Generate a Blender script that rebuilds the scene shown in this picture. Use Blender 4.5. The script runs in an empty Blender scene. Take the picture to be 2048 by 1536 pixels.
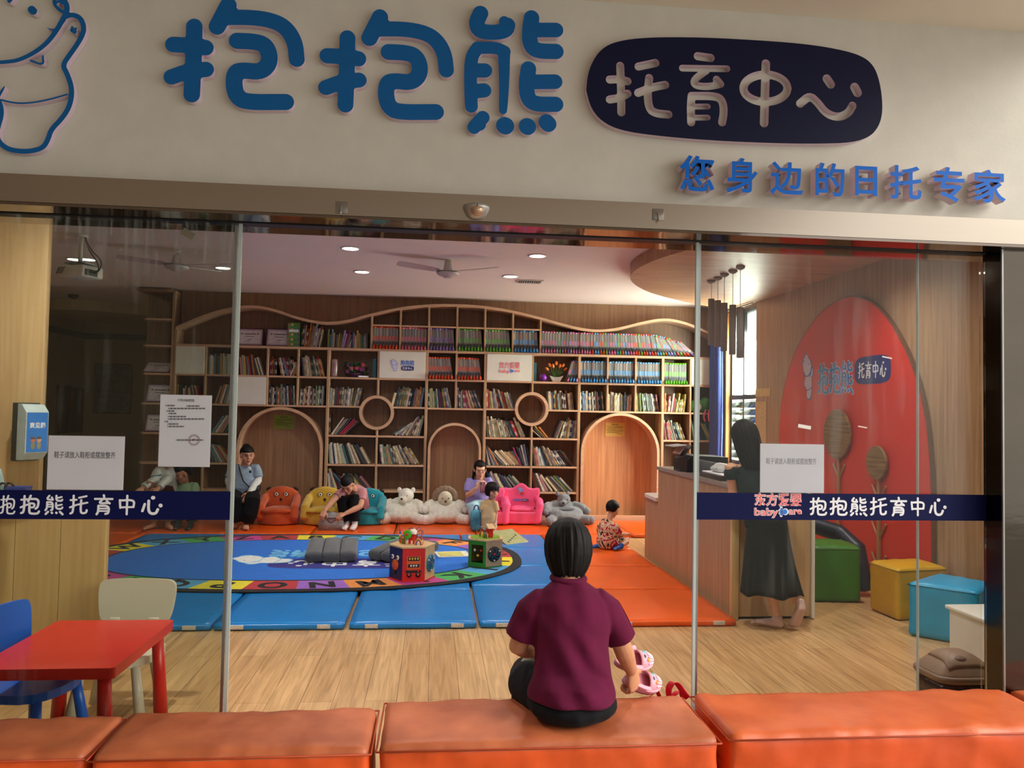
import bpy, bmesh, math, random
import numpy as np
from mathutils import Vector as V, Matrix as M, noise
random.seed(7)
SC = bpy.context.scene; COL = SC.collection
PI = math.pi
def lin(c):
    c = c/255.0
    return c/12.92 if c <= .04045 else ((c+.055)/1.055)**2.4
def rgb(t): return (lin(t[0]), lin(t[1]), lin(t[2]), 1)

# ---------------- camera
CF, CYAW, CPIT, CROLL, CH = 1540.0, 5.7, 2.1, 1.05, 1.55
_y, _p, _r = map(math.radians, (CYAW, CPIT, CROLL))
FWD = V((math.sin(_y)*math.cos(_p), math.cos(_y)*math.cos(_p), math.sin(_p)))
_R0 = V((math.cos(_y), -math.sin(_y), 0)); _U0 = _R0.cross(FWD)
RGT = _R0*math.cos(_r)+_U0*math.sin(_r); UPV = -_R0*math.sin(_r)+_U0*math.cos(_r)
EYE = V((0, 0, CH))
cam = bpy.data.cameras.new('camera'); camo = bpy.data.objects.new('camera', cam); COL.objects.link(camo)
cam.sensor_width = 36; cam.lens = CF*36/2048; cam.clip_start = .05; cam.clip_end = 100
camo.matrix_world = M(((RGT.x, UPV.x, -FWD.x, 0), (RGT.y, UPV.y, -FWD.y, 0), (RGT.z, UPV.z, -FWD.z, CH), (0, 0, 0, 1)))
SC.camera = camo
def ray(px, py): return RGT*((px-1024)/CF)-UPV*((py-768)/CF)+FWD
def PY(px, py, y):
    d = ray(px, py); return EYE+d*(y/d.y)
def PZ(px, py, z):
    d = ray(px, py); return EYE+d*((z-CH)/d.z)
def PXX(px, py, x):
    d = ray(px, py); return EYE+d*(x/d.x)

# ---------------- world, lights, exposure
SC.view_settings.view_transform = 'Standard'; SC.view_settings.look = 'None'
SC.view_settings.gamma = 1; SC.view_settings.use_curve_mapping = False
SC.view_settings.exposure = 0.0
W = bpy.data.worlds.new('sky'); SC.world = W; W.use_nodes = True
nt = W.node_tree; nt.nodes.clear()
wo = nt.nodes.new('ShaderNodeOutputWorld'); bg = nt.nodes.new('ShaderNodeBackground')
tc = nt.nodes.new('ShaderNodeTexCoord'); dp = nt.nodes.new('ShaderNodeVectorMath'); dp.operation = 'DOT_PRODUCT'
dp.inputs[1].default_value = V((.86, -.10, .48)).normalized()
cr = nt.nodes.new('ShaderNodeValToRGB')
cr.color_ramp.elements[0].position = .0; cr.color_ramp.elements[0].color = (.12, .12, .115, 1)
cr.color_ramp.elements[1].position = .95; cr.color_ramp.elements[1].color = (2.3, 2.3, 2.2, 1)
nt.links.new(tc.outputs['Generated'], dp.inputs[0]); nt.links.new(dp.outputs['Value'], cr.inputs[0])
nt.links.new(cr.outputs[0], bg.inputs[0]); nt.links.new(bg.outputs[0], wo.inputs[0])
bg.inputs[1].default_value = 1.22
def lamp(name, kind, loc, energy, col=(1, 1, 1), direction=(0, 0, -1), **kw):
    l = bpy.data.lights.new(name, kind); l.energy = energy; l.color = col
    for k, v in kw.items(): setattr(l, k, v)
    o = bpy.data.objects.new(name, l); COL.objects.link(o); o.location = loc
    o.rotation_euler = V(direction).to_track_quat('-Z', 'Y').to_euler(); return o
# daylight that comes in by the window of the right wall, from just outside its panes
lamp('window_daylight', 'AREA', (4.36, 9.92, 1.80), 330, (1, .94, .86), (-1, .16, -.22), shape='RECTANGLE', size=.85, size_y=1.8)
# low sun reaching the doorway from the street side
lamp('street_sun', 'SUN', (8, -6, 5), 2.4, (1, .93, .82), (-.78, .42, -.46), angle=math.radians(32))

# ---------------- materials
MATS = {}
def newmat(name):
    m = bpy.data.materials.new(name); m.use_nodes = True; m.node_tree.nodes.clear()
    o = m.node_tree.nodes.new('ShaderNodeOutputMaterial'); return m, m.node_tree, o
def nd(t, k, **kw):
    n = t.nodes.new(k)
    for a, b in kw.items(): setattr(n, a, b)
    return n
def coords(t, scale=(1, 1, 1), rot=(0, 0, 0), kind='Object'):
    a = nd(t, 'ShaderNodeTexCoord'); b = nd(t, 'ShaderNodeMapping')
    b.inputs['Scale'].default_value = scale; b.inputs['Rotation'].default_value = rot
    t.links.new(a.outputs[kind], b.inputs[0]); return b.outputs[0]
def pm(name, col, rough=.5, var=.10, scale=18, stretch=(1, 1, 1), bump=0, metal=0, sheen=0, coat=0, col2=None, bscale=None, spec=.5, detail=3, obcol=False):
    """two-tone noise material in object space with optional relief"""
    if name in MATS: return MATS[name]
    m, t, o = newmat(name); p = nd(t, 'ShaderNodeBsdfPrincipled'); t.links.new(p.outputs[0], o.inputs[0])
    co = coords(t, stretch); nz = nd(t, 'ShaderNodeTexNoise'); nz.inputs['Scale'].default_value = scale; nz.inputs['Detail'].default_value = detail
    t.links.new(co, nz.inputs['Vector'])
    r = nd(t, 'ShaderNodeValToRGB'); r.color_ramp.elements[0].position = .3; r.color_ramp.elements[1].position = .7
    c = rgb(col)
    lo = rgb(col2) if col2 else tuple(x*(1-var) for x in c[:3])+(1,)
    hi = c if col2 else tuple(min(1, x*(1+var)) for x in c[:3])+(1,)
    r.color_ramp.elements[0].color = lo; r.color_ramp.elements[1].color = hi
    t.links.new(nz.outputs[0], r.inputs[0])
    src = r.outputs[0]
    if obcol:
        oi = nd(t, 'ShaderNodeObjectInfo'); mx = nd(t, 'ShaderNodeMix', data_type='RGBA', blend_type='MULTIPLY'); mx.inputs[0].default_value = 1
        t.links.new(src, mx.inputs[6]); t.links.new(oi.outputs['Color'], mx.inputs[7]); src = mx.outputs[2]
    t.links.new(src, p.inputs['Base Color'])
    p.inputs['Roughness'].default_value = rough; p.inputs['Metallic'].default_value = metal
    p.inputs['Sheen Weight'].default_value = sheen; p.inputs['Coat Weight'].default_value = coat; p.inputs['Specular IOR Level'].default_value = spec
    if bump:
        b = nd(t, 'ShaderNodeBump'); b.inputs['Strength'].default_value = bump; b.inputs['Distance'].default_value = .01
        n2 = nd(t, 'ShaderNodeTexNoise'); n2.inputs['Scale'].default_value = bscale or scale; n2.inputs['Detail'].default_value = 4
        t.links.new(co, n2.inputs['Vector']); t.links.new(n2.outputs[0], b.inputs['Height']); t.links.new(b.outputs[0], p.inputs['Normal'])
    MATS[name] = m; return m
def wood(name, col, dark, axis='z', rough=.42, scale=1.0):
    st = {'x': (.7, 14, 14), 'y': (14, .7, 14), 'z': (14, 14, .7)}[axis]
    return pm(name, col, rough, scale=2.2*scale, stretch=st, col2=dark, bump=.04, bscale=5, detail=6)
def planks(name, c1, c2, gap, row, length, axis='y', rough=.3):
    m, t, o = newmat(name); p = nd(t, 'ShaderNodeBsdfPrincipled'); t.links.new(p.outputs[0], o.inputs[0])
    co = coords(t, (1, 1, 1), (0, 0, PI/2) if axis == 'y' else (0, 0, 0))
    b = nd(t, 'ShaderNodeTexBrick'); b.offset = .37
    for k, v in (('Scale', 1), ('Mortar Size', .0014), ('Brick Width', length), ('Row Height', row), ('Bias', 0)): b.inputs[k].default_value = v
    b.inputs['Color1'].default_value = rgb(c1); b.inputs['Color2'].default_value = rgb(c2); b.inputs['Mortar'].default_value = rgb(gap)
    t.links.new(co, b.inputs['Vector'])
    co2 = coords(t, (16, .9, 1) if axis == 'y' else (.9, 16, 1)); n = nd(t, 'ShaderNodeTexNoise'); n.inputs['Scale'].default_value = 2.4; n.inputs['Detail'].default_value = 7; n.inputs['Distortion'].default_value = .8
    t.links.new(co2, n.inputs['Vector'])
    r = nd(t, 'ShaderNodeValToRGB'); r.color_ramp.elements[0].position = .3; r.color_ramp.elements[1].position = .72
    r.color_ramp.elements[0].color = (.62, .57, .5, 1); r.color_ramp.elements[1].color = (1.05, 1.03, 1, 1)
    t.links.new(n.outputs[0], r.inputs[0])
    mx = nd(t, 'ShaderNodeMix', data_type='RGBA', blend_type='MULTIPLY'); mx.inputs[0].default_value = 1
    t.links.new(b.outputs[0], mx.inputs[6]); t.links.new(r.outputs[0], mx.inputs[7]); t.links.new(mx.outputs[2], p.inputs['Base Color'])
    p.inputs['Roughness'].default_value = rough
    bp = nd(t, 'ShaderNodeBump'); bp.inputs['Strength'].default_value = .08; bp.inputs['Distance'].default_value = .004
    t.links.new(n.outputs[0], bp.inputs['Height']); t.links.new(bp.outputs[0], p.inputs['Normal'])
    MATS[name] = m; return m
def emis(name, col, s):
    m, t, o = newmat(name); e = nd(t, 'ShaderNodeEmission'); e.inputs[0].default_value = rgb(col); e.inputs[1].default_value = s
    t.links.new(e.outputs[0], o.inputs[0]); MATS[name] = m; return m
def glass(name, tint, dirt=.0, refl=1.45):
    m, t, o = newmat(name)
    tr = nd(t, 'ShaderNodeBsdfTransparent'); tr.inputs[0].default_value = tint+(1,)
    gl = nd(t, 'ShaderNodeBsdfGlossy'); gl.inputs['Roughness'].default_value = .015; gl.inputs[0].default_value = (.9, .92, .9, 1)
    fr = nd(t, 'ShaderNodeFresnel'); fr.inputs[0].default_value = refl
    mx = nd(t, 'ShaderNodeMixShader'); t.links.new(fr.outputs[0], mx.inputs[0]); t.links.new(tr.outputs[0], mx.inputs[1]); t.links.new(gl.outputs[0], mx.inputs[2])
    out = mx.outputs[0]
    if dirt:   # dried drips and wiping marks on the pane
        df = nd(t, 'ShaderNodeBsdfDiffuse'); df.inputs[0].default_value = (.75, .8, .78, 1)
        co = coords(t, (9, 1, .55)); n = nd(t, 'ShaderNodeTexNoise'); n.inputs['Scale'].default_value = 3.2; n.inputs['Detail'].default_value = 8; n.inputs['Distortion'].default_value = .5
        t.links.new(co, n.inputs['Vector'])
        co3 = coords(t, (1, 1, 1)); n3 = nd(t, 'ShaderNodeTexNoise'); n3.inputs['Scale'].default_value = 2.0; t.links.new(co3, n3.inputs['Vector'])
        ml = nd(t, 'ShaderNodeMath', operation='MULTIPLY'); t.links.new(n.outputs[0], ml.inputs[0]); t.links.new(n3.outputs[0], ml.inputs[1])
        r = nd(t, 'ShaderNodeMapRange'); r.inputs[1].default_value = .30; r.inputs[2].default_value = .46; r.inputs[3].default_value = .001; r.inputs[4].default_value = dirt
        t.links.new(ml.outputs[0], r.inputs[0])
        if dirt >= .05:   # thicker run marks along the top edge
            sx = nd(t, 'ShaderNodeSeparateXYZ'); t.links.new(co3, sx.inputs[0]); hz = nd(t, 'ShaderNodeMapRange'); hz.inputs[1].default_value = 1.98; hz.inputs[2].default_value = 2.33; hz.inputs[3].default_value = 0; hz.inputs[4].default_value = 1
            t.links.new(sx.outputs['Z'], hz.inputs[0]); st = nd(t, 'ShaderNodeTexNoise'); st.inputs['Scale'].default_value = 5.5; st.inputs['Detail'].default_value = 5; t.links.new(coords(t, (11, 1, .9)), st.inputs['Vector'])
            sr = nd(t, 'ShaderNodeMapRange'); sr.inputs[1].default_value = .52; sr.inputs[2].default_value = .74; sr.inputs[3].default_value = .0; sr.inputs[4].default_value = .20; t.links.new(st.outputs[0], sr.inputs[0])
            mu = nd(t, 'ShaderNodeMath', operation='MULTIPLY'); t.links.new(hz.outputs[0], mu.inputs[0]); t.links.new(sr.outputs[0], mu.inputs[1]); ad = nd(t, 'ShaderNodeMath', operation='ADD'); t.links.new(mu.outputs[0], ad.inputs[0]); t.links.new(r.outputs[0], ad.inputs[1]); r = ad
        m2 = nd(t, 'ShaderNodeMixShader'); t.links.new(r.outputs[0], m2.inputs[0]); t.links.new(out, m2.inputs[1]); t.links.new(df.outputs[0], m2.inputs[2]); out = m2.outputs[0]
    t.links.new(out, o.inputs[0]); MATS[name] = m; return m

# ---------------- mesh builder
class MB:
    def __init__(s): s.v = []; s.f = []; s.m = []; s.sm = []
    def add(s, vs, fs, mat=0, smooth=False, mx=None):
        b = len(s.v)
        s.v += [tuple(mx @ V(q)) if mx else tuple(q) for q in vs]
        for f in fs: s.f.append([b+i for i in f]); s.m.append(mat); s.sm.append(smooth)
        return s
    def mesh(s, me, mat=None, mx=None, smooth=False):
        return s.add([q.co for q in me.vertices], [list(p.vertices) for p in me.polygons], mat or 0, smooth, mx)
    def box(s, c, d, bev=0, mat=0, rot=None, seg=2, smooth=None):
        bm = bmesh.new(); bmesh.ops.create_cube(bm, size=1); bmesh.ops.scale(bm, vec=d, verts=bm.verts)
        if bev: bmesh.ops.bevel(bm, geom=bm.edges[:], offset=min(bev, min(d)*.49), segments=seg, affect='EDGES', profile=.5)
        mx = M.Translation(c) @ (rot.to_4x4() if rot else M.Identity(4))
        bm.verts.index_update()
        s.add([q.co.copy() for q in bm.verts], [[q.index for q in f.verts] for f in bm.faces], mat, bool(bev) if smooth is None else smooth, mx); bm.free(); return s
    def b2(s, a, b, bev=0, mat=0, **k):
        return s.box([(a[i]+b[i])/2 for i in range(3)], [abs(b[i]-a[i]) for i in range(3)], bev, mat, **k)
    def tube(s, path, rad, n=10, mat=0, side=None, cap=True, closed=False, smooth=True):
        P_ = [V(q) for q in path]; k = len(P_)
        R_ = list(rad) if isinstance(rad, list) else [rad]*k
        R_ = [(q, q) if not isinstance(q, (list, tuple)) else q for q in R_]
        T = []
        for i in range(k):
            if closed: t = P_[(i+1) % k]-P_[i-1]
            else: t = P_[min(i+1, k-1)]-P_[max(i-1, 0)]
            T.append(t.normalized() if t.length > 1e-9 else V((0, 0, 1)))
        ref = V(side) if side is not None else (V((1, 0, 0)) if abs(T[0].x) < .8 else V((0, 1, 0)))
        vs = []; fs = []
        for i in range(k):
            a = (ref-T[i]*ref.dot(T[i]))
            a = a.normalized() if a.length > 1e-6 else T[i].orthogonal().normalized()
            if side is None: ref = a
            b = T[i].cross(a)
            for j in range(n):
                w = 2*PI*j/n; vs.append(P_[i]+a*(R_[i][0]*math.cos(w))+b*(R_[i][1]*math.sin(w)))
        kk = k if closed else k-1
        for i in range(kk):
            for j in range(n):
                A = i*n; B = ((i+1) % k)*n
                fs.append([A+j, A+(j+1) % n, B+(j+1) % n, B+j])
        if cap and not closed:
            r0 = min(R_[0]); r1 = min(R_[-1])
            vs.append(P_[0]-T[0]*r0*.7*(cap if cap is not True else 1)); vs.append(P_[-1]+T[-1]*r1*.7*(cap if cap is not True else 1))
            c0 = len(vs)-2
            for j in range(n):
                fs.append([c0, (j+1) % n, j]); e = (k-1)*n; fs.append([c0+1, e+j, e+(j+1) % n])
        return s.add(vs, fs, mat, smooth)
    def ell(s, c, r, rot=None, mat=0, n=16, h=10, smooth=True):
        vs = [V((0, 0, -1))]; fs = []
        for i in range(1, h):
            a = -PI/2+PI*i/h
            for j in range(n): vs.append(V((math.cos(a)*math.cos(2*PI*j/n), math.cos(a)*math.sin(2*PI*j/n), math.sin(a))))
        vs.append(V((0, 0, 1))); L = len(vs)-1
        for j in range(n):
            fs.append([0, 1+(j+1) % n, 1+j]); e = 1+(h-2)*n; fs.append([L, e+j, e+(j+1) % n])
        for i in range(h-2):
            for j in range(n):
                a = 1+i*n; fs.append([a+j, a+(j+1) % n, a+n+(j+1) % n, a+n+j])
        if not isinstance(r, (tuple, list)): r = (r, r, r)
        mx = M.Translation(c) @ (rot.to_4x4() if rot else M.Identity(4)) @ M.Diagonal((*r, 1))
        return s.add(vs, fs, mat, smooth, mx)
    def lathe(s, prof, n=24, mat=0, c=(0, 0, 0), rot=None, smooth=True):
        vs = []; fs = []
        for r, z in prof:
            for j in range(n): vs.append((r*math.cos(2*PI*j/n), r*math.sin(2*PI*j/n), z))
        for i in range(len(prof)-1):
            for j in range(n): fs.append([i*n+j, i*n+(j+1) % n, (i+1)*n+(j+1) % n, (i+1)*n+j])
        fs.append(list(range(n))[::-1]); e = (len(prof)-1)*n; fs.append([e+j for j in range(n)])
        return s.add(vs, fs, mat, smooth, M.Translation(c) @ (rot.to_4x4() if rot else M.Identity(4)))
    def prism(s, poly, mx, d, mat=0, matside=None, smooth=False):
        """outline poly in local XY, pushed d along local Z"""
        n = len(poly); vs = [(x, y, 0) for x, y in poly]+[(x, y, d) for x, y in poly]
        s.add(vs, [list(range(n))[::-1], list(range(n, 2*n))], mat, False, mx)
        b = len(s.v)-2*n
        for i in range(n):
            j = (i+1) % n; s.f.append([b+i, b+j, b+n+j, b+n+i]); s.m.append(mat if matside is None else matside); s.sm.append(smooth)
        return s
    def data(s, name, shift=V((0, 0, 0))):
        me = bpy.data.meshes.new(name); me.from_pydata([(q[0]-shift[0], q[1]-shift[1], q[2]-shift[2]) for q in s.v], [], s.f)
        me.polygons.foreach_set('material_index', s.m); me.polygons.foreach_set('use_smooth', s.sm); me.update()
        bm = bmesh.new(); bm.from_mesh(me); bmesh.ops.recalc_face_normals(bm, faces=bm.faces[:]); bm.to_mesh(me); bm.free()
        return me
    def remesh(s, vox, it=3, fac=.5):
        """fuse everything in here into one continuous skin"""
        me = s.data('tmp'); o = bpy.data.objects.new('tmp', me); COL.objects.link(o)
        r = o.modifiers.new('r', 'REMESH'); r.mode = 'VOXEL'; r.voxel_size = vox
        if it:
            q = o.modifiers.new('s', 'SMOOTH'); q.factor = fac; q.iterations = it
        dg = bpy.context.evaluated_depsgraph_get(); dg.update()
        m2 = bpy.data.meshes.new_from_object(o.evaluated_get(dg))
        bpy.data.objects.remove(o); bpy.data.meshes.remove(me)
        r = MB(); r.mesh(m2, 0, smooth=True); bpy.data.meshes.remove(m2); return r
    def join(s, o, off=0):
        b = len(s.v); s.v += o.v
        for f, m_, q in zip(o.f, o.m, o.sm): s.f.append([b+i for i in f]); s.m.append(m_+off); s.sm.append(q)
        return s
    def move(s, fn):
        s.v = [tuple(fn(V(q))) for q in s.v]; return s

def tag(o, label=None, cat=None, group=None, kind=None):
    if label: o['label'] = label
    if cat: o['category'] = cat
    if group: o['group'] = group
    if kind: o['kind'] = kind
    return o
def wloc(o):
    r = V((0, 0, 0))
    while o: r = r+o.location; o = o.parent
    return r
def obj(name, mb, mats, parent=None, loc=None):
    """one mesh object; geometry is given in world space, origin at loc"""
    base = wloc(parent) if parent else V((0, 0, 0)); l = V(loc) if loc else base
    me = mb.data(name, l); o = bpy.data.objects.new(name, me); COL.objects.link(o)
    for m in (mats if isinstance(mats, (list, tuple)) else [mats]): me.materials.append(m)
    if parent: o.parent = parent
    o.location = l-base; return o
def thing(name, label, cat, loc=(0, 0, 0), group=None):
    o = bpy.data.objects.new(name, None); COL.objects.link(o); o.location = loc; o.empty_display_size = .1
    return tag(o, label, cat, group)
def struct(name, mb, mats, parent=None):
    o = obj(name, mb, mats, parent)
    if not parent: o['kind'] = 'structure'
    return o
def dup(root, loc, rz=None, label=None, group=None):
    r = root.copy(); COL.objects.link(r); r.location = loc
    if rz is not None: r.rotation_euler = (0, 0, rz)
    if label: r['label'] = label
    if group: r['group'] = group
    for ch in list(root.children):
        c = ch.copy(); COL.objects.link(c); c.parent = r
        for g in list(ch.children):
            d = g.copy(); COL.objects.link(d); d.parent = c
    return r

# ---------------- lettering
def textmesh(body, size=1, offset=0, ext=0, align='CENTER'):
    c = bpy.data.curves.new('t', 'FONT'); c.body = body; c.size = size; c.offset = offset; c.extrude = ext; c.align_x = align; c.align_y = 'CENTER'; c.resolution_u = 3
    o = bpy.data.objects.new('t', c); COL.objects.link(o)
    dg = bpy.context.evaluated_depsgraph_get(); dg.update(); m = bpy.data.meshes.new_from_object(o.evaluated_get(dg))
    bpy.data.objects.remove(o); bpy.data.curves.remove(c); return m
def bounds(me):
    a = np.array([q.co for q in me.vertices]); return a.min(0), a.max(0)
def fit_text(mb, body, x0, z0, x1, z1, yf, depth, mat=0, offset=0, wall='y'):
    """writing filling the box x0..x1, z0..z1 (z0 bottom) on a plane facing -y at yf"""
    me = textmesh(body, 1, offset, .5); a, b = bounds(me)
    sx = (x1-x0)/max(1e-6, b[0]-a[0]); sz = (z1-z0)/max(1e-6, b[1]-a[1])
    mb.add([(x0+(q.co.x-a[0])*sx, yf+depth*(.5-q.co.z), z0+(q.co.y-a[1])*sz) for q in me.vertices], [list(p.vertices) for p in me.polygons], mat)
    bpy.data.meshes.remove(me); return mb
def contours(F, xs, ys):
    """closed outlines of F=0 on a grid"""
    segs = {}
    ny, nx = F.shape; S = F < 0
    cell = S[:-1, :-1].astype(int)+2*S[:-1, 1:]+4*S[1:, 1:]+8*S[1:, :-1]
    def pt(e):
        k, i, j = e
        if k == 0: a, b = F[i, j], F[i, j+1]; t = a/(a-b); return (xs[j]+(xs[j+1]-xs[j])*t, ys[i])
        a, b = F[i, j], F[i+1, j]; t = a/(a-b); return (xs[j], ys[i]+(ys[i+1]-ys[i])*t)
    TB = {1: [(3, 0)], 2: [(0, 1)], 3: [(3, 1)], 4: [(1, 2)], 5: [(3, 0), (1, 2)], 6: [(0, 2)], 7: [(3, 2)], 8: [(2, 3)], 9: [(2, 0)], 10: [(0, 1), (2, 3)], 11: [(2, 1)], 12: [(1, 3)], 13: [(1, 0)], 14: [(0, 3)]}
    for i, j in zip(*np.nonzero((cell > 0) & (cell < 15))):
        E = [(0, i, j), (1, i, j+1), (0, i+1, j), (1, i, j)]
        for a, b in TB[int(cell[i, j])]:
            segs.setdefault(E[a], []).append(E[b]); segs.setdefault(E[b], []).append(E[a])
    loops = []; seen = set()
    for st in list(segs):
        if st in seen: continue
        lp = [st]; seen.add(st); cur = st
        while True:
            nx_ = [q for q in segs[cur] if q not in seen]
            if not nx_: break
            cur = nx_[0]; seen.add(cur); lp.append(cur)
        if len(lp) > 5: loops.append([pt(e) for e in lp])
    return loops
def sdf(strokes, X, Y_, k=0):
    F = np.full(X.shape, 1e3)
    for r, pts in strokes:
        if len(pts) == 1: pts = [pts[0], (pts[0][0]+1e-6, pts[0][1])]
        rr = r if isinstance(r, (list, tuple)) else None
        for i in range(len(pts)-1):
            (ax, ay), (bx, by) = pts[i], pts[i+1]; dx, dy = bx-ax, by-ay; L = dx*dx+dy*dy+1e-12
            t = np.clip(((X-ax)*dx+(Y_-ay)*dy)/L, 0, 1); rad = r if not rr else rr[0]+(rr[1]-rr[0])*((i+t)/(len(pts)-1))
            F = np.minimum(F, np.hypot(X-ax-t*dx, Y_-ay-t*dy)-rad)
    return F
def smooth_line(pts, n=3):
    for _ in range(n):
        q = [pts[0]]
        for a, b in zip(pts[:-1], pts[1:]):
            q.append((a[0]*.75+b[0]*.25, a[1]*.75+b[1]*.25)); q.append((a[0]*.25+b[0]*.75, a[1]*.25+b[1]*.75))
        q.append(pts[-1]); pts = q
    return pts
def shape_mesh(loops, ext):
    c = bpy.data.curves.new('s', 'CURVE'); c.dimensions = '2D'; c.fill_mode = 'BOTH'; c.extrude = ext
    for lp in loops:
        sp = c.splines.new('POLY'); sp.points.add(len(lp)-1); sp.use_cyclic_u = True
        for i, (x, y) in enumerate(lp): sp.points[i].co = (x, y, 0, 1)
    o = bpy.data.objects.new('s', c); COL.objects.link(o); dg = bpy.context.evaluated_depsgraph_get(); dg.update()
    m = bpy.data.meshes.new_from_object(o.evaluated_get(dg)); bpy.data.objects.remove(o); bpy.data.curves.remove(c); return m
def stroke_mesh(strokes, ext, res=None, minus=None, outline=None):
    """solid letter from brush strokes [(radius, points)]; minus cuts them out of the outline polygon"""
    allp = [p for _, q in strokes for p in q]; rm = max(max(r) if isinstance(r, (list, tuple)) else r for r, _ in strokes)
    rn = min(min(r) if isinstance(r, (list, tuple)) else r for r, _ in strokes)
    if outline: allp = outline
    x0 = min(p[0] for p in allp)-rm*1.6; x1 = max(p[0] for p in allp)+rm*1.6; y0 = min(p[1] for p in allp)-rm*1.6; y1 = max(p[1] for p in allp)+rm*1.6
    h = res or rn/3.5
    xs = np.arange(x0, x1+h, h); ys = np.arange(y0, y1+h, h); X, Y_ = np.meshgrid(xs, ys)
    F = sdf(strokes, X, Y_)
    if outline:
        n = len(outline); inside = np.zeros(X.shape, bool); D = np.full(X.shape, 1e3)
        for i in range(n):
            (ax, ay), (bx, by) = outline[i], outline[(i+1) % n]
            cnd = ((ay > Y_) != (by > Y_)) & (X < (bx-ax)*(Y_-ay)/((by-ay) if by != ay else 1e-9)+ax); inside ^= cnd
            L = (bx-ax)**2+(by-ay)**2+1e-12; t = np.clip(((X-ax)*(bx-ax)+(Y_-ay)*(by-ay))/L, 0, 1); D = np.minimum(D, np.hypot(X-ax-t*(bx-ax), Y_-ay-t*(by-ay)))
        F = np.maximum(np.where(inside, -D, D), -F)
    return shape_mesh(contours(F, xs, ys), ext)
# ---------------- shared materials
plaster = pm('plaster_cream', (212, 208, 197), .85, .03, 9, bump=.05, bscale=60)
ceil_w = pm('ceiling_paint', (226, 212, 205), .9, .02, 3)
oak = wood('oak', (186, 150, 116), (156, 121, 90), 'z')
oak_x = wood('oak_cross', (196, 156, 117), (168, 129, 94), 'x')
oak_edge = wood('oak_edge', (210, 172, 140), (194, 154, 122), 'x')
oak_back = wood('oak_back', (134, 102, 76), (108, 80, 58), 'z')
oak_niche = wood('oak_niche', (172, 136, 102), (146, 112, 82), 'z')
oak_top = wood('oak_top', (150, 112, 82), (124, 90, 64), 'z')
oak_wall = wood('oak_wall', (178, 142, 108), (148, 114, 84), 'z')
oak_pale = wood('oak_pale', (214, 180, 122), (198, 160, 104), 'z', .5)
steel = pm('brushed_steel', (168, 156, 143), .26, .015, 3, stretch=(1, 1, 12), metal=.95)
steel_dark = pm('polished_steel', (82, 75, 67), .10, .04, 1.5, stretch=(1, 1, 3), metal=1, bump=.25, bscale=1.6)
mirror_steel = pm('mirror_steel', (120, 108, 100), .06, .03, 4, metal=1, bump=.12, bscale=3)
black = pm('black_plastic', (18, 18, 20), .5, .1)
white_pl = pm('white_plastic', (226, 226, 220), .35, .03)
white_board = pm('white_laminate', (226, 226, 214), .5, .03, 7)
navy = pm('navy_film', (6, 13, 66), .6, .05, spec=.15)
white_film = pm('white_film', (232, 234, 240), .45, .03)
blue_face = pm('sign_blue', (6, 96, 164), .5, .04, spec=.25)
sky_face = pm('sign_bright_blue', (4, 102, 204), .5, .04, spec=.2)
lilac_side = pm('sign_side', (222, 200, 212), .5, .03)
navy_face = pm('sign_navy', (10, 15, 52), .5, .05, spec=.2)
metal_grey = pm('grey_metal', (150, 150, 148), .35, .05, metal=.6)
GY = 3.25                        # plane of the sliding panes

# ---------------- room shell
floor_in = planks('floor_planks', (222, 184, 134), (206, 166, 118), (112, 82, 56), .168, 1.25)
struct('floor', MB().b2((-8, 3.0, -.12), (4.3, 14.4, 0)), floor_in)
struct('floor_outside', MB().b2((-8, -7, -.12), (9, 3.0, 0)), pm('outdoor_tile', (150, 142, 132), .6, .08, 5))
ext_c = struct('ceiling_outside', MB().b2((-8, -3.2, 3.3), (2.9, 3.16, 3.4)), pm('outdoor_ceiling', (228, 218, 200), .9, .02, 3))
struct('wall_blocker_outside', MB().b2((-4.7, -7, 0), (-4.5, 3.16, 3.3)), pm('blocker_wall', (120, 100, 84), .8, .1, 3))  # unseen wall, added to hold daylight back from the left of the facade
struct('ceiling', MB().b2((-8, 3.43, 3.15), (4.3, 14.4, 3.3)), ceil_w)
struct('wall_front', MB().b2((-8, 3.16, 2.40), (6, 3.43, 3.4)).b2((-8, 3.2, 0), (-2.45, 3.43, 2.4)).b2((3.3, 3.2, 0), (6, 3.43, 2.4)), plaster)
struct('wall_back', MB().b2((-4.0, 11.12, 0), (4.3, 11.3, 3.15)), oak_top)
struct('wall_right', MB().b2((4.1, 3.43, 0), (4.25, 9.52, 3.15)).b2((4.1, 10.42, 0), (4.25, 11.2, 3.15)).b2((4.1, 9.52, 0), (4.25, 10.42, .9)).b2((4.1, 9.52, 3.0), (4.25, 10.42, 3.15)), oak_wall)
dim_wall = pm('dim_wall_paint', (168, 158, 132), .85, .04, 4)
struct('wall_rear_room', MB().b2((-7, 14.2, 0), (-3.8, 14.4, 3.15)).b2((-4.0, 11.3, 0), (-3.9, 14.2, 3.15)), dim_wall)
lx = PY(170, 672, 14.2).x
struct('wall_left', MB().b2((lx-.2, 3.43, 0), (lx, 14.2, 3.15)), dim_wall)
tz = PY(230, 674, 14.2).z
struct('trim_1', MB().b2((lx, 14.17, tz-.05), (-4.0, 14.2, tz+.05)).b2((lx, 6, tz-.05), (lx+.03, 14.17, tz+.05)), pm('dark_blue_trim', (44, 52, 66), .6))
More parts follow.
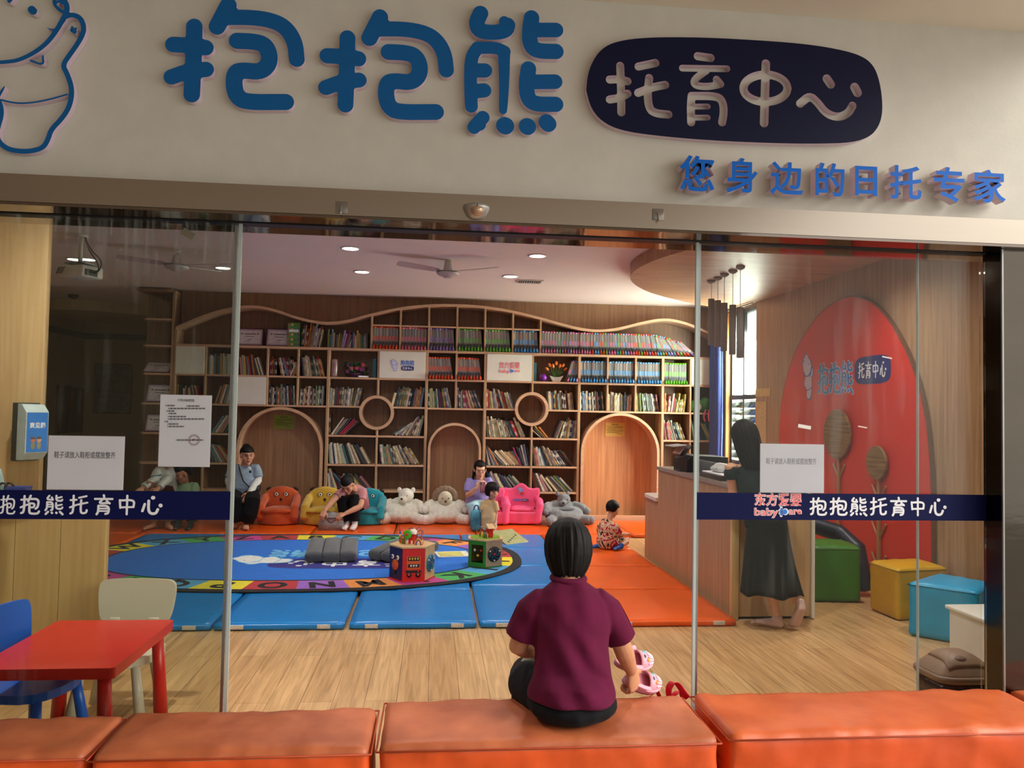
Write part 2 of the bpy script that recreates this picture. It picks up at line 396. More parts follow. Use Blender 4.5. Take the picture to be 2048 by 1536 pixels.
# wavy dropped edge on the ceiling of the rear room
wave = [(-6.3, 12.6), (-5.7, 12.2), (-5.2, 12.25), (-4.7, 12.6), (-4.0, 12.75), (-4.0, 14.1), (-6.3, 14.1)]
struct('trim_2', MB().prism(smooth_line(wave+[wave[0]], 2)[:-1], M.Translation((0, 0, 2.98)), .165), pm('rear_ceiling_drop', (190, 178, 140), .9, .03))
# steel header over the doors: brushed face, mirror underside with the black door track
hb, ht = 2.36, 2.475
hdr = struct('beam', MB().b2((-8, 3.10, hb-.037), (6, 3.43, ht-.045)), steel)
bz = hb-.037
struct('beam_underside', MB().b2((-8, 3.103, bz-.012), (6, 3.232, bz-.001)).b2((-8, 3.30, bz-.012), (6, 3.43, bz-.001)), mirror_steel, hdr)
struct('beam_track', MB().b2((-8, 3.235, bz-.016), (6, 3.297, bz-.0005)), black, hdr)
jx = 2.475; jy = min(3.22, PXX(2005, 900, jx).y)
jamb = struct('column', MB().b2((jx, jy, 0), (jx+.8, 3.262, bz-.013)), steel_dark)
struct('column_seam', MB().b2((jx-.001, jy-.004, 0), (jx+.006, jy+.004, bz-.014)), metal_grey, jamb)
# wooden pier at the left, with the shadow-gap seam
pier = struct('pillar', MB().b2((-3.6, 4.95, 0), (PY(88, 700, 4.95).x, 5.0, 3.15), .004), wood('oak_pier', (212, 178, 132), (190, 152, 108), 'z', .5))
# dropped wooden soffit over the counter, with a rounded nose
sof = [(4.09, 10.22), (3.6, 10.0), (3.0, 9.5), (2.5, 8.98), (2.12, 8.32), (1.98, 7.72), (2.06, 6.95), (2.42, 6.15), (2.9, 5.45), (3.2, 4.6), (3.2, 3.44), (4.09, 3.44)]
pl = smooth_line(sof[:11], 3)+[sof[11]]
struct('ceiling_soffit', MB().prism(pl, M.Translation((0, 0, 3.02)), .129, smooth=False), planks('soffit_boards', (196, 152, 118), (186, 142, 108), (150, 112, 84), .11, 3, 'x', .45))
# window in the right wall: upper frosted pane, lower louvres
wf = struct('window_1', MB().b2((4.12, 9.52, .9), (4.2, 9.57, 3)).b2((4.12, 10.37, .9), (4.2, 10.42, 3)).b2((4.12, 9.52, .9), (4.2, 10.42, .95)).b2((4.12, 9.52, 2.95), (4.2, 10.42, 3)).b2((4.11, 9.52, 1.78), (4.2, 10.42, 1.84)).b2((4.12, 9.95, .9), (4.2, 9.99, 3)), pm('dark_window_frame', (52, 54, 56), .4))
def frosted():
    m, t, o = newmat('frosted_pane'); tl = nd(t, 'ShaderNodeBsdfTranslucent'); tl.inputs[0].default_value = (.86, .95, .91, 1); tr = nd(t, 'ShaderNodeBsdfTransparent'); tr.inputs[0].default_value = (.9, .97, .94, 1)
    n = nd(t, 'ShaderNodeTexNoise'); n.inputs['Scale'].default_value = 40; t.links.new(coords(t), n.inputs['Vector']); r = nd(t, 'ShaderNodeMapRange'); r.inputs[3].default_value = .25; r.inputs[4].default_value = .75
    mx = nd(t, 'ShaderNodeMixShader'); t.links.new(n.outputs[0], r.inputs[0]); t.links.new(r.outputs[0], mx.inputs[0]); t.links.new(tl.outputs[0], mx.inputs[1]); t.links.new(tr.outputs[0], mx.inputs[2]); t.links.new(mx.outputs[0], o.inputs[0]); return m
struct('window_pane', MB().b2((4.155, 9.57, 1.84), (4.16, 10.37, 2.95)), frosted(), wf)
lv = MB()
for k in range(8): lv.box((4.16, 9.97, 1.02+.098*k), (.006, .8, .085), rot=M.Rotation(.5, 3, 'Y'))
struct('window_louvre', lv, glass('louvre_glass', (.85, .92, .88), .2), wf)
struct('window_casing', MB().b2((4.05, 10.42, .8), (4.1, 10.52, 3.0), .006), wood('casing', (212, 150, 84), (190, 128, 66), 'z'), wf)

# ---------------- sliding glass doors and fixed panes
pane_l = glass('pane_smoked', (.885, .905, .87), .05, 1.22); pane_r = glass('pane_clear', (.955, .96, .935), .045, 1.22)
edge_g = pm('pane_edge', (176, 190, 186), .25, .06, 4, spec=.8); alu = pm('aluminium', (178, 176, 184), .3, .05, metal=.7)
def door(n, x0, x1, y, m, ex, outer, ew=.006):
    d = struct('door_%d' % n, MB().b2((x0, y-.005, .01), (x1, y+.005, bz-.016)), m)
    if ex is not None: struct('door_edge', MB().b2((ex-ew, y-.0075, .01), (ex+ew, y+.0075, bz-.017)), edge_g if not outer else alu, d)
    return d
dl = door(1, -2.45, -.818, GY, pane_l, -.812, False)
door(2, -2.45, -.842, GY+.03, glass('pane_smoked_inner', (.90, .915, .885), .015, 1.2), -.836, True)
dr = door(3, 1.134, 2.474, GY, pane_r, 1.128, False)
dx = PY(1835, 900, GY+.03).x
door(4, dx, 2.474, GY+.03, glass('pane_clear_inner', (.97, .97, .955), .02, 1.2), dx, False, .0016)
struct('door_edge', MB().b2((1.140, GY+.012, .01), (1.150, GY+.026, bz-.017)), alu, dr)
# ---------------- brush-stroke letters (photo lettering measured on the wall plane)
SY = 3.155
def on_wall(pts, sc, ox, oy, y): return [((q := PY(ox+a/sc, oy+b/sc, y)).x, q.z) for a, b in pts]
def wall_strokes(st, sc, ox, oy, y, sm=2):
    out = []
    for r, pts in st:
        a = on_wall(pts, sc, ox, oy, y); c = pts[0]; e = on_wall([c, (c[0]+10, c[1])], sc, ox, oy, y); k = math.hypot(e[1][0]-e[0][0], e[1][1]-e[0][1])/9.4
        out.append(((tuple(q*k for q in r) if isinstance(r, tuple) else r*k), smooth_line(a, sm) if len(a) > 2 else a))
    return out
MXW = M(((1, 0, 0, 0), (0, 0, -1, 0), (0, 1, 0, 0), (0, 0, 0, 1)))     # local XY -> wall xz, local Z -> -y
def sign_letter(name, label, strokes, back, depth, face, side, group=None, cat='sign letter', minus=None, outline=None, res=None):
    me = stroke_mesh(strokes, depth/2, res, minus, outline); mb = MB()
    for p in me.polygons:
        mb.add([me.vertices[i].co for i in p.vertices], [list(range(len(p.vertices)))], 0 if p.normal.z > .5 else 1, False, M.Translation((0, back-depth/2, 0)) @ MXW)
    bpy.data.meshes.remove(me)
    xs = [q[0] for q in mb.v]; zs = [q[2] for q in mb.v]
    o = obj(name, mb, [face, side], None, ((min(xs)+max(xs))/2, back, min(zs))); return tag(o, label, cat, group)
Z1 = (2.926, 0, 0); Z2 = (3.338, 600, 0); Z3 = (2.2806, 1150, 50)
bao = [(45, [(1150, 175), (1148, 300), (1135, 570)]), (45, [(1028, 280), (1110, 284), (1215, 298)]), (44, [(1018, 468), (1120, 432), (1218, 424)]),
       (46, [(1347, 52), (1282, 176)]), (44, [(1335, 122), (1500, 122), (1620, 145), (1690, 190), (1735, 270), (1744, 365)]),
       (46, [(1398, 258), (1500, 262), (1560, 280), (1588, 340), (1580, 400), (1530, 440), (1430, 428), (1385, 440), (1378, 520), (1398, 585), (1450, 614), (1680, 613)])]
s1 = wall_strokes(bao, *Z1, SY)
G1 = 'blue letters of the big wall sign'
sign_letter('sign_letter', 'big blue rounded letter beside the bear emblem on the cream wall, first of the three', s1, SY+.004, .032, blue_face, lilac_side, G1)
dxx = PY(697, 64, SY).x-PY(393, 60, SY).x; dzz = -.006
sign_letter('sign_letter', 'big blue rounded letter in the middle of the three on the cream wall', [(r, [(a+dxx, b+dzz) for a, b in p]) for r, p in s1], SY+.004, .032, blue_face, lilac_side, G1)
xiong = [(48, [(1203, 112), (1172, 175), (1195, 232), (1300, 240), (1372, 225), (1382, 190)]), (33, [(1360, 165), (1385, 195)]),
         (40, [(1185, 340), (1140, 400), (1135, 560), (1142, 728)]), (38, [(1180, 340), (1310, 340), (1362, 365)]), ((40, 24), [(1358, 370), (1360, 560), (1352, 755)]),
         (45, [(1165, 490), (1232, 490)]), (45, [(1165, 628), (1226, 622)]),
         (48, [(1541, 142), (1526, 230), (1530, 320), (1575, 362), (1702, 364)]), (46, [(1560, 222), (1702, 222)]),
         (48, [(1520, 480), (1505, 570), (1512, 670), (1560, 714), (1700, 714)]), (46, [(1545, 566), (1696, 564)]),
         (42, [(1218, 802), (1160, 866)]), (36, [(1200, 850), (1190, 840)]), (54, [(1363, 855), (1368, 857)]), (52, [(1511, 860), (1515, 862)]), (50, [(1640, 832), (1652, 844)])]
sign_letter('sign_letter', 'big blue letter with four dots below it, beside the navy plaque', wall_strokes(xiong, *Z2, SY), SY+.004, .032, blue_face, lilac_side, G1)
# bear emblem: raised blue outline, the wall shows through
bear = [((13, 16), [(345, -18), (385, 10), (412, 50), (408, 95), (392, 125)]), (9, [(342, 5), (332, 40), (365, 78), (398, 95)]), (7, [(350, 35), (368, 24), (382, 42)]),
        (14, [(392, 122), (435, 104), (482, 118), (506, 160), (508, 205), (478, 265), (425, 340), (384, 398), (412, 450), (436, 520), (438, 580), (420, 650), (375, 715), (318, 772), (300, 830), (275, 875), (220, 895), (150, 900), (70, 888), (18, 850), (0, 800), (15, 740), (30, 690), (28, 640), (8, 595), (-12, 560)]),
        ((3, 13), [(48, 522), (25, 560), (-4, 600)]), ((10, 15), [(-30, 384), (60, 380), (130, 370), (215, 330), (290, 275), (345, 205), (388, 130)]),
        ((2, 9), [(296, 182), (325, 196), (365, 180), (392, 140)]), (5, [(28, 600), (110, 620), (200, 618), (300, 600), (412, 568)]),
        (6, [(200, 372), (275, 400), (270, 345)]), (7, [(440, 178), (448, 195), (462, 186)]), (12, [(440, 195), (455, 205)]),
        (22, [(206, 76), (214, 84)]), (12, [(76, 26), (92, 4)])]
sign_letter('bear_emblem', 'raised blue outline emblem of a waving bear at the wall sign end', wall_strokes(bear, *Z1, SY), SY+.004, .030, blue_face, lilac_side, None, 'emblem', res=.004)
# navy plaque with four letters cut through it
outl = [(45, 310), (50, 250), (68, 190), (110, 125), (180, 88), (320, 70), (560, 70), (800, 82), (1020, 98), (1180, 122), (1290, 152), (1345, 195), (1372, 265), (1385, 350), (1385, 420), (1368, 475), (1330, 520), (1250, 547), (1100, 552), (900, 550), (600, 537), (350, 515), (200, 492), (115, 452), (65, 390)]
cut = [(17, [(199, 200), (203, 300), (204, 410)]), (17, [(152, 262), (195, 260), (232, 270)]), (17, [(152, 352), (195, 345), (232, 326)]), (17, [(282, 203), (358, 187)]), (17, [(280, 322), (340, 298), (402, 286)]), (17, [(330, 255), (322, 330), (330, 395), (360, 415), (417, 420)]),
       (17, [(550, 156), (608, 164)]), (14, [(480, 210), (682, 213)]), (15, [(588, 222), (532, 262), (535, 288), (590, 295), (645, 285)]), (16, [(635, 262), (652, 282)]), (17, [(520, 455), (518, 380), (522, 338)]), (17, [(522, 336), (640, 336), (664, 365), (668, 410), (660, 455)]), (12, [(535, 384), (595, 384)]), (12, [(535, 434), (595, 434)]),
       (17, [(856+100*math.cos(t*PI/12), 301+62*math.sin(t*PI/12)) for t in range(25)]), (18, [(858, 190), (850, 458)]),
       (17, [(1013, 370), (1056, 334), (1090, 362), (1130, 415), (1185, 434), (1230, 415), (1250, 380)]), (18, [(1134, 258), (1151, 283)]), (19, [(1260, 297), (1272, 320)])]
ow = smooth_line(on_wall(outl+[outl[0]], *Z3, SY), 2)[:-1]
sign_letter('sign_plaque', 'rounded navy plaque with four cut-out letters on the cream wall', wall_strokes(cut, *Z3, SY), SY+.004, .032, navy_face, lilac_side, None, 'sign', outline=ow, res=.0035)
# bold slogan letters standing off the wall
pos = [(1355, 1425, 313, 384), (1447, 1511, 318, 388), (1535, 1601, 326, 392), (1625, 1683, 328, 394), (1704, 1748, 335, 394), (1773, 1836, 333, 400), (1860, 1921, 336, 406), (1939, 2003, 341, 407)]
for ch, (a, b, c, d) in zip('您身边的日托专家', pos):
    p = PY(a, d, 3.12); q = PY(b, c, 3.12); p2 = PY(a, c, 3.12)
    me = textmesh(ch, 1, .018, .5); lo, hi = bounds(me); mb = MB(); sx = (q.x-p.x)/(hi[0]-lo[0]); sz = (p2.z-p.z)/(hi[1]-lo[1])
    for f in me.polygons:
        mb.add([(p.x+(me.vertices[i].co.x-lo[0])*sx, 3.14-.045*(me.vertices[i].co.z+.5), p.z+(me.vertices[i].co.y-lo[1])*sz) for i in f.vertices], [list(range(len(f.vertices)))], 0 if f.normal.z > .5 else 1)
    n = ['first', 'second', 'third', 'fourth', 'fifth', 'sixth', 'seventh', 'last']['您身边的日托专家'.index(ch)]
    o = obj('slogan_letter', mb, [sky_face, lilac_side], None, (p.x, 3.16, p.z)); tag(o, 'bright blue slogan letter under the navy plaque, %s of eight along the row' % n, 'sign letter', 'bright blue slogan letters')
    pins = MB()
    for t in (.25, .75): pins.tube([(p.x+(q.x-p.x)*.5, 3.16, p.z+(p2.z-p.z)*t), (p.x+(q.x-p.x)*.5, 3.135, p.z+(p2.z-p.z)*t)], .004, 6)
    obj('mounting_pin', pins, metal_grey, o)
# sensor dome and hooks on the header
def bx(px, py, y=3.10): return PY(px, py, y)
c = bx(953, 414); s = MB(); pr = [(.001, -.052), (.022, -.05), (.04, -.036), (.052, -.012), (.055, 0)]
t = thing('door_sensor', 'silver half-dome door sensor on the steel header', 'sensor', (c.x, 3.10, c.z-.05))
s.lathe(pr, 28, 0, (c.x, 3.092, c.z)); obj('housing', s.move(lambda q: V((q.x, min(q.y, 3.0995), q.z))), pm('silver_plastic', (176, 172, 166), .3, .05, metal=.5), t)
obj('lens', MB().ell((c.x, 3.058, c.z-.022), (.026, .022, .024)), pm('sensor_lens', (190, 158, 128), .18, .1, metal=.5), t)
obj('indicator', MB().b2((c.x-.0015, 3.036, c.z-.012), (c.x+.0015, 3.05, c.z-.003)), black, t)
for px, py, lab in ((683, 418, 'small clear hook on the steel header near the dome sensor'), (1316, 432, 'small hook on a square pad on the steel header under the slogan')):
    c = bx(px, py); t = thing('wall_hook', lab, 'hook', (c.x, 3.10, c.z), 'adhesive hooks on the header')
    obj('pad', MB().b2((c.x-.024, 3.097, c.z-.018), (c.x+.024, 3.0995, c.z+.03), .0006), pm('hook_pad', (132, 124, 116), .2, .05, metal=.5), t)
    obj('hook', MB().tube([(c.x, 3.095, c.z+.012), (c.x, 3.092, c.z-.018), (c.x, 3.083, c.z-.026), (c.x, 3.076, c.z-.018)], .0028, 8), pm('hook_metal', (210, 205, 196), .2, .05, metal=.8), t)

# ---------------- safety bands on the glass
bao_n = [(.06, [(.20, .06), (.20, .85), (.06, .90)]), (.055, [(.04, .24), (.36, .22)]), (.055, [(.02, .62), (.36, .48)]), (.06, [(.52, .04), (.40, .32)]), (.06, [(.50, .20), (.95, .20), (.92, .60), (.80, .68)]), (.055, [(.46, .42), (.74, .42), (.72, .62), (.48, .62)]), (.06, [(.47, .44), (.47, .86), (.56, .93), (.92, .93), (.98, .82)])]
xiong_n = [(.055, [(.22, .04), (.08, .22), (.40, .24)]), (.05, [(.36, .12), (.42, .24)]), (.055, [(.12, .36), (.12, .66), (.04, .76)]), (.055, [(.12, .36), (.42, .36), (.42, .74), (.34, .76)]), (.04, [(.16, .48), (.38, .48)]), (.04, [(.16, .59), (.38, .59)]), (.055, [(.60, .04), (.60, .28), (.88, .30), (.92, .24)]), (.05, [(.62, .16), (.88, .10)]), (.055, [(.60, .40), (.60, .68), (.88, .70), (.94, .62)]), (.05, [(.62, .54), (.90, .48)]), (.06, [(.18, .84), (.06, .95)]), (.06, [(.38, .88), (.40, .90)]), (.06, [(.62, .88), (.64, .90)]), (.06, [(.82, .84), (.96, .96)])]
tuo_n = [(.06, [(.22, .04), (.22, .86), (.08, .92)]), (.055, [(.06, .26), (.38, .24)]), (.055, [(.04, .62), (.38, .50)]), (.055, [(.52, .14), (.92, .06)]), (.055, [(.46, .48), (.98, .38)]), (.06, [(.64, .26), (.62, .82), (.72, .92), (.94, .88), (.96, .76)])]
yu_n = [(.06, [(.50, .02), (.52, .10)]), (.055, [(.05, .20), (.95, .20)]), (.055, [(.42, .24), (.24, .42), (.76, .40)]), (.055, [(.66, .30), (.82, .42)]), (.06, [(.24, .54), (.24, .84), (.16, .96)]), (.06, [(.24, .54), (.78, .54), (.78, .90), (.62, .94)]), (.045, [(.30, .68), (.70, .68)]), (.045, [(.30, .80), (.70, .80)])]
zhong_n = [(.06, [(.10, .26), (.14, .64)]), (.06, [(.10, .28), (.90, .24), (.86, .60)]), (.055, [(.14, .62), (.86, .60)]), (.06, [(.50, .04), (.50, .96)])]
xin_n = [(.06, [(.16, .46), (.06, .80)]), (.065, [(.34, .30), (.34, .80), (.48, .94), (.70, .92), (.78, .72)]), (.09, [(.53, .14), (.55, .14)]), (.09, [(.90, .52), (.91, .53)])]
GLY = {'抱': bao_n, '熊': xiong_n, '托': tuo_n, '育': yu_n, '中': zhong_n, '心': xin_n}
def glyph_at(mb, ch, x0, z0, x1, z1, y, depth, mat, fat=1):
    st = [(r*(x1-x0)*fat, smooth_line([(x0+(x1-x0)*a, z1-(z1-z0)*b) for a, b in p], 2) if len(p) > 2 else [(x0+(x1-x0)*a, z1-(z1-z0)*b) for a, b in p]) for r, p in GLY[ch]]
    me = stroke_mesh(st, depth/2); mb.mesh(me, mat, M.Translation((0, y, 0)) @ MXW); bpy.data.meshes.remove(me)
def glyph_px(mb, ch, a, b, c, d, y, depth, mat, fat=1):
    p = PY(a, d, y); q = PY(b, c, y); glyph_at(mb, ch, p.x, p.z, q.x, q.z, y, depth, mat, fat)
pink_ink = pm('pink_print', (236, 128, 130), .5, .04)
by = GY-.0065
def paw(mb, c, r, y, m1):
    for a in (-.9, -.3, .3, .9):
        mb.prism([(c[0]-r*1.0*math.cos(a*.9)+r*.3+r*.32*math.cos(t*PI/6), c[1]+r*1.0*math.sin(a*1.1)+r*.32*math.sin(t*PI/6)) for t in range(12)], M.Translation((0, y, 0)) @ MXW, .0008, m1)
    mb.prism([(c[0]+r*.55+r*.75*math.cos(t*PI/8), c[1]+r*.75*math.sin(t*PI/8)) for t in range(16)], M.Translation((0, y, 0)) @ MXW, .0008, m1)
def band(x0, x1, z0, z1, label):
    return tag(obj('safety_band', MB().b2((x0, by, z0), (x1, by+.0013, z1)), navy, None, (x0, by, z0)), label, 'glass band', 'navy safety bands on the glass')
bL = band(-1.9, PY(462, 1000, by).x, PY(230, 1039, by).z, PY(230, 981.5, by).z, 'navy band with white lettering on the smoked pane beside the red table')
lt = MB()
for ch, a, b in (('抱', 0, 31), ('抱', 40, 80), ('熊', 89, 128), ('托', 138, 176), ('育', 187, 227), ('中', 235, 273), ('心', 282, 326)):
    glyph_px(lt, ch, a, b, 990, 1030, by, .0012, 0)
glyph_px(lt, '熊', -50, -11, 990, 1030, by, .0012, 0)
obj('lettering', lt, white_film, bL)
bR = band(PY(1393, 1000, by).x, jx-.002, PY(1700, 1040.5, by).z, PY(1700, 987.5, by).z, 'navy band with pink and white lettering on the clear pane by the bin')
lt = MB()
for ch, a, b in (('抱', 1620, 1653), ('抱', 1660, 1694), ('熊', 1700, 1734), ('托', 1740, 1773), ('育', 1780, 1814), ('中', 1820, 1851), ('心', 1858, 1893)):
    glyph_px(lt, ch, a, b, 995, 1032, by, .0012, 0)
def px_text(mb, s, a, b, c, d, y, dep, mat, off=0):
    p = PY(a, d, y); q = PY(b, c, y); fit_text(mb, s, p.x, p.z, q.x, q.z, y, dep, mat, off)
def brand(mb, a, b, c, d, y, mw, mp, mb_):
    """pink shop name with white outline over 'baby' paw 'are'"""
    w = b-a; h = d-c
    for m_, o, yy, e in ((mw, .052, y-.0006, .0), (mp, .016, y-.0014, w*.010)):
        px_text(mb, '东方爱婴', a+e, b-e, c+e, c+h*.54-e, yy, .0008, m_, o)
        px_text(mb, 'baby', a+e, a+w*.52-e, c+h*.60+e, d-e, yy, .0008, m_, o)
        px_text(mb, 'are', a+w*.72+e, b-e, c+h*.66+e, d-h*.13-e, yy, .0008, m_, o)
    p = PY(a+w*.60, c+h*.75, y); r = (PY(a+10, c, y).x-PY(a, c, y).x)/10*h*.13
    paw(mb, (p.x, p.z), r*1.35, y-.0006, mw); paw(mb, (p.x, p.z), r, y-.0016, mb_)
paw_blue = pm('paw_blue', (40, 120, 220), .5)
brand(lt, 1508, 1604, 985.5, 1036, by, 0, 1, 2)
obj('lettering', lt, [white_film, pink_ink, paw_blue], bR)

# ---------------- paper notices taped to the glass
paper = pm('paper', (244, 242, 250), .75, .03, 5, bump=.35, bscale=4)
sleeve = glass('plastic_sleeve', (.985, .985, .985), .0, 1.2)
ink = pm('ink', (92, 90, 96), .7); ink_pale = pm('ink_pale', (150, 148, 162), .7); seal_red = pm('seal_red', (150, 70, 84), .7)
def notice(px0, px1, py0, py1, label, sl=3):
    a = PY(px0, py1, by); b = PY(px1, py0, by); t = thing('paper_notice', label, 'notice', (a.x, by, a.z), 'paper notices on the glass')
    obj('sheet', MB().b2((a.x, by, a.z), (b.x, by+.001, b.z)), paper, t)
    k = .006; obj('sleeve', MB().b2((a.x-k, by-.0028, a.z-k), (b.x+k, by-.0022, b.z+k)), sleeve, t); return t
t = notice(93, 250, 873, 979, 'crumpled white notice with one line of writing beside the blue suggestion box'); k = MB()
px_text(k, '鞋子请放入鞋柜或摆放整齐', 108, 231, 904, 916, by-.0005, .0006, 0, .006); obj('writing', k, ink, t)
t = notice(1520, 1648, 889, 985, 'white notice with one pale line of writing above the clear pane band'); k = MB()
px_text(k, '鞋子请放入鞋柜或摆放整齐', 1532, 1633, 917, 928, by-.0005, .0006, 0, 0); obj('writing', k, ink_pale, t)
t = notice(316, 424, 791, 933, 'portrait white certificate sheet with a round red seal on the smoked pane'); k = MB()
px_text(k, '托育机构备案回执', 355, 389, 798, 803, by-.0005, .0006, 0, .01)
for x0, x1, y in ((331, 352, 811), (373, 400, 812), (337, 412, 817), (333, 351, 822), (337, 355, 827), (336, 374, 833), (336, 410, 838), (329, 338, 843), (335, 358, 848), (335, 369, 853), (352, 408, 880)):
    n = int((x1-x0)/2.4)
    for j in range(n):
        p = PY(x0+j*2.4, y+1.5, by); q = PY(x0+j*2.4+1.7+.5*((j*7) % 3-1), y-1.4, by); k.b2((p.x, by-.0009, p.z), (q.x, by-.0004, q.z))
obj('writing', k, ink, t); k = MB(); c = PY(388, 880, by); R = PY(399, 880, by).x-c.x
k.tube([(c.x+R*math.cos(a*PI/16), by-.001, c.z+R*math.sin(a*PI/16)) for a in range(32)], .0008, 6, closed=True)
for a in range(18):
    w = 2*PI*a/18; k.box((c.x+R*.8*math.cos(w), by-.0008, c.z+R*.8*math.sin(w)), (.003, .0006, .003))
for a in range(5): k.box((c.x-.006+.003*a, by-.0008, c.z+(a % 2)*.003), (.0026, .0006, .004))
obj('seal', k, seal_red, t)
# small scraps of tape left on the panes
def scrap(px0, py0, px1, py1, label, col, y=by):
    a = PY(px0, py1, y); b = PY(px1, py0, y); cx, cz = (a.x+b.x)/2, (a.z+b.z)/2
    tag(obj('tape_scrap', MB().box((cx, y, cz), (abs(b.x-a.x), .0012, abs(b.z-a.z)*.62), 0, rot=M.Rotation(.16, 3, 'Y')), pm('tape%d' % px0, col, .6, .06), None, (cx, y, cz)), label, 'tape', 'scraps stuck on the glass')
scrap(1596, 848, 1622, 859, 'torn white tape scrap on the clear pane above the notice', (226, 220, 214))
scrap(1764, 713, 1784, 717, 'thin white tape strip on the clear pane over the egg wall logo', (220, 206, 196))
scrap(1716, 852, 1734, 856, 'wispy tape remnant on the clear pane before the round wooden disc', (210, 190, 184))
q = PY(376, 468, by); tag(obj('grey_sticker', MB().box((q.x, by, q.z), (.052, .001, .030), 0, rot=M.Rotation(.5, 3, 'Y')), pm('grey_paper', (120, 112, 92), .8), None, tuple(q)), 'tilted grey sticker near the top of the smoked pane', 'sticker')
# ---------------- built-in bookcase along the back wall
SF, SB = 10.8, 11.1
bc = thing('bookcase', 'tall pale oak bookcase with wavy top, arches and round holes', 'bookcase', (.29, 10.95, 0))
def plate(name, a, b, m=oak, parent=bc): return obj(name, MB().b2(a, b, .003, seg=1, smooth=False), m, parent, ((a[0]+b[0])/2, SB, a[2]))
def upright(x, z0, z1, w=.026, parent=bc): return plate('upright', (x-w/2, SF, z0), (x+w/2, SB, z1), oak, parent)
def shelf(x0, x1, z, w=.026, parent=bc, y0=SF): return plate('shelf', (x0, y0+.001, z-w/2), (x1, SB, z+w/2), oak_edge, parent)
plate('back_panel', (-3.52, SB, .04), (4.09, SB+.015, 3.06), oak_back)
Wv = [(-3.51, 2.63), (-3.18, 2.79), (-2.91, 2.89), (-2.64, 2.945), (-2.46, 2.955), (-2.22, 2.915), (-1.94, 2.82), (-1.66, 2.76), (-1.47, 2.75), (-1.23, 2.785), (-.92, 2.885), (-.51, 2.99), (-.11, 3.045), (.29, 3.06), (.69, 3.045), (1.07, 2.995), (1.47, 2.91), (1.74, 2.84), (2.02, 2.775), (2.3, 2.75), (2.59, 2.79), (2.87, 2.87), (3.16, 2.94), (3.36, 2.95), (3.6, 2.90), (3.82, 2.82), (4.08, 2.70)]
Wv = [(a, b-.004) for a, b in Wv]
def wz(x):
    for (a, b), (c, d) in zip(Wv[:-1], Wv[1:]):
        if a <= x <= c: return b+(d-b)*(x-a)/(c-a)
    return 2.7
ws = smooth_line(Wv, 2); T = .036
obj('wave_rail', MB().prism([(x, z) for x, z in ws]+[(x, z-T) for x, z in ws[::-1]], M.Translation((0, SB, 0)) @ MXW, SB-SF+.012, smooth=False), oak_edge, bc, (.29, SB, 2.7))
obj('top_panel', MB().prism([(x, z-.01) for x, z in ws]+[(4.09, 3.149), (-3.52, 3.149)], M.Translation((0, SB+.01, 0)) @ MXW, .10), oak_top, bc, (.29, SB, 3))
ZS = [.05, .42, .78, 1.18, 1.58, 1.98, 2.38]
for x in (-3.51, 4.08): upright(x, 0, wz(x)-T, .036)
for x in (-1.47, -.12, .70, 2.04, 3.26): upright(x, .04, 2.38, .038)
shelf(-3.5, 4.07, 2.38, .034)
for x in (-3.11, -2.70, -2.29, -1.88): upright(x, 1.58, 2.37)
for x in (-3.11, -2.70): upright(x, .05, 1.57)
for x in (-.79,): upright(x, 1.75, 2.37); upright(x, .05, 1.27)
for x in (.29,): upright(x, 1.59, 2.37)
for x in (1.37,): upright(x, 1.83, 2.37); upright(x, .42, 1.36)
for x in (2.45, 2.86): upright(x, 1.58, 2.37)
upright(3.67, .05, 2.37)
for k in range(7): upright(-.895+.3945*k, 2.39, wz(-.895+.3945*k)-T)
shelf(-.89, 1.47, 2.725, .022)
for z in (1.98, 1.58):
    for a, b in ((-3.5, -1.48), (-.11, .69), (2.05, 3.25), (3.27, 4.07)): shelf(a, b, z)
for z in (1.18, .78, .42):
    shelf(-3.5, -2.71, z); shelf(3.27, 4.07, z)
shelf(-1.46, -.13, 1.98); shelf(.71, 2.03, 1.98)
for a, b in ((-1.46, -.80-.19), (-.80+.19, -.13)): shelf(a, b, 1.585)
for a, b in ((.71, 1.37-.21), (1.37+.21, 2.03)): shelf(a, b, 1.585)
for z in (1.18, .78, .42): shelf(-1.46, -.13, z); shelf(.71, 2.03, z)
plate('plinth', (-3.51, SF-.01, 0), (4.08, SF+.02, .11), oak_edge)
def ring(cx, cz, r0, r1):
    mb = MB(); n = 48
    for i in range(n):
        a0, a1 = 2*PI*i/n, 2*PI*(i+1)/n
        p = [(r0, a0), (r1, a0), (r1, a1), (r0, a1)]
        vs = [(cx+r*math.cos(a), y, cz+r*math.sin(a)) for y in (SF-.012, SB) for r, a in p]
        mb.add(vs, [[0, 1, 2, 3], [1, 5, 6, 2], [0, 3, 7, 4]], 0)
    return obj('ring', mb, oak_edge, bc, (cx, SB, cz))
ring(-.80, 1.51, .198, .238); ring(1.365, 1.60, .198, .240)
def disc(cx, cz, r): return obj('niche_back', MB().prism([(cx+r*math.cos(2*PI*i/40), cz+r*math.sin(2*PI*i/40)) for i in range(40)], M.Translation((0, SB-.004, 0)) @ MXW, .006), oak_back, bc, (cx, SB, cz))
disc(-.80, 1.51, .21); disc(1.365, 1.60, .21)
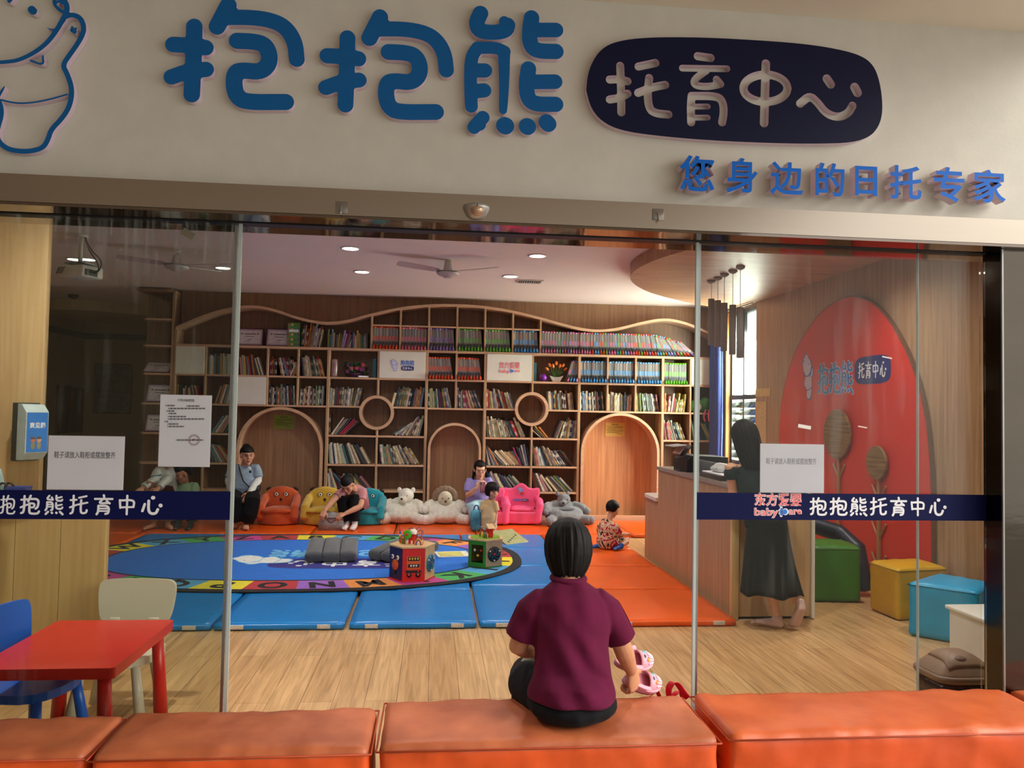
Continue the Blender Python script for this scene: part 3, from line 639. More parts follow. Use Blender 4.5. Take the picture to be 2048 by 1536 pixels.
def arch(cx, ro, top, w=.038, niche=oak_niche):
    zc = top-ro; n = 28; mb = MB()
    out = [(cx+ro, .05)]+[(cx+ro*math.cos(PI*i/n), zc+ro*math.sin(PI*i/n)) for i in range(n+1)]+[(cx-ro, .05)]; ri = ro-w
    inn = [(cx+ri, .05)]+[(cx+ri*math.cos(PI*i/n), zc+ri*math.sin(PI*i/n)) for i in range(n+1)]+[(cx-ri, .05)]
    for i in range(len(out)-1):
        vs = [(p[0], y, p[1]) for y in (SF-.014, SB) for p in (out[i], out[i+1], inn[i+1], inn[i])]
        mb.add(vs, [[0, 1, 2, 3], [0, 4, 5, 1], [2, 6, 7, 3]], 0)
    obj('arch_frame', mb, oak_edge, bc, (cx, SB, .05))
    obj('niche_panel', MB().prism(inn, M.Translation((0, SB-.004, 0)) @ MXW, .008), niche, bc, (cx, SB, .05))
arch(-2.09, .575, 1.565); arch(.29, .372, 1.385, .034); arch(2.648, .572, 1.568, .038, wood('oak_niche_lit', (206, 150, 108), (178, 122, 84), 'z'))  # last niche's oak painted warmer and lighter for the window light on it
DOORS = ((-3.5, -3.12, 1.99, 2.365), (-2.69, -2.30, 1.593, 1.967), (3.68, 4.07, 1.993, 2.365))
for a, b, c, d in DOORS: obj('cupboard_door', MB().b2((a, SF-.006, c), (b, SF+.012, d), .003, smooth=False), white_board, bc, (a, SF, c))
# brand boards
for a, b, lab in ((-.775, -.14, 0), (.72, 1.355, 1)):
    d_ = obj('cupboard_door', MB().b2((a, SF-.006, 1.993), (b, SF+.012, 2.365), .003, smooth=False), white_board, bc, (a, SF, 1.993))
    yb = SF-.008; k = MB()
    if lab == 0:
        bl = [(r*.62, p) for r, p in bear_s] if 'bear_s' in globals() else None
    else:
        w_ = 998-1; brand(k, 998, 1040, 724, 748, yb, 0, 1, 2); obj('logo', k, [lilac_side, pink_ink, paw_blue], d_)
# waving bear figure in flat colours, shared by the small emblems (unit height, foot at 0)
BB = [(.36, .98), (.44, .955), (.46, .90), (.56, .86), (.66, .80), (.73, .70), (.80, .66), (.84, .60), (.82, .52), (.74, .47), (.73, .40), (.75, .28), (.72, .14), (.68, .04), (.58, .0), (.46, .0), (.38, .05), (.38, .16), (.34, .24), (.26, .27), (.20, .33), (.22, .42), (.30, .48), (.22, .53), (.14, .60), (.10, .70), (.06, .77), (.08, .86), (.15, .90), (.22, .92), (.28, .965)]
def bear_fig(mb, x0, z0, h, y, m_edge, m_fill, asp=.78):
    P_ = smooth_line(BB+[BB[0]], 2)[:-1]; cx = sum(p[0] for p in P_)/len(P_); cz = sum(p[1] for p in P_)/len(P_)
    mb.prism([(x0+h*asp*p[0], z0+h*p[1]) for p in P_], M.Translation((0, y, 0)) @ MXW, .0012, m_edge)
    mb.prism([(x0+h*asp*(cx+(p[0]-cx)*.90), z0+h*(cz+(p[1]-cz)*.94)) for p in P_], M.Translation((0, y-.0012, 0)) @ MXW, .0010, m_fill)
    for pts, r in (([(.16, .60), (.30, .50), (.50, .50), (.66, .58), (.74, .68)], .010), ([(.30, .24), (.45, .20), (.62, .23), (.72, .26)], .008), ([(.52, .74), (.53, .75)], .018), ([(.12, .86), (.17, .83), (.14, .78)], .008), ([(.73, .69), (.66, .58), (.60, .48)], .009)):
        q = [(x0+h*asp*a, y-.0024, z0+h*b) for a, b in pts]; mb.tube(q, h*r, 6, m_edge)
def logo_words(mb, x0, z0, x1, z1, y, m_let, fat=1.1):
    w = (x1-x0)/3
    for i, ch in enumerate('抱抱熊'): glyph_at(mb, ch, x0+w*i+w*.04, z0, x0+w*(i+1)-w*.04, z1, y, .002, m_let, fat)
def logo_pill(mb, x0, z0, x1, z1, y, m_pill, m_let):
    n = 40; cx, cz = (x0+x1)/2, (z0+z1)/2
    sgn = lambda a: (abs(a)**.5)*(1 if a >= 0 else -1)
    mb.prism([(cx+(x1-x0)/2*sgn(math.cos(2*PI*i/n)), cz+(z1-z0)/2*sgn(math.sin(2*PI*i/n))) for i in range(n)], M.Translation((0, y, 0)) @ MXW, .0015, m_pill)
    w = (x1-x0)*.80/4; xa = cx-2*w
    for i, ch in enumerate('托育中心'): glyph_at(mb, ch, xa+w*i+w*.08, cz-(z1-z0)*.30, xa+w*(i+1)-w*.08, cz+(z1-z0)*.30, y-.0015, .0012, m_let, 1.15)
emb_blue = pm('emblem_blue', (70, 112, 200), .5); emb_lilac = pm('emblem_lilac', (206, 208, 236), .5); emb_navy = pm('emblem_navy', (24, 34, 110), .5)
k = MB(); yb = SF-.008
a = PY(780, 742, yb); b = PY(798, 718, yb); bear_fig(k, a.x, a.z, b.z-a.z, yb, 0, 1)
a = PY(801, 731, yb); b = PY(829, 721, yb); logo_words(k, a.x, a.z, b.x, b.z, yb, 0, 1.3)
a = PY(802, 741, yb); b = PY(828, 732.5, yb); logo_pill(k, a.x, a.z, b.x, b.z, yb, 2, 3)
obj('logo', k, [emb_blue, emb_lilac, emb_navy, white_film], [o for o in bc.children if o.name.startswith('cupboard_door')][3])

# open-ended display tower beside it
tw = thing('display_shelf', 'narrow open display tower with framed certificates at the bookcase end', 'shelf unit', (-3.76, 10.95, 0))
obj('back_panel', MB().b2((-3.98, SB, .02), (-3.53, SB+.015, 3.14)), oak_back, tw)
obj('end_panel', MB().b2((-3.566, SF, 0), (-3.532, SB, 3.12), .003, smooth=False), oak, tw)
for z in (.42, .78, 1.18, 1.58, 1.98, 2.36, 2.72): obj('shelf', MB().prism([(-3.98, 0), (-3.567, 0), (-3.567, .299), (-3.90, .299), (-3.965, .20)], M(((1, 0, 0, 0), (0, -1, 0, SB), (0, 0, 1, z-.012), (0, 0, 0, 1))), .024), oak_edge, tw)
obj('cornice', MB().b2((-4.03, SF-.03, 3.09), (-3.567, SB, 3.14), .012), oak_top, tw)

# ---------------- picture books: one mesh, many copies
def book_mesh():
    mb = MB()   # unit thickness x depth x height, standing on z=0, spine to -y
    mb.b2((-.5, .0, 0), (-.40, 1, 1), .01, 0, smooth=False); mb.b2((.40, 0, 0), (.5, 1, 1), .01, 0, smooth=False)
    mb.tube([(0, .02, .001), (0, .02, .999)], (.5, .03), 12, 0, side=(1, 0, 0), cap=False)
    mb.b2((-.41, .02, .015), (.41, .97, .985), 0, 1, smooth=False); mb.b2((-.44, -.013, .62), (.44, .0, .80), 0, 2, smooth=False); mb.b2((-.3, -.013, .12), (.3, .0, .34), 0, 2, smooth=False)
    return mb
cover = pm('book_cover', (235, 235, 235), .42, .18, 30, obcol=True); pages = pm('book_pages', (214, 204, 184), .85, .08, 60)
def title_mat():
    m, t, o = newmat('book_title'); p = nd(t, 'ShaderNodeBsdfPrincipled'); oi = nd(t, 'ShaderNodeObjectInfo'); r = nd(t, 'ShaderNodeValToRGB'); r.color_ramp.interpolation = 'CONSTANT'
    for i, c in enumerate(((230, 226, 210), (52, 60, 96), (214, 160, 62), (120, 40, 44), (92, 140, 120), (224, 218, 214))):
        e = r.color_ramp.elements[i] if i < 2 else r.color_ramp.elements.new(i/6); e.position = i/6; e.color = rgb(c)
    t.links.new(oi.outputs['Random'], r.inputs[0]); mx = nd(t, 'ShaderNodeMix', data_type='RGBA'); mx.inputs[0].default_value = .45
    t.links.new(r.outputs[0], mx.inputs[6]); t.links.new(oi.outputs['Color'], mx.inputs[7]); t.links.new(mx.outputs[2], p.inputs['Base Color']); t.links.new(p.outputs[0], o.inputs[0]); return m
title = title_mat()
book0 = obj('picture_book', book_mesh(), [cover, pages, title]); BOOK_ME = book0.data; bpy.data.objects.remove(book0)
BC = [('white', (206, 204, 194)), ('cream', (206, 196, 160)), ('pale green', (150, 172, 140)), ('teal', (62, 104, 110)), ('navy', (40, 54, 92)), ('sky blue', (112, 142, 166)), ('dark red', (120, 36, 40)), ('red', (176, 48, 48)), ('yellow', (186, 164, 80)), ('orange', (186, 114, 62)), ('pink', (182, 122, 130)), ('magenta', (150, 40, 92)), ('grey', (130, 130, 130)), ('black', (36, 36, 38)), ('brown', (108, 78, 56)), ('olive green', (110, 120, 56)), ('tan', (176, 146, 108)), ('dark green', (46, 84, 60)), ('lilac', (156, 132, 172)), ('charcoal', (70, 72, 76))]
WB = [12, 11, 5, 3, 4, 4, 3, 2, 2, 2, 2, 1, 8, 6, 3, 2, 5, 3, 1, 8]
ORD = ['last', 'second', 'third', 'fourth', 'fifth', 'sixth', 'seventh', 'eighth', 'ninth', 'tenth', 'eleventh', 'twelfth', 'thirteenth', 'fourteenth', 'fifteenth', 'sixteenth', 'seventeenth', 'eighteenth', 'nineteenth', 'twentieth', 'twenty-first', 'twenty-second', 'twenty-third', 'twenty-fourth', 'twenty-fifth', 'twenty-sixth']
ORD[0] = 'first'
NB = 0
REST = MB(); CN = [c[0] for c in BC]
def row(x0, x1, z, leans, cell, h=(.24, .30), t=(.014, .024), pal=None, right=False, dep=.19, y=None):
    """a row of books standing from x0 on; leans gives the tilt in degrees for each (positive leans to larger x)"""
    global NB
    x = x1 if right else x0; items = []
    for a in leans:
        th = random.uniform(*t); hh = random.uniform(*h); an = math.radians(a+random.uniform(-1.2, 1.2)); c, s = math.cos(an), abs(math.sin(an))
        adv = th/max(.3, c)
        items.append([th, hh, an, adv])
    if len(items) >= 8 and not right:
        a = leans[-1]; lim = (x1-x0)-.012-min(.1, h[1]*abs(math.sin(math.radians(leans[0])))*(leans[0] < 0))-.004; room = lim-(h[1]*math.sin(math.radians(a)) if a > 0 else 0)
        while sum(i[3]+.0008 for i in items) < room and len(items) < 24:
            th = random.uniform(*t); items.append([th, random.uniform(*h), math.radians(a+random.uniform(-1.5, 1.5)), th/max(.3, math.cos(math.radians(a)))])
        while sum(i[3]+.0008 for i in items) > room and len(items) > 8: items.pop()
    tot = sum(i[3] for i in items)
    xs = []
    if right: x = x1-tot
    prev = items[0][2]
    for k, it in enumerate(items):
        th, hh, an, adv = it
        if k == 0 and an < 0 and not right: x += min(.1, hh*abs(math.sin(an))*.98)
        if k and prev*an < 0 and an < 0 < prev: x += hh*(abs(math.sin(an))+abs(math.sin(prev)))*.97
        xs.append(x+adv/2); x += adv+.0008; prev = an
    if right:
        over = max((xx+hh*math.sin(an)+.5*th) for xx, (th, hh, an, adv) in zip(xs, items))-x1
        if over > 0: xs = [q-over for q in xs]
    n = len(items)
    for k, (xx, (th, hh, an, adv)) in enumerate(zip(xs, items)):
        if xx+max(0, hh*math.sin(an)) > x1+.012 or xx-max(0, -hh*math.sin(an)) < x0-.02:
            hh = min(hh, .20)
        name, col = (pal[k % len(pal)] if pal else random.choices(BC, WB)[0])
        if cell[0] == '*' or NB >= 300:
            REST.mesh(BOOK_ME, 0, M.Translation((xx, SF+.05+random.uniform(0, .03), z+abs(math.sin(an))*th/2+.001)) @ M.Rotation(an, 4, 'Y') @ M.Diagonal((th, dep, hh, 1)))
            for q, p_ in enumerate(BOOK_ME.polygons): REST.m[q-len(BOOK_ME.polygons)] = len(BC) if p_.material_index == 1 else CN.index(name)
            continue
        o = bpy.data.objects.new('picture_book', BOOK_ME); COL.objects.link(o)
        lift = abs(math.sin(an))*th/2
        o.location = (xx, (y or SF)+.05+random.uniform(0, .03), z+lift+.001); o.scale = (th, dep, hh); o.rotation_euler = (0, an, 0)
        j = random.uniform(.85, 1.1); cc = rgb(tuple(min(255, q*j) for q in col)); o.color = cc
        o['label'] = '%s picture book, %s from the window end %s' % (name, ORD[n-1-k], cell); o['category'] = 'book'; o['group'] = 'picture books '+cell; NB += 1
S_ = .013
def L(n, a, b=None): return [a if b is None else a+(b-a)*i/max(1, n-1) for i in range(n)]
P = dict(BC); pk = lambda *n: [(q, P[q]) for q in n]
Z = {i: ZS[i]+S_ for i in range(7)}; Z[6] = 2.38+.018
row(-1.86, -1.50, Z[6], L(4, 0, 6)+L(10, 8, 12), 'beside the patterned gift box', (.25, .36), (.018, .026), pk('dark green', 'navy', 'orange', 'red', 'yellow', 'orange', 'tan', 'grey', 'lilac', 'white', 'dark red', 'cream', 'charcoal', 'white'))
row(-1.50, -.92, Z[6], L(6, 1, 0)+L(8, 4, 22)+L(5, 2, 0), '*under the wave dip', (.18, .26), (.018, .026), pk('olive green', 'teal', 'sky blue', 'tan', 'charcoal', 'grey', 'yellow', 'olive green', 'lilac', 'lilac', 'magenta', 'grey', 'white', 'pink', 'navy', 'grey', 'white', 'tan', 'yellow'))
row(-3.09, -2.72, Z[5], L(14, 0, -4), '*behind the smoked pane top row', (.24, .29), (.018, .026), pk('pale green', 'white', 'cream', 'sky blue', 'brown', 'teal', 'olive green', 'tan', 'cream', 'white'))
row(-2.68, -2.31, Z[5], L(9, -4, -10)+L(3, -16, -18), '*over the lower blank door', (.24, .29), (.018, .026))
row(-2.27, -1.90, Z[5], L(4, 0)+L(4, -13, -16), 'with maroon volumes in front', (.23, .28), (.02, .027), pk('magenta', 'dark red', 'brown', 'black', 'orange', 'cream', 'navy', 'sky blue'))
row(-2.0, -1.895, Z[5], L(3, 22, 14), '*in the maroon cell corner', (.17, .20), (.018, .024), right=True)
row(-1.86, -1.49, Z[5], L(13, -7, -16), 'beside the flower basket cell', (.24, .29), (.018, .025))
row(-3.49, -3.15, Z[4], L(10, 0, -3)+L(2, -12), '*under the upper blank door', (.2, .28), (.016, .024))
row(-3.09, -2.72, Z[4], L(11, 18, 8), '*beside the lower blank door', (.24, .28), (.018, .026), right=True)
row(-2.27, -1.90, Z[4], L(13, 1, -5), 'over the shaded wide arch', (.22, .29), (.017, .026))
row(-1.86, -1.49, Z[4], L(14, 4, 1), 'at the wide arch shoulder', (.20, .28), (.016, .025))
row(-1.45, -.93, Z[4], L(10, 1, 6)+L(11, 10, 22), 'over the lower ring', (.23, .27), (0.024, 0.035))
row(-.56, -.14, Z[4], L(13, 14, 8), 'under the bear logo board', (.24, .29), (0.026, 0.038), right=True)
row(-.10, .275, Z[4], L(8, -2, -6)+L(5, -8, -12), 'in the centre bay first cell', (.22, .29), (.018, .028))
row(.305, .685, Z[4], L(6, 0, -6)+L(6, -10, -22), 'in the centre bay second cell', (.22, .29), (.018, .026), pk('lilac', 'charcoal', 'grey', 'cream', 'magenta', 'magenta', 'white', 'red', 'pink', 'cream', 'tan', 'dark green'))
row(.72, 1.15, Z[4], L(11, -2, -18), 'under the pink logo board', (.23, .29), (.018, .026), pk('orange', 'red', 'cream', 'yellow', 'white', 'sky blue', 'white', 'red', 'dark red', 'navy', 'cream'))
row(1.60, 2.025, Z[4], L(15, -3, -9), 'under the tulip pot', (.22, .29), (0.026, 0.038), right=False)
row(2.06, 2.44, Z[4], L(13, -1, -6), 'under the first blue cases', (.24, .29), (.018, .027))
row(2.465, 2.85, Z[4], L(13, -2, 2), 'under the second blue cases', (.22, .28), (.018, .027))
row(2.875, 3.245, Z[4], L(12, -2, -9), 'under the third blue cases', (.23, .27), (.018, .027))
row(3.28, 3.66, Z[4], L(7, 0, 8)+L(8, 10, 5), 'under the green cases', (.16, .28), (.018, .026), pk('white', 'orange', 'tan', 'pink', 'cream', 'white', 'red', 'olive green', 'yellow', 'yellow', 'olive green', 'yellow', 'orange', 'yellow', 'orange'))
row(-3.09, -2.72, Z[3], L(8, 32, 26), '*level with the arch sign', (.22, .28), (.016, .024), right=True)
row(-1.45, -1.42, Z[3], L(1, 0), 'upright by the wide arch', (.28, .29))
row(-1.42, -.93, Z[3], L(11, 34, 52), '*below the lower ring', (.24, .30), (.015, .024), pk('white', 'tan', 'grey', 'charcoal', 'magenta', 'red', 'pink', 'black', 'cream', 'black', 'tan'))
row(-.66, -.14, Z[3], L(3, 58, 48)+L(8, 38, 14), 'beside the arch top', (.22, .30), (0.021, 0.034), right=True)
row(.72, 1.34, Z[3], L(15, -8, -24), 'across from the narrow arch', (.23, .30), (0.024, 0.035))
row(1.40, 1.62, Z[3], L(4, -50, -40), '*lying below the upper ring', (.17, .22), (.016, .024))
row(1.72, 2.025, Z[3], L(11, 22, 3), 'beside the lit arch', (.24, .31), (0.023, 0.034), right=True)
row(3.28, 3.66, Z[3], L(13, -6, -22), 'over the printer', (.23, .29), (.017, .026))
row(3.69, 4.06, Z[3], L(11, -10, -26), '*under the toy cell', (.24, .29), (.016, .024), pk('pale green', 'teal', 'dark green', 'teal', 'sky blue', 'charcoal', 'teal', 'navy', 'teal', 'olive green', 'yellow'))
row(-3.09, -2.72, Z[2], L(12, -22, -38), '*behind the polo shirted woman', (.24, .28), (.015, .022))
row(-1.45, -.82, Z[2], L(16, -4, -28), '*over the pink shirted woman', (.24, .31), (0.024, 0.035))
row(-.77, -.14, Z[2], L(17, -6, -33), 'over the cream plush bear', (.24, .30), (0.021, 0.035))
row(.72, 1.36, Z[2], L(9, -6, -44), '*level with the seated mother', (.24, .30), (0.021, 0.031))
row(.9, 1.36, Z[2], L(6, -24, -8), '*above the pink armchair', (.26, .31), (.018, .026), right=True)
row(1.38, 2.02, Z[2], L(14, -8, -36), 'above the grey plush', (.23, .30), (0.021, 0.032))
row(-1.45, -.82, Z[1], L(8, -4, -40), '*behind the teal chair', (.22, .30), (0.024, 0.035))
row(.74, 1.36, Z[1], L(14, -20, -42), '*between mother and pink armchair', (.24, .30), (0.021, 0.032))
row(1.38, 2.02, Z[1], L(12, -12, -44), '*behind the pink armchair', (.24, .30), (0.021, 0.032))
tag(obj('picture_books', REST, [pm('cover_'+n.replace(' ', '_'), c, .42, .12, 30) for n, c in BC]+[pages], None, (0, SF, 1.5)), 'many more thin picture books filling the other shelf cells', 'books', None, 'stuff')
print('books', NB)

# ---------------- clear storybook cases with a coloured clip and handle
def case_body():
    mb = MB().b2((-.5, 0, 0), (.5, 1, 1), .02, 0, smooth=False)
    mb.b2((-.26, -.008, .60), (.04, 0, .95), 0, 1, smooth=False); mb.b2((.20, -.008, .06), (.32, 0, .97), 0, 3, smooth=False); mb.b2((-.40, -.008, .08), (.40, .0, .34), 0, 2, smooth=False); return mb
pouch = pm('clear_pouch', (126, 124, 124), .14, .2, 24, spec=.8, coat=.6)
def insert_mat():
    m, t, o = newmat('case_insert'); p = nd(t, 'ShaderNodeBsdfPrincipled'); oi = nd(t, 'ShaderNodeObjectInfo'); r = nd(t, 'ShaderNodeValToRGB'); r.color_ramp.interpolation = 'CONSTANT'
    for i, c in enumerate(((150, 142, 118), (132, 108, 90), (100, 122, 100), (164, 158, 150), (138, 94, 86), (92, 108, 120))):
        e = r.color_ramp.elements[i] if i < 2 else r.color_ramp.elements.new(i/6); e.position = i/6; e.color = rgb(c)
    t.links.new(oi.outputs['Random'], r.inputs[0]); t.links.new(r.outputs[0], p.inputs['Base Color']); p.inputs['Roughness'].default_value = .3; t.links.new(p.outputs[0], o.inputs[0]); return m
insert = insert_mat(); dark_band = pm('case_dark', (48, 50, 56), .4, .2, 20); pouch_edge = pm('pouch_edge', (172, 170, 166), .2, .1)
tint = pm('case_clip', (235, 235, 235), .35, .06, 20, obcol=True)
CB = obj('storybook_case', case_body(), [pouch, insert, dark_band, pouch_edge])
cb = obj('label_band', MB().b2((-.46, -.012, .40), (.46, .0, .60), 0, smooth=False), tint, CB)
ct = obj('clip', MB().b2((-.5, -.03, .965), (.5, .3, 1.03), .05, smooth=True), tint, CB)
chd = obj('handle', MB().tube([(-.2, -.01, .03), (-.34, -.16, .06), (0, -.30, .10), (.34, -.16, .06), (.2, -.01, .03)], (.2, .042), 8, side=(1, 0, 0)), tint, CB)
CK = {'orange': (232, 76, 28), 'pink': (226, 110, 140), 'violet': (140, 112, 186), 'green': (96, 176, 48), 'blue': (72, 150, 214), 'lime': (110, 206, 40), 'lilac': (176, 140, 196), 'pale blue': (104, 170, 224)}
NC = 0
def cases(x0, x1, z, cols, leans, cell, w=.040, h=.30, right=False):
    global NC
    n = len(leans); x = x0; pos = []
    for a in leans:
        an = math.radians(a); adv = w/math.cos(an); pos.append((x+adv/2, an)); x += adv+.0015
    sh = x1-x if right else 0
    for k, (xx, an) in enumerate(pos):
        cn = cols[k % len(cols)]; r = CB.copy(); COL.objects.link(r)
        r.location = (xx+sh, SF+.03+random.uniform(0, .012), z+abs(math.sin(an))*w/2+.002); r.scale = (w, .23, h*random.uniform(.985, 1.01)); r.rotation_euler = (0, an, 0)
        j = random.uniform(.9, 1.05)
        for q in CB.children:
            c = q.copy(); COL.objects.link(c); c.parent = r; cc = rgb(CK[cn]); c.color = tuple(t_*(j if q is not cb else .75) for t_ in cc[:3])+(1,)
            if q is cb: c.color = tuple(min(1, .10+t_*.55) for t_ in cc[:3])+(1,)
        tag(r, 'storybook case with %s clip, %s from the window end %s' % (cn, ORD[n-1-k], cell), 'storybook case', 'storybook cases '+cell); NC += 1
z6 = Z[6]
for k, (c, n, a) in enumerate((('orange', 8, 0), ('pink', 8, 0), ('violet', 8, -3), ('green', 8, -4), ('green', 8, -4), ('blue', 8, -2))):
    nm = ['of top cell', 'of second top cell', 'of violet top cell', 'of fourth top cell', 'of fifth top cell', 'of sixth top cell'][k]
    cases(-.878+.3945*k, -.52+.3945*k, z6, [c], L(n, a, a*1.6), nm, .0425)
mix = ['lilac', 'pink', 'lilac', 'pink', 'pink', 'lilac', 'green', 'violet', 'orange', 'violet']
cases(1.49, 2.1, z6, mix, L(16, 0, -1), 'under the wave rise', .0385)
mix2 = ['pink', 'pink', 'orange', 'blue', 'pale blue', 'orange', 'orange', 'green', 'violet', 'pink', 'pink', 'blue', 'green', 'orange', 'pale blue', 'violet']
cases(2.125, 2.9, z6, mix2, L(19, 0, -7), 'under the second wave dip', .0385)
mix3 = ['orange', 'green', 'orange', 'orange', 'violet', 'orange', 'orange', 'pale blue', 'pale blue', 'green', 'orange', 'pale blue', 'lilac', 'pale blue']
cases(2.88, 4.0, z6, mix3, L(9, -7, -12)+L(7, -20, -36)+L(4, -42, -50), 'leaning by the window', .038)
cases(-.09, .27, Z[5], ['orange'], L(8, -5, -10), 'of lower orange cell', .041)
cases(.31, .68, Z[5], ['orange'], L(8, -4, -9), 'of second orange cell', .041)
cases(1.80, 2.02, Z[5], ['pink', 'blue', 'blue', 'lilac'], L(4, 16, 6), 'beside the tulip pot', .041, right=True)
cases(2.065, 2.43, Z[5], ['blue'], L(9, -1), 'of first blue cell', .0395)
cases(2.47, 2.84, Z[5], ['pale blue', 'blue'], L(9, 0), 'of second blue cell', .0395)
cases(2.88, 3.25, Z[5], ['blue', 'pale blue'], L(9, -1, -3), 'of third blue cell', .0385)
cases(3.28, 3.66, Z[5], ['lime'], L(9, 0, -1), 'of lime cell', .0365)
for q in list(CB.children): bpy.data.objects.remove(q)
bpy.data.objects.remove(CB); print('cases', NC)
# ---------------- soft upholstered boxes
def softbox(mb, a, b, r=.03, bulge=0, wr=0, res=.03, mat=0, seed=0, wfront=0):
    """padded box: rounded edges, slightly domed top, wrinkled cover"""
    a, b = V(a), V(b); d = b-a; N = [max(3, int(math.ceil(d[i]/res))) for i in range(3)]
    idx = {}; vs = []; fs = []
    def vid(i, j, k):
        if (i, j, k) in idx: return idx[i, j, k]
        p = V((a.x+d.x*i/N[0], a.y+d.y*j/N[1], a.z+d.z*k/N[2]))
        u, v, w = (2*i/N[0]-1), (2*j/N[1]-1), k/N[2]
        q = V([min(max(p[t], a[t]+r), b[t]-r) for t in range(3)]); e = p-q
        n = e.normalized() if e.length > 1e-9 else V((0, 0, 0)); p2 = q+n*r if e.length > 1e-9 else p
        if k > N[2]*.5: p2.z += bulge*(1-u*u)*(1-v*v)*w
        if wr:
            s = V((seed*3.1, 0, 0)); f = noise.noise(V((p.x*6, p.y*5, p.z*7))+s)+.6*noise.noise(V((p.x*17, p.y*9, p.z*13))+s)
            edge = .35+1.0*max(0, abs(v)-.55)*2
            p2 += n*wr*f*edge if e.length > 1e-9 else V((0, 0, wr*f*.4 if k == N[2] else 0))
        idx[i, j, k] = len(vs); vs.append(p2); return idx[i, j, k]
    X, Y_, Z_ = N
    for i in range(X):
        for j in range(Y_):
            for k in (0, Z_): fs.append([vid(i, j, k), vid(i+1, j, k), vid(i+1, j+1, k), vid(i, j+1, k)])
    for i in range(X):
        for k in range(Z_):
            for j in (0, Y_): fs.append([vid(i, j, k), vid(i+1, j, k), vid(i+1, j, k+1), vid(i, j, k+1)])
    for j in range(Y_):
        for k in range(Z_):
            for i in (0, X): fs.append([vid(i, j, k), vid(i, j+1, k), vid(i, j+1, k+1), vid(i, j, k+1)])
    return mb.add(vs, fs, mat, True)
vinyl_or = pm('vinyl_orange', (220, 84, 26), .42, .08, 5, bump=.18, bscale=14)
vinyl_or_top = pm('vinyl_orange_worn', (196, 108, 66), .5, .16, 7, bump=.25, bscale=16, col2=(170, 86, 50)); vinyl_or_lit = pm('vinyl_orange_lit', (226, 112, 60), .42, .1, 7, bump=.2, bscale=16, col2=(210, 94, 46))  # brighter copy puts the stronger light on the right-hand benches into the colour
seam_or = pm('seam_orange', (176, 66, 26), .6, .1)
def bench(x0, x1, y0, y1, h, label, k):
    cx, cy = (x0+x1)/2, (y0+y1)/2
    t = thing('bench', label, 'bench', (cx, cy, 0), 'orange padded benches before the doorway')
    b = softbox(MB(), (x0, y0, .004), (x1, y1, h), .022, .012, .011, .026, 0, k)
    for i, f in enumerate(b.f):
        if min(b.v[q][2] for q in f) > h-.03: b.m[i] = 1
    obj('cushion', b, [vinyl_or, vinyl_or_lit if k > 3 else vinyl_or_top], t)
    s = MB(); z = h-.018; e = .0065
    s.tube([(x0-e, y0-e, z), (x1+e, y0-e, z)], .0032, 6); s.tube([(x0-e, y1+e, z), (x1+e, y1+e, z)], .0032, 6)
    for x in (x0-e, x1+e): s.tube([(x, y0-e, z), (x, y1+e, z)], .0032, 6)
    obj('piping', s, seam_or, t)
    return t
bench(-2.35, -1.125, 2.71, 3.03, .40, 'orange padded bench below the red play table', 1)
bench(-1.10, -.195, 2.68, 3.05, .405, 'orange padded bench between the red table bench and the seated woman bench', 2)
bench(-.165, 1.03, 2.685, 3.11, .41, 'orange padded bench the maroon shirted woman sits on', 3)
bench(1.075, 2.43, 2.70, 3.11, .413, 'brighter orange padded bench before the clear panes and bin', 4)
bench(2.50, 3.4, 2.78, 3.16, .39, 'orange padded bench end before the steel column', 5)

# ---------------- children's table and chairs
def glossy(n, c): return pm(n, c, .32, .04, 3)
red_pl, blue_pl, wht_pl = glossy('red_plastic', (206, 34, 28)), glossy('blue_plastic', (16, 98, 214)), glossy('cream_plastic', (206, 200, 182))
def cone_leg(mb, x, y, z0, z1, dx, dy, r0, r1): return mb.tube([(x+dx, y+dy, z0), (x+dx*.5, y+dy*.5, (z0+z1)/2), (x, y, z1)], [r0, (r0+r1)/2, r1], 18, cap=.05)
def kid_table(x0, x1, y0, y1, h, label):
    t = thing('play_table', label, 'table', ((x0+x1)/2, (y0+y1)/2, 0))
    c = .05; poly = smooth_line([(x0+c, y0), (x1-c, y0), (x1, y0), (x1, y0+c), (x1, y1-c), (x1, y1), (x1-c, y1), (x0+c, y1), (x0, y1), (x0, y1-c), (x0, y0+c), (x0, y0), (x0+c, y0)], 2)[:-1]
    mb = MB().prism(poly, M.Translation((0, 0, h-.045)), .045, smooth=False); obj('tabletop', mb, red_pl, t)
    for x, sx in ((x0+.06, -1), (x1-.06, 1)):
        for y, sy in ((y0+.06, -1), (y1-.06, 1)): obj('leg', cone_leg(MB(), x, y, .0, h-.044, sx*.025, sy*.02, .034, .026), red_pl, t)
kid_table(-1.83, -1.275, 3.318, 4.05, .48, 'small red plastic play table behind the smoked pane')
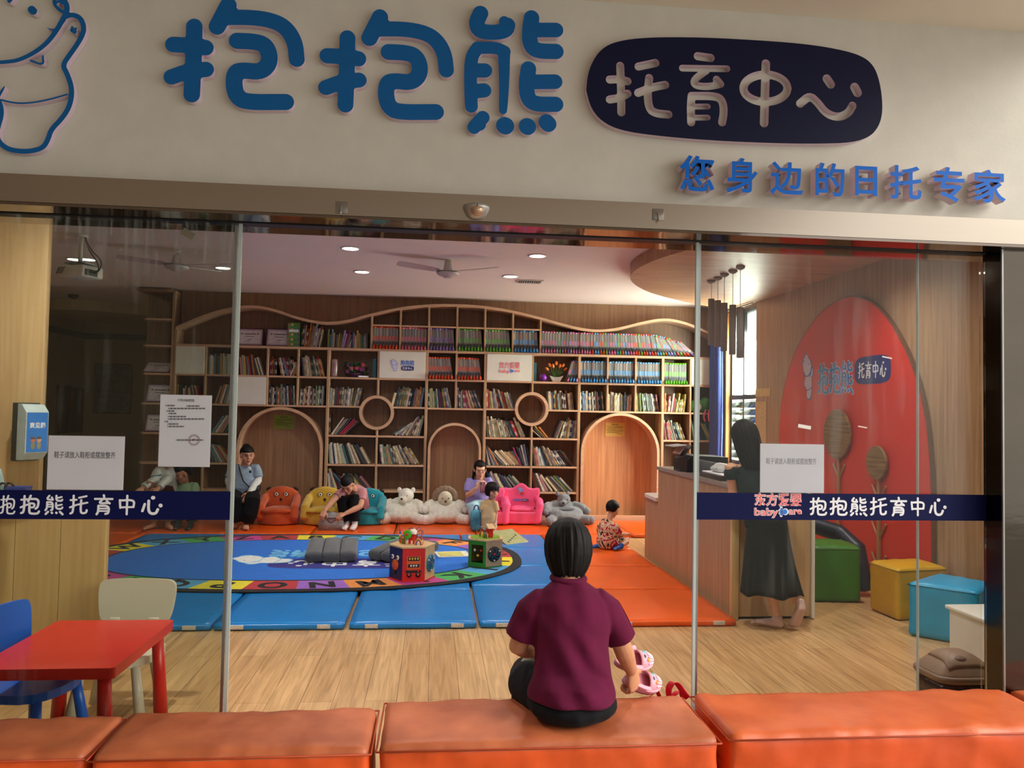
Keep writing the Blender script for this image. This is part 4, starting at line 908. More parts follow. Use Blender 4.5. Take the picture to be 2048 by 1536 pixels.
def kid_chair(name, label, m, loc, rz):
    t = thing(name, label, 'chair', (0, 0, 0), 'small plastic chairs at the red table')
    s = MB().prism(smooth_line([(-.17, -.15), (.17, -.15), (.19, -.10), (.165, .16), (-.165, .16), (-.19, -.10), (-.17, -.15)], 2)[:-1], M.Translation((0, 0, .265)), .038, smooth=False); obj('seat', s, m, t)
    # seat front faces +y, backrest at -y
    poly = smooth_line([(-.165, .0), (.165, .0), (.185, .04), (.20, .16), (.19, .215), (.12, .225), (-.12, .225), (-.19, .215), (-.20, .16), (-.185, .04), (-.165, .0)], 2)[:-1]
    bmx = M.Translation((0, -.165, .405)) @ M.Rotation(PI/2+.14, 4, 'X')
    obj('backrest', MB().prism(poly, bmx, .026, smooth=False), m, t)
    for x in (-.10, .10): obj('back_post', MB().box((x, -.163, .355), (.055, .018, .15), .004, rot=M.Rotation(.10, 3, 'X')), m, t)
    for x in (-1, 1):
        for y in (-.10, .11): obj('leg', cone_leg(MB(), x*.125, y, 0, .268, x*.045, (y/.1)*.025, .027, .021), m, t)
    t.location = loc; t.rotation_euler = (0, 0, rz); return t
kid_chair('play_chair', 'small cream white plastic chair behind the far end of the red table', wht_pl, (-1.56, 4.12, 0), PI-.04)
kid_chair('play_chair', 'small blue plastic chair tucked under the red table side', blue_pl, (-1.76, 3.70, 0), -PI/2-.22)

# ---------------- gym mats
def mat_(name, x0, x1, y0, y1, m, label, group, fold=None, tags=()):
    t = thing(name, label, 'mat', ((x0+x1)/2, (y0+y1)/2, 0), group)
    ys = [y0]+([fold] if fold else [])+[y1]
    for i in range(len(ys)-1):
        obj('pad', softbox(MB(), (x0, ys[i]+.002, .003), (x1, ys[i+1]-.002, .048), .012, .004, .004, .06, 0, x0*7+i), m, t)
    if tags:
        k = MB()
        for tx in tags: obj('velcro_tab', MB().b2((tx-.045, y0-.004, .012), (tx+.045, y0+.006, .040), .001), pm('velcro', (196, 190, 176), .8, .2, 60), t)
    return t
vb = pm('vinyl_blue', (6, 124, 200), .30, .06, 4, bump=.22, bscale=9, spec=.6); vo = pm('vinyl_mat_orange', (232, 92, 18), .28, .06, 4, bump=.2, bscale=9, spec=.6)
cols = [(-3.33, -2.44), (-2.42, -1.51), (-1.49, -.60), (-.57, .335), (.355, 1.325)]
nm = ['beside the wooden desk', 'beside the white play chair', 'in the doorway view', 'below the activity cubes', 'beside the orange mats']
for (a, b), n in zip(cols, nm):
    mat_('gym_mat', a, b, 5.55, 7.54, vb, 'blue folding gym mat of the front row %s' % n, 'blue gym mats', 6.57 if a < .3 else 6.72, (a+.16, b-.14))
    mat_('gym_mat', a, b, 7.56, 9.50, vb, 'blue folding gym mat of the second row %s' % n, 'blue gym mats', 8.52)
mat_('gym_mat', 1.345, 2.255, 5.55, 7.54, vo, 'orange folding gym mat beside the counter front end', 'orange gym mats', 6.57, (1.42, 2.12))
mat_('gym_mat', 1.345, 2.235, 7.56, 9.50, vo, 'orange folding gym mat the seated boy sits on', 'orange gym mats', 8.52)
xs = [-4.46, -3.47, -2.46, -1.46, -.46, .54, 1.54, 2.5, 3.4]
ln = ['by the display tower', 'before the reading adults', 'before the polo shirted woman', 'before the yellow chair', 'before the cream plush bear', 'before the pink armchairs', 'before the lit arch', 'at the counter back']
for a, b, n in zip(xs[:-1], xs[1:], ln): mat_('gym_mat', a+.008, b-.008, 9.52, 10.77, vo, 'orange gym mat along the bookcase %s' % n, 'orange gym mats')
mat_('gym_mat', -4.3, -3.35, 7.56, 9.50, vo, 'orange gym mat at the far end beyond the desk', 'orange gym mats')

# ---------------- alphabet rug
RC = V((-1.33, 7.93, .050)); RA, RB, RE = 2.24, 1.47, 2.35
def rp(t, s, z=0):
    a = 2*PI*t; c, q = math.cos(a), math.sin(a); e = 2/RE
    A, B = RA-s, RB-s
    return V((RC.x+A*abs(c)**e*(1 if c >= 0 else -1), RC.y+B*abs(q)**e*(1 if q >= 0 else -1), RC.z+z))
NP = 1040; tt = [i/NP for i in range(NP)]; mid = [rp(t, .26) for t in tt]; cum = [0]
for i in range(NP): cum.append(cum[-1]+(mid[(i+1) % NP]-mid[i]).length)
def at_len(f):
    f = (f % 1)*cum[-1]
    import bisect
    i = bisect.bisect_right(cum, f)-1; i = min(i, NP-1); return (i+(f-cum[i])/(cum[i+1]-cum[i]))/NP
rug = MB(); n = 260
rug.prism([tuple(rp(i/n, 0).xy) for i in range(n)], M.Translation((0, 0, RC.z)), .010, 0)
cyc = [1, 2, 3, 4, 5, 6, 7]
tA = .28   # where letter A sits, as arc fraction counter-clockwise from +x
best = min(range(NP), key=lambda i: (mid[i]-PZ(557, 1080, .06)).length); fA = cum[best]/cum[-1]
for k in range(26):
    f0 = fA+.5/26-k/26; f1 = f0-1/26; S = 8
    for j in range(S):
        ta, tb = at_len(f0+(f1-f0)*j/S), at_len(f0+(f1-f0)*(j+1)/S)
        rug.add([rp(ta, .09, .0112), rp(tb, .09, .0112), rp(tb, .40, .0112), rp(ta, .40, .0112)], [[0, 1, 2, 3]], cyc[k % 7])
    tm = at_len((f0+f1)/2); c = rp(tm, .245, .0122); d = (rp(tm, .20)-rp(tm, .30)).normalized(); ang = math.atan2(d.y, d.x)-PI/2
    me = textmesh(chr(65+k), .30, .012); rug.mesh(me, 0, M.Translation(c) @ M.Rotation(ang, 4, 'Z')); bpy.data.meshes.remove(me)
rug.add([rp(i/n, .40, .0114) for i in range(n)], [list(range(n))], 0)
rug.add([rp(i/n, .43, .0118) for i in range(n)], [list(range(n))], 8)
# bear and name printed in the middle, name read from the bookcase side
pr = MB(); bear_fig(pr, 0, 0, 1.0, 0, 9, 10); bc_ = PZ(470, 1120, .06)
rug.add([(bc_.x+.25-(q[0]-.36)*.0-(q[2]-.5)*.62, bc_.y-(q[0]-.36)*.80, RC.z+.0125-q[1]*.2) for q in pr.v], pr.f, 0); rug.m[-len(pr.f):] = pr.m
pr = MB(); logo_words(pr, 0, 0, 1.35, .40, 0, 9); o_ = PZ(585, 1108, .06)
rug.add([(o_.x+1.1-q[0], o_.y+.22-q[2], RC.z+.0125-q[1]*.1) for q in pr.v], pr.f, 9)
pr = MB(); logo_pill(pr, 0, 0, 1.55, .50, 0, 11, 10); o_ = PZ(560, 1126, .06)
rug.add([(o_.x+1.45-q[0], o_.y+.22-q[2], RC.z+.0125-q[1]*.1) for q in pr.v], pr.f, 0); rug.m[-len(pr.f):] = pr.m
def carpet(n, c): return pm('rug_'+n, c, .95, .12, 40, bump=.3, bscale=220, sheen=.04)
rug_o = obj('alphabet_rug', rug, [carpet('black', (13, 13, 22)), carpet('red', (178, 48, 56)), carpet('yellow', (226, 214, 48)), carpet('sky', (78, 158, 208)), carpet('green', (70, 168, 86)), carpet('magenta', (190, 62, 140)), carpet('orange', (224, 142, 68)), carpet('purple', (148, 98, 190)), carpet('blue', (24, 108, 206)), carpet('pale_blue', (110, 186, 226)), carpet('white', (226, 230, 226)), carpet('navy', (44, 40, 130))], None, tuple(RC))
tag(rug_o, 'oval blue rug with coloured alphabet border on the blue mats', 'rug')

# ---------------- grey floor cushions
grey_fab = pm('grey_fabric', (76, 80, 86), .95, .12, 60, bump=.3, bscale=160, sheen=.3)
def cushion(c, w, d, h, rz, label, tilt=0):
    mb = MB(); k = 3
    for i in range(k):
        x0 = -w/2+w*i/k; softbox(mb, (x0-.012*(i > 0), -d/2, 0), (x0+w/k+.012*(i < k-1), d/2, h), h*.42, h*.16, .005, .03, 0, i+c[0])
    t = thing('floor_cushion', label, 'cushion', (0, 0, 0), 'grey floor cushions on the rug')
    obj('pads', mb, grey_fab, t)
    s = MB()
    for i in range(1, k): s.tube([(-w/2+w*i/k, -d/2+.01, h*.9), (-w/2+w*i/k, 0, h*.98), (-w/2+w*i/k, d/2-.01, h*.9)], .004, 6)
    obj('stitching', s, pm('cushion_seam', (46, 48, 54), .95), t)
    t.location = c; t.rotation_euler = (tilt, 0, rz)
cushion((-.99, 7.93, .094), .50, .60, .095, .08, 'grey three-channel floor cushion beside the rug bear', .10)
cushion((-.27, 7.84, .10), .50, .56, .10, -.62, 'grey floor cushion partly behind the red activity cube', .12)

# ---------------- wooden activity cubes
ply = wood('plywood', (222, 190, 140), (204, 168, 116), 'x', .5)
def C_(n, c): return pm('toy_'+n, c, .4, .06, 8)
tr, tb_, tg, ty, tn, tk, tt_, tw_ = C_('red', (214, 38, 24)), C_('blue', (40, 90, 190)), C_('green', (84, 190, 40)), C_('yellow', (236, 196, 50)), C_('navy', (32, 30, 82)), C_('dark', (34, 30, 32)), C_('teal', (40, 124, 150)), C_('white', (232, 226, 214))
to_ = C_('orange', (226, 96, 40)); tbr = C_('brown', (120, 80, 48)); tgd = C_('deep_green', (44, 130, 36))
def octa(w, ch): return [(-w+ch, -w), (w-ch, -w), (w, -w+ch), (w, w-ch), (w-ch, w), (-w+ch, w), (-w, w-ch), (-w, -w+ch)]
def activity_cube(loc, rz, w, h, label, style):
    t = thing('activity_cube', label, 'toy', (0, 0, 0), 'wooden activity cubes on the rug')
    R6 = [(w*math.cos(PI/3*i+PI/6), w*math.sin(PI/3*i+PI/6)) for i in range(6)]
    for i in range(6):
        a, b = V((*R6[i], 0)), V((*R6[(i+1) % 6], 0)); m_ = (a+b)/2; ang = math.atan2(b.y-a.y, b.x-a.x); L_ = (b-a).length
        pmx = M.Translation((m_.x, m_.y, h/2)) @ M.Rotation(ang, 4, 'Z'); col = style['sides'][i]
        if i == style.get('open'):
            f = MB()
            for c0, d0 in (((0, 0, h/2-.02), (L_, .012, .04)), ((0, 0, -h/2+.02), (L_, .012, .04)), ((-L_/2+.013, 0, 0), (.026, .012, h-.06)), ((L_/2-.013, 0, 0), (.026, .012, h-.06))):
                g_ = MB().box(c0, d0, .002, smooth=False); f.add([pmx @ V(q) for q in g_.v], g_.f, 0)
            obj('side_panel', f, col, t); bd = MB()
            for zz in (.03, -.02):
                bd.tube([pmx @ V((-L_/2+.02, .02, zz)), pmx @ V((L_/2-.02, .02, zz))], .003, 6)
            obj('rail', bd, tk, t)
            for q in range(3): obj('bead', MB().ell(pmx @ V((-.04+.035*q, .02, .03-(q % 2)*.05)), .013), [tw_, ty, tr][q], t)
            continue
        g_ = MB().box((0, 0, 0), (L_, .012, h), .002, smooth=False); sp = obj('side_panel', MB().add([pmx @ V(q) for q in g_.v], g_.f, 0), col, t)
        kind = style['deco'].get(i)
        def lay(c0, d0, m, n='relief', disc=None, yy=-.010):
            g = MB()
            if disc: g.lathe([(disc*.98, -.006), (disc, -.003), (disc, .003), (disc*.96, .006)], 28, 0, (0, 0, 0), M.Rotation(PI/2, 3, 'X'))
            else: g.box((0, 0, 0), d0, .003)
            return obj(n, MB().add([pmx @ (V(q)+V((c0[0], yy, c0[1]))) for q in g.v], g.f, 0, True), m, sp)
        if kind == 'gear':
            lay((0, 0), None, style['gear'], 'dial', L_*.40)
            g = MB()
            for s_ in range(6):
                a0 = s_*PI/3
                g.tube([pmx @ V((L_*.34*r_*math.cos(a0+r_*1.4), -.018, L_*.34*r_*math.sin(a0+r_*1.4))) for r_ in (.25, .5, .75, 1)], .0022, 6)
            obj('scroll', g, style['scroll'], sp); lay((0, 0), None, tr, 'hub', .010, -.018)
            for s_ in range(3): lay((L_*.33*math.cos(s_*2.1+.5), L_*.33*math.sin(s_*2.1+.5)), None, tw_, 'bead', .007, -.018)
        if kind == 'train':
            lay((0, .015), (L_*.62, .006, h*.42), to_); lay((0, .055), (L_*.52, .008, .035), tk, yy=-.013); lay((0, -.005), (L_*.5, .008, .028), tk, yy=-.013)
            for q in range(4): lay((-L_*.18+L_*.12*q, .055), (L_*.07, .004, .02), ty, yy=-.017)
            for q in range(3): lay((-L_*.12+L_*.12*q, -.005), (L_*.08, .004, .016), tw_, yy=-.017)
            lay((0, -.055), (L_*.7, .008, .014), tk)
            for q in (-.2, .2): lay((L_*q, -.083), None, tk, 'wheel', .021, -.014); lay((L_*q, -.083), None, to_, 'wheel_hub', .008, -.02)
            lay((L_*.2, -.05), (.012, .012, .03), tr, yy=-.016)
        if kind == 'face':
            lay((0, -.01), None, to_, 'nose', .046); g = MB()
            for q in (-1, 1): obj('eye', MB().add([pmx @ V((L_*.2*q+v_[0], -.012+v_[1], .055+v_[2])) for v_ in MB().ell((0, 0, 0), (.021, .01, .021)).v], MB().ell((0, 0, 0), 1).f, 0, True), tw_, sp); lay((L_*.2*q+.004, .06), None, tk, 'pupil', .007, -.022)
            lay((-L_*.1, -.075), (.05, .006, .04), tk)
    R7 = [(x*1.06, y*1.06) for x, y in R6]
    obj('top_board', MB().prism(R7, M.Translation((0, 0, h)), .014, smooth=False), ply, t); obj('base_board', MB().prism(R7, M.Translation((0, 0, -.0005)), .010), style['base'], t)
    z = h+.014
    if style['top'] == 'maze':
        def wire(pts, c): obj('bead_wire', MB().tube(smooth_line3(pts), .0032, 8), c, t)
        wire([(-.09, .06, z), (-.09, .06, z+.10), (-.05, .06, z+.13), (0, .05, z+.12), (.0, .03, z+.05), (-.04, .0, z+.03)], tt_)
        wire([(-.02, .09, z), (-.02, .09, z+.11), (.03, .09, z+.14), (.06, .07, z+.10), (.06, .05, z)], C_('violet', (120, 90, 170)))
        wire([(.03, .02, z), (.04, .02, z+.10), (.07, .04, z+.12), (.11, .03, z+.10), (.10, -.02, z+.075), (.05, -.02, z+.065), (.11, .0, z+.05), (.11, -.03, z)], to_)
        wire([(-.05, -.07, z), (-.06, -.06, z+.09), (-.08, -.02, z+.12), (-.12, .0, z+.13)], tr)
        wire([(.06, -.05, z), (.06, -.05, z+.09), (.08, -.05, z+.13), (.10, -.03, z+.13), (.12, -.03, z+.10)], tbr)
        obj('barn', MB().box((-.0, .0, z+.045), (.055, .06, .09), .002, smooth=False), tr, t)
        obj('barn_roof', MB().prism([(-.045, 0), (.045, 0), (0, .04)], M.Translation((0, .04, z+.088)) @ M.Rotation(PI/2, 4, 'X'), .08), tw_, t)
        w_ = MB().lathe([(.030, -.008), (.040, -.006), (.040, .006), (.030, .008)], 24, 0, (-.03, -.045, z+.085), M.Rotation(PI/2, 3, 'X')); obj('waterwheel', w_, tg, t)
        obj('wheel_hub', MB().ell((-.03, -.058, z+.085), .012), tr, t)
        obj('tree_block', MB().b2((-.075, -.06, z), (-.045, -.045, z+.055), .004), tgd, t); obj('flower_block', MB().b2((-.105, -.04, z), (-.08, -.025, z+.06), .004), to_, t)
        for q, c in enumerate((ty, to_, tb_)): obj('rainbow_arch', MB().tube([(.085+(.034-.007*q)*math.cos(a*PI/10), -.06, z+(.055-.007*q)*math.sin(a*PI/10)) for a in range(11)], .0036, 8), c, t)
        obj('peg', MB().b2((.025, -.09, z), (.04, -.08, z+.04), .002), tw_, t)
        for q, c in enumerate((tr, tb_, ty, tb_, tr)): obj('stacked_bead', MB().ell((-.115, -.02, z+.018+.024*q), (.010, .010, .012)), c, t)
        obj('bead_post', MB().tube([(-.115, -.02, z), (-.115, -.02, z+.15)], .003, 6), tr, t)
    else:
        obj('lawn', MB().prism([(x*.9, y*.9) for x, y in R6], M.Translation((0, 0, z)), .004), C_('lawn', (120, 160, 50)), t); z += .004
        obj('farmhouse', MB().box((.04, .02, z+.045), (.06, .05, .09), .002, smooth=False), tr, t)
        obj('farmhouse_roof', MB().prism([(-.055, 0), (.055, 0), (0, .042)], M.Translation((.04, .06, z+.088)) @ M.Rotation(PI/2, 4, 'X'), .08), ply, t)
        for q in range(7): obj('fence_post', MB().tube([(-.02+.02*q, -.05+.012*(q % 2), z), (-.02+.02*q, -.05+.012*(q % 2), z+.05)], .0075, 8), [tbr, tgd, ty, tbr, tgd, tw_, tbr][q], t)
        for q in range(3): obj('bead_wire', MB().tube(smooth_line3([(-.1, .05-.04*q, z), (-.1, .05-.04*q, z+.07+.01*q), (-.05, .05-.03*q, z+.085), (.0, .06-.03*q, z+.06), (.02, .06-.03*q, z)]), .003, 8), [tb_, to_, tt_][q], t)
        for q in range(6): obj('bead', MB().ell((-.10+.018*q, .05-.012*q, z+.085-.004*(q % 3)), .011), [tb_, ty, tgd, ty, tr, tw_][q], t)
        obj('cow_block', MB().b2((.05, -.035, z), (.085, -.02, z+.04), .004), tw_, t); obj('cow_patch', MB().b2((.058, -.037, z+.016), (.07, -.034, z+.032), .001), tk, t)
    t.location = loc; t.rotation_euler = (0, 0, rz)
def smooth_line3(pts, n=2):
    for _ in range(n):
        q = [V(pts[0])]
        for a, b in zip(pts[:-1], pts[1:]): a, b = V(a), V(b); q += [a*.75+b*.25, a*.25+b*.75]
        q.append(V(pts[-1])); pts = q
    return pts
activity_cube((-.17, 6.98, .063), -.42, .195, .285, 'red faced wooden activity cube with bead wires near the mat edge', dict(sides=[ply, tn, tn, tn, tr, ply], deco={3: 'face', 4: 'train', 5: 'gear'}, gear=tt_, scroll=tn, base=tr, top='maze'))
activity_cube((.52, 7.56, .063), -1.08, .18, .25, 'green framed wooden activity cube with little farm on top', dict(sides=[ply, ply, ply, tbr, tgd, pm('toy_taupe', (176, 154, 122), .5)], deco={5: 'gear'}, open=4, gear=tk, scroll=tt_, base=tgd, top='farm'))
# board and cards lying on the rug
c = V((.90, 8.95, .10)); t = thing('game_board', 'square pale green game board leaning behind the green activity cube', 'game board', (.9, 8.9, .05))
obj('board', MB().box(c, (.34, .34, .012), .003, rot=(M.Rotation(.62, 3, 'Z') @ M.Rotation(.36, 3, 'X'))), pm('board_green', (164, 164, 116), .5, .1), t)
for k in range(5): obj('spot', MB().lathe([(.012, 0), (.012, .003)], 12, 0, c+(M.Rotation(.62, 3, 'Z') @ M.Rotation(.36, 3, 'X')) @ V((-.1+.05*k, -.1+.03*k, .0065)), (M.Rotation(.62, 3, 'Z') @ M.Rotation(.36, 3, 'X'))), tk, t)
c = PZ(905, 1108, .066); cardw = pm('card_white', (222, 220, 204), .6); R_ = M.Rotation(.15, 3, 'Z')
t = thing('open_book', 'open pale yellow picture book lying on the blue rug', 'book', (c.x, c.y, .063))
obj('cover', MB().box((c.x, c.y, .065), (.34, .30, .006), 0, rot=R_), cardw, t); obj('page', MB().box((c.x-.02, c.y-.01, .070), (.24, .22, .006), 0, rot=R_), pm('page_yellow', (206, 200, 110), .6, .15, 10), t)

# ---------------- soft animal chairs
plush_or, plush_ye, plush_te = [pm(n, c, .95, .12, 12, bump=.25, bscale=120, sheen=.4) for n, c in (('velour_orange', (196, 82, 30)), ('velour_yellow', (204, 166, 54)), ('velour_teal', (30, 150, 166)))]
eye_w = pm('eye_white', (236, 232, 222), .3); eye_k = pm('eye_black', (16, 14, 14), .25); line_br = pm('line_brown', (60, 34, 22), .7)
ear_br = pm('ear_brown', (52, 32, 24), .9, .1, 20)
def animal_chair(loc, m, label, rz=0, s=1):
    t = thing('animal_chair', label, 'chair', (0, 0, 0), 'soft animal face chairs')
    b = MB(); b.tube([(0, .04, .01), (0, .04, .09), (0, .04, .15)], [(.235, .20), (.24, .205), (.235, .20)], 28, side=(1, 0, 0), cap=.1)
    b.tube([(0, .19, .06), (0, .19, .25), (0, .20, .36), (0, .205, .40), (0, .21, .42)], [(.225, .055), (.22, .058), (.19, .055), (.13, .048), (.05, .03)], 24, side=(1, 0, 0), cap=.3)
    for x in (-1, 1):
        b.tube([(x*.20, -.10, .08), (x*.195, -.08, .20), (x*.195, .06, .245), (x*.185, .18, .30)], [(.05, .06), (.05, .055), (.05, .055), (.045, .05)], 14, cap=.8)
    obj('body', b.remesh(.012, 5), m, t)
    obj('seat_pad', MB().tube([(0, -.16, .165), (0, -.05, .178), (0, .14, .172)], [(.17, .026), (.175, .032), (.15, .028)], 20, side=(1, 0, 0), cap=.9), m, t)
    for x in (-1, 1):
        obj('ear', MB().ell((x*.160, .205, .392), (.034, .016, .020), M.Rotation(x*.55, 3, 'Y')), ear_br, t)
        r = MB().tube([(x*.055+.032*math.cos(a*PI/9), .142, .328+.028*math.sin(a*PI/9)) for a in range(18)], .0025, 6, closed=True); obj('eye_ring', r, line_br, t)
        obj('eye', MB().ell((x*.055, .140, .332), (.021, .008, .021)), eye_w, t); obj('pupil', MB().ell((x*.055+.003, .133, .336), (.010, .006, .010)), eye_k, t)
    obj('nose', MB().ell((0, .138, .272), (.019, .012, .021)), line_br, t)
    obj('mouth', MB().tube([(-.014, .135, .243), (0, .134, .239), (.014, .135, .243)], .003, 6), line_br, t)
    t.location = loc; t.rotation_euler = (0, 0, rz); t.scale = (s, s, s); return t
animal_chair((-1.985, 10.28, .05), plush_or, 'orange soft bear chair beside the polo shirted woman', 0, 1.10)
animal_chair((-1.42, 10.28, .05), plush_ye, 'yellow soft bear chair between the orange and teal chairs', 0, 1.10)
animal_chair((-.87, 10.30, .05), plush_te, 'teal soft chair under the pink shirted woman', -.1, 1.06)

# ---------------- big plush animals
def fur(n, c): return pm(n, c, 1.0, .14, 26, bump=.35, bscale=90, sheen=.3)
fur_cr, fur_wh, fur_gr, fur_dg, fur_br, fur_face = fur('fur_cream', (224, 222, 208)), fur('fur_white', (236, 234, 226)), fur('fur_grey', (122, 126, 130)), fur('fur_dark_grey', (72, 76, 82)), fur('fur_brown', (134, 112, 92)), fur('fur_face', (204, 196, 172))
def plush(loc, rz, label, kind, s=1):
    t = thing('plush_animal', label, 'plush toy', (0, 0, 0), 'floor plush animals')
    m = fur_gr if kind == 'grey' else fur_cr
    b = MB(); b.ell((0, 0, .115), (.31, .23, .118)); b.ell((-.12, .02, .16), (.19, .18, .10)); b.ell((.12, .02, .16), (.19, .18, .10)); b.ell((0, .14, .26), (.23, .11, .10))
    for x in (-1, 1):
        b.tube([(x*.20, .12, .28), (x*.29, .04, .25), (x*.33, -.04, .20)], [.06, .07, .072], 14)
        b.tube([(x*.22, -.10, .08), (x*.33, -.20, .075)], [.08, .075], 14)
    obj('body', b.remesh(.014, 4), m, t)
    for x in (-1, 1): obj('paw', MB().ell((x*.345, -.215, .078), (.062, .05, .07)), fur_wh if kind != 'grey' else fur_gr, t); obj('hand', MB().ell((x*.345, -.06, .195), (.06, .055, .058)), fur_wh if kind != 'grey' else fur_gr, t)
    if kind == 'bear':
        h = MB(); h.ell((.05, .10, .38), (.135, .12, .105)); h.ell((.0, .0, .335), (.075, .06, .055))
        obj('head', h.remesh(.012, 4), m, t)
        for x in (-1, 1): obj('ear', MB().ell((.05+x*.115, .09, .455), (.038, .02, .042), M.Rotation(x*.4, 3, 'Y')), fur_wh, t); obj('eye', MB().ell((.03+x*.045, -.01, .385), .009), eye_k, t)
        obj('nose', MB().ell((-.01, -.058, .345), (.02, .012, .016)), line_br, t)
    elif kind == 'lion':
        h = MB(); h.ell((0, .06, .34), (.125, .09, .115)); obj('head', h.remesh(.012, 3), fur_face, t)
        mn = MB()
        for k in range(9):
            a = PI*k/8; mn.ell((.165*math.cos(a), .09, .36+.115*math.sin(a)), (.062, .05, .055))
        obj('mane', mn.remesh(.012, 3), fur_br, t)
        for x in (-1, 1): obj('eye', MB().ell((x*.052, -.022, .355), .010), eye_k, t)
        obj('nose', MB().prism([(-.026, .012), (.026, .012), (0, -.018)], M.Translation((0, -.028, .310)) @ MXW, .012), line_br, t)
    else:
        h = MB(); h.ell((.04, .12, .36), (.105, .10, .10)); h.ell((-.02, .02, .32), (.06, .06, .05)); obj('head', h.remesh(.012, 4), fur_gr, t)
        for x in (-1, 1): obj('ear', MB().ell((.02+x*.085, .12, .455), (.032, .018, .04), M.Rotation(x*.3, 3, 'Y')), fur_gr, t); obj('eye', MB().ell((.0+x*.05, .012, .375), .009), eye_k, t)
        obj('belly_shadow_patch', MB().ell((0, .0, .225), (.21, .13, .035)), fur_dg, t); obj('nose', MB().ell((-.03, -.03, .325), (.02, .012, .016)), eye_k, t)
    t.location = loc; t.rotation_euler = (0, 0, rz); t.scale = (s*.88, s, s*(1.04 if kind != 'grey' else .86))
plush((-.40, 10.42, .05), -.05, 'cream plush bear cushion slumped beside the teal chair', 'bear', .90)
plush((.17, 10.40, .05), .05, 'cream plush lion cushion with brown mane before the narrow arch', 'lion', .90)
plush((1.79, 10.42, .05), .2, 'grey plush animal lying beside the pink armchair', 'grey', 1.0)

# ---------------- pink armchairs
pink_v = pm('pink_vinyl', (240, 92, 140), .4, .05, 6, bump=.1, bscale=10)
def pink_chair(loc, rz, label, logo):
    t = thing('pink_armchair', label, 'chair', (0, 0, 0), 'pink crown armchairs')
    b = MB(); b.tube([(0, -.02, .02), (0, -.02, .17)], [(.21, .19), (.21, .19)], 24, side=(1, 0, 0), cap=.1); b.box((0, -.02, .10), (.40, .36, .17), .03); obj('base', b.remesh(.012, 3), pink_v, t)
    back = smooth_line([(-.22, .16), (-.235, .30), (-.27, .43), (-.235, .475), (-.17, .455), (-.10, .465), (-.055, .51), (0, .535), (.055, .51), (.10, .465), (.17, .455), (.235, .475), (.27, .43), (.235, .30), (.22, .16), (-.22, .16)], 2)[:-1]
    bb = MB().prism(back, M.Translation((0, .19, 0)) @ MXW, .085, smooth=True); obj('backrest', bb.remesh(.011, 4), pink_v, t)
    obj('seat_pad', MB().tube([(0, -.18, .20), (0, -.04, .215), (0, .10, .205)], [(.155, .03), (.165, .035), (.15, .03)], 20, side=(1, 0, 0), cap=.9), pink_v, t)
    for x in (-1, 1):
        a = MB().tube([(x*.205, -.17, .03), (x*.215, -.17, .16), (x*.235, -.16, .27), (x*.235, -.10, .315), (x*.225, .03, .315), (x*.21, .13, .32)], [(.05, .05), (.05, .05), (.055, .05), (.05, .045), (.045, .045), (.04, .045)], 16, cap=.8)
        obj('armrest', a.remesh(.011, 3), pink_v, t)
    if logo:
        k = MB(); bear_fig(k, -.05, .365, .12, .094, 0, 1); k.box((.012, .0915, .395), (.05, .004, .035), .004, 2)
        logo_words(k, -.115, .285, .0, .32, .096, 0, 1.2); logo_pill(k, .01, .285, .10, .32, .096, 3, 4)
        obj('printed_emblem', k, [emb_blue, pm('emblem_sky', (132, 176, 216), .5), tr, emb_navy, white_film], t)
    t.location = loc; t.rotation_euler = (0, 0, rz); return t
pink_chair((.73, 10.36, .05), .12, 'pink crown-backed armchair under the mother with the phone', False)
pink_chair((1.20, 10.42, .05), -.04, 'empty pink crown-backed armchair with printed bear emblem', True)

# ---------------- tote bag by the teal chair
c = V((-1.245, 9.80, .05)); t = thing('tote_bag', 'grey felt tote bag with dark red trim before the yellow chair', 'bag', tuple(c))
b = MB().tube([c+V((0, 0, .0)), c+V((0, .0, .08)), c+V((.01, .02, .17)), c+V((.02, .03, .215))], [(.165, .06), (.16, .062), (.135, .045), (.11, .018)], 20, side=(1, 0, 0), cap=.05); obj('body', b, pm('felt_grey', (150, 145, 142), .95, .15, 60, bump=.3, bscale=120), t)
wine = pm('wine_trim', (112, 24, 46), .7)
for z, r in ((.125, .140), (.150, .128)): obj('trim_band', MB().tube([c+V((r*math.cos(a*PI/12)+.012, .055*math.sin(a*PI/12)+.01, z)) for a in range(24)], .0045, 6, closed=True), wine, t)
obj('strap', MB().tube(smooth_line3([c+V((-.05, -.03, .15)), c+V((-.03, -.06, .11)), c+V((.03, -.065, .10)), c+V((.06, -.03, .15))]), .005, 8), wine, t)
# ---------------- reception counter on the window side
laminate = wood('counter_wood', (184, 148, 114), (158, 124, 92), 'z'); stone = pm('counter_top', (150, 138, 128), .3, .1, 40); cream_edge = wood('cream_edge', (222, 194, 140), (208, 178, 122), 'z')
ct = thing('reception_counter', 'stepped wooden reception counter with grey top beside the orange mats', 'counter', (2.6, 6.8, 0))
obj('side_panel', MB().b2((2.31, 5.74, 0), (2.345, 7.78, .985), .002, smooth=False), laminate, ct)
obj('low_panel', MB().b2((2.31, 7.78, 0), (2.345, 8.26, .66), .002, smooth=False), laminate, ct)
obj('corner_post', MB().b2((2.275, 5.71, 0), (2.335, 5.745, .985), .004), cream_edge, ct)
obj('front_panel', MB().b2((2.335, 5.74, .02), (2.92, 5.765, .96), .002, smooth=False), wood('counter_front', (208, 176, 130), (188, 154, 110), 'z'), ct)
obj('end_panel', MB().b2((2.92, 5.72, .01), (2.945, 6.4, .96), .002, smooth=False), white_board, ct)
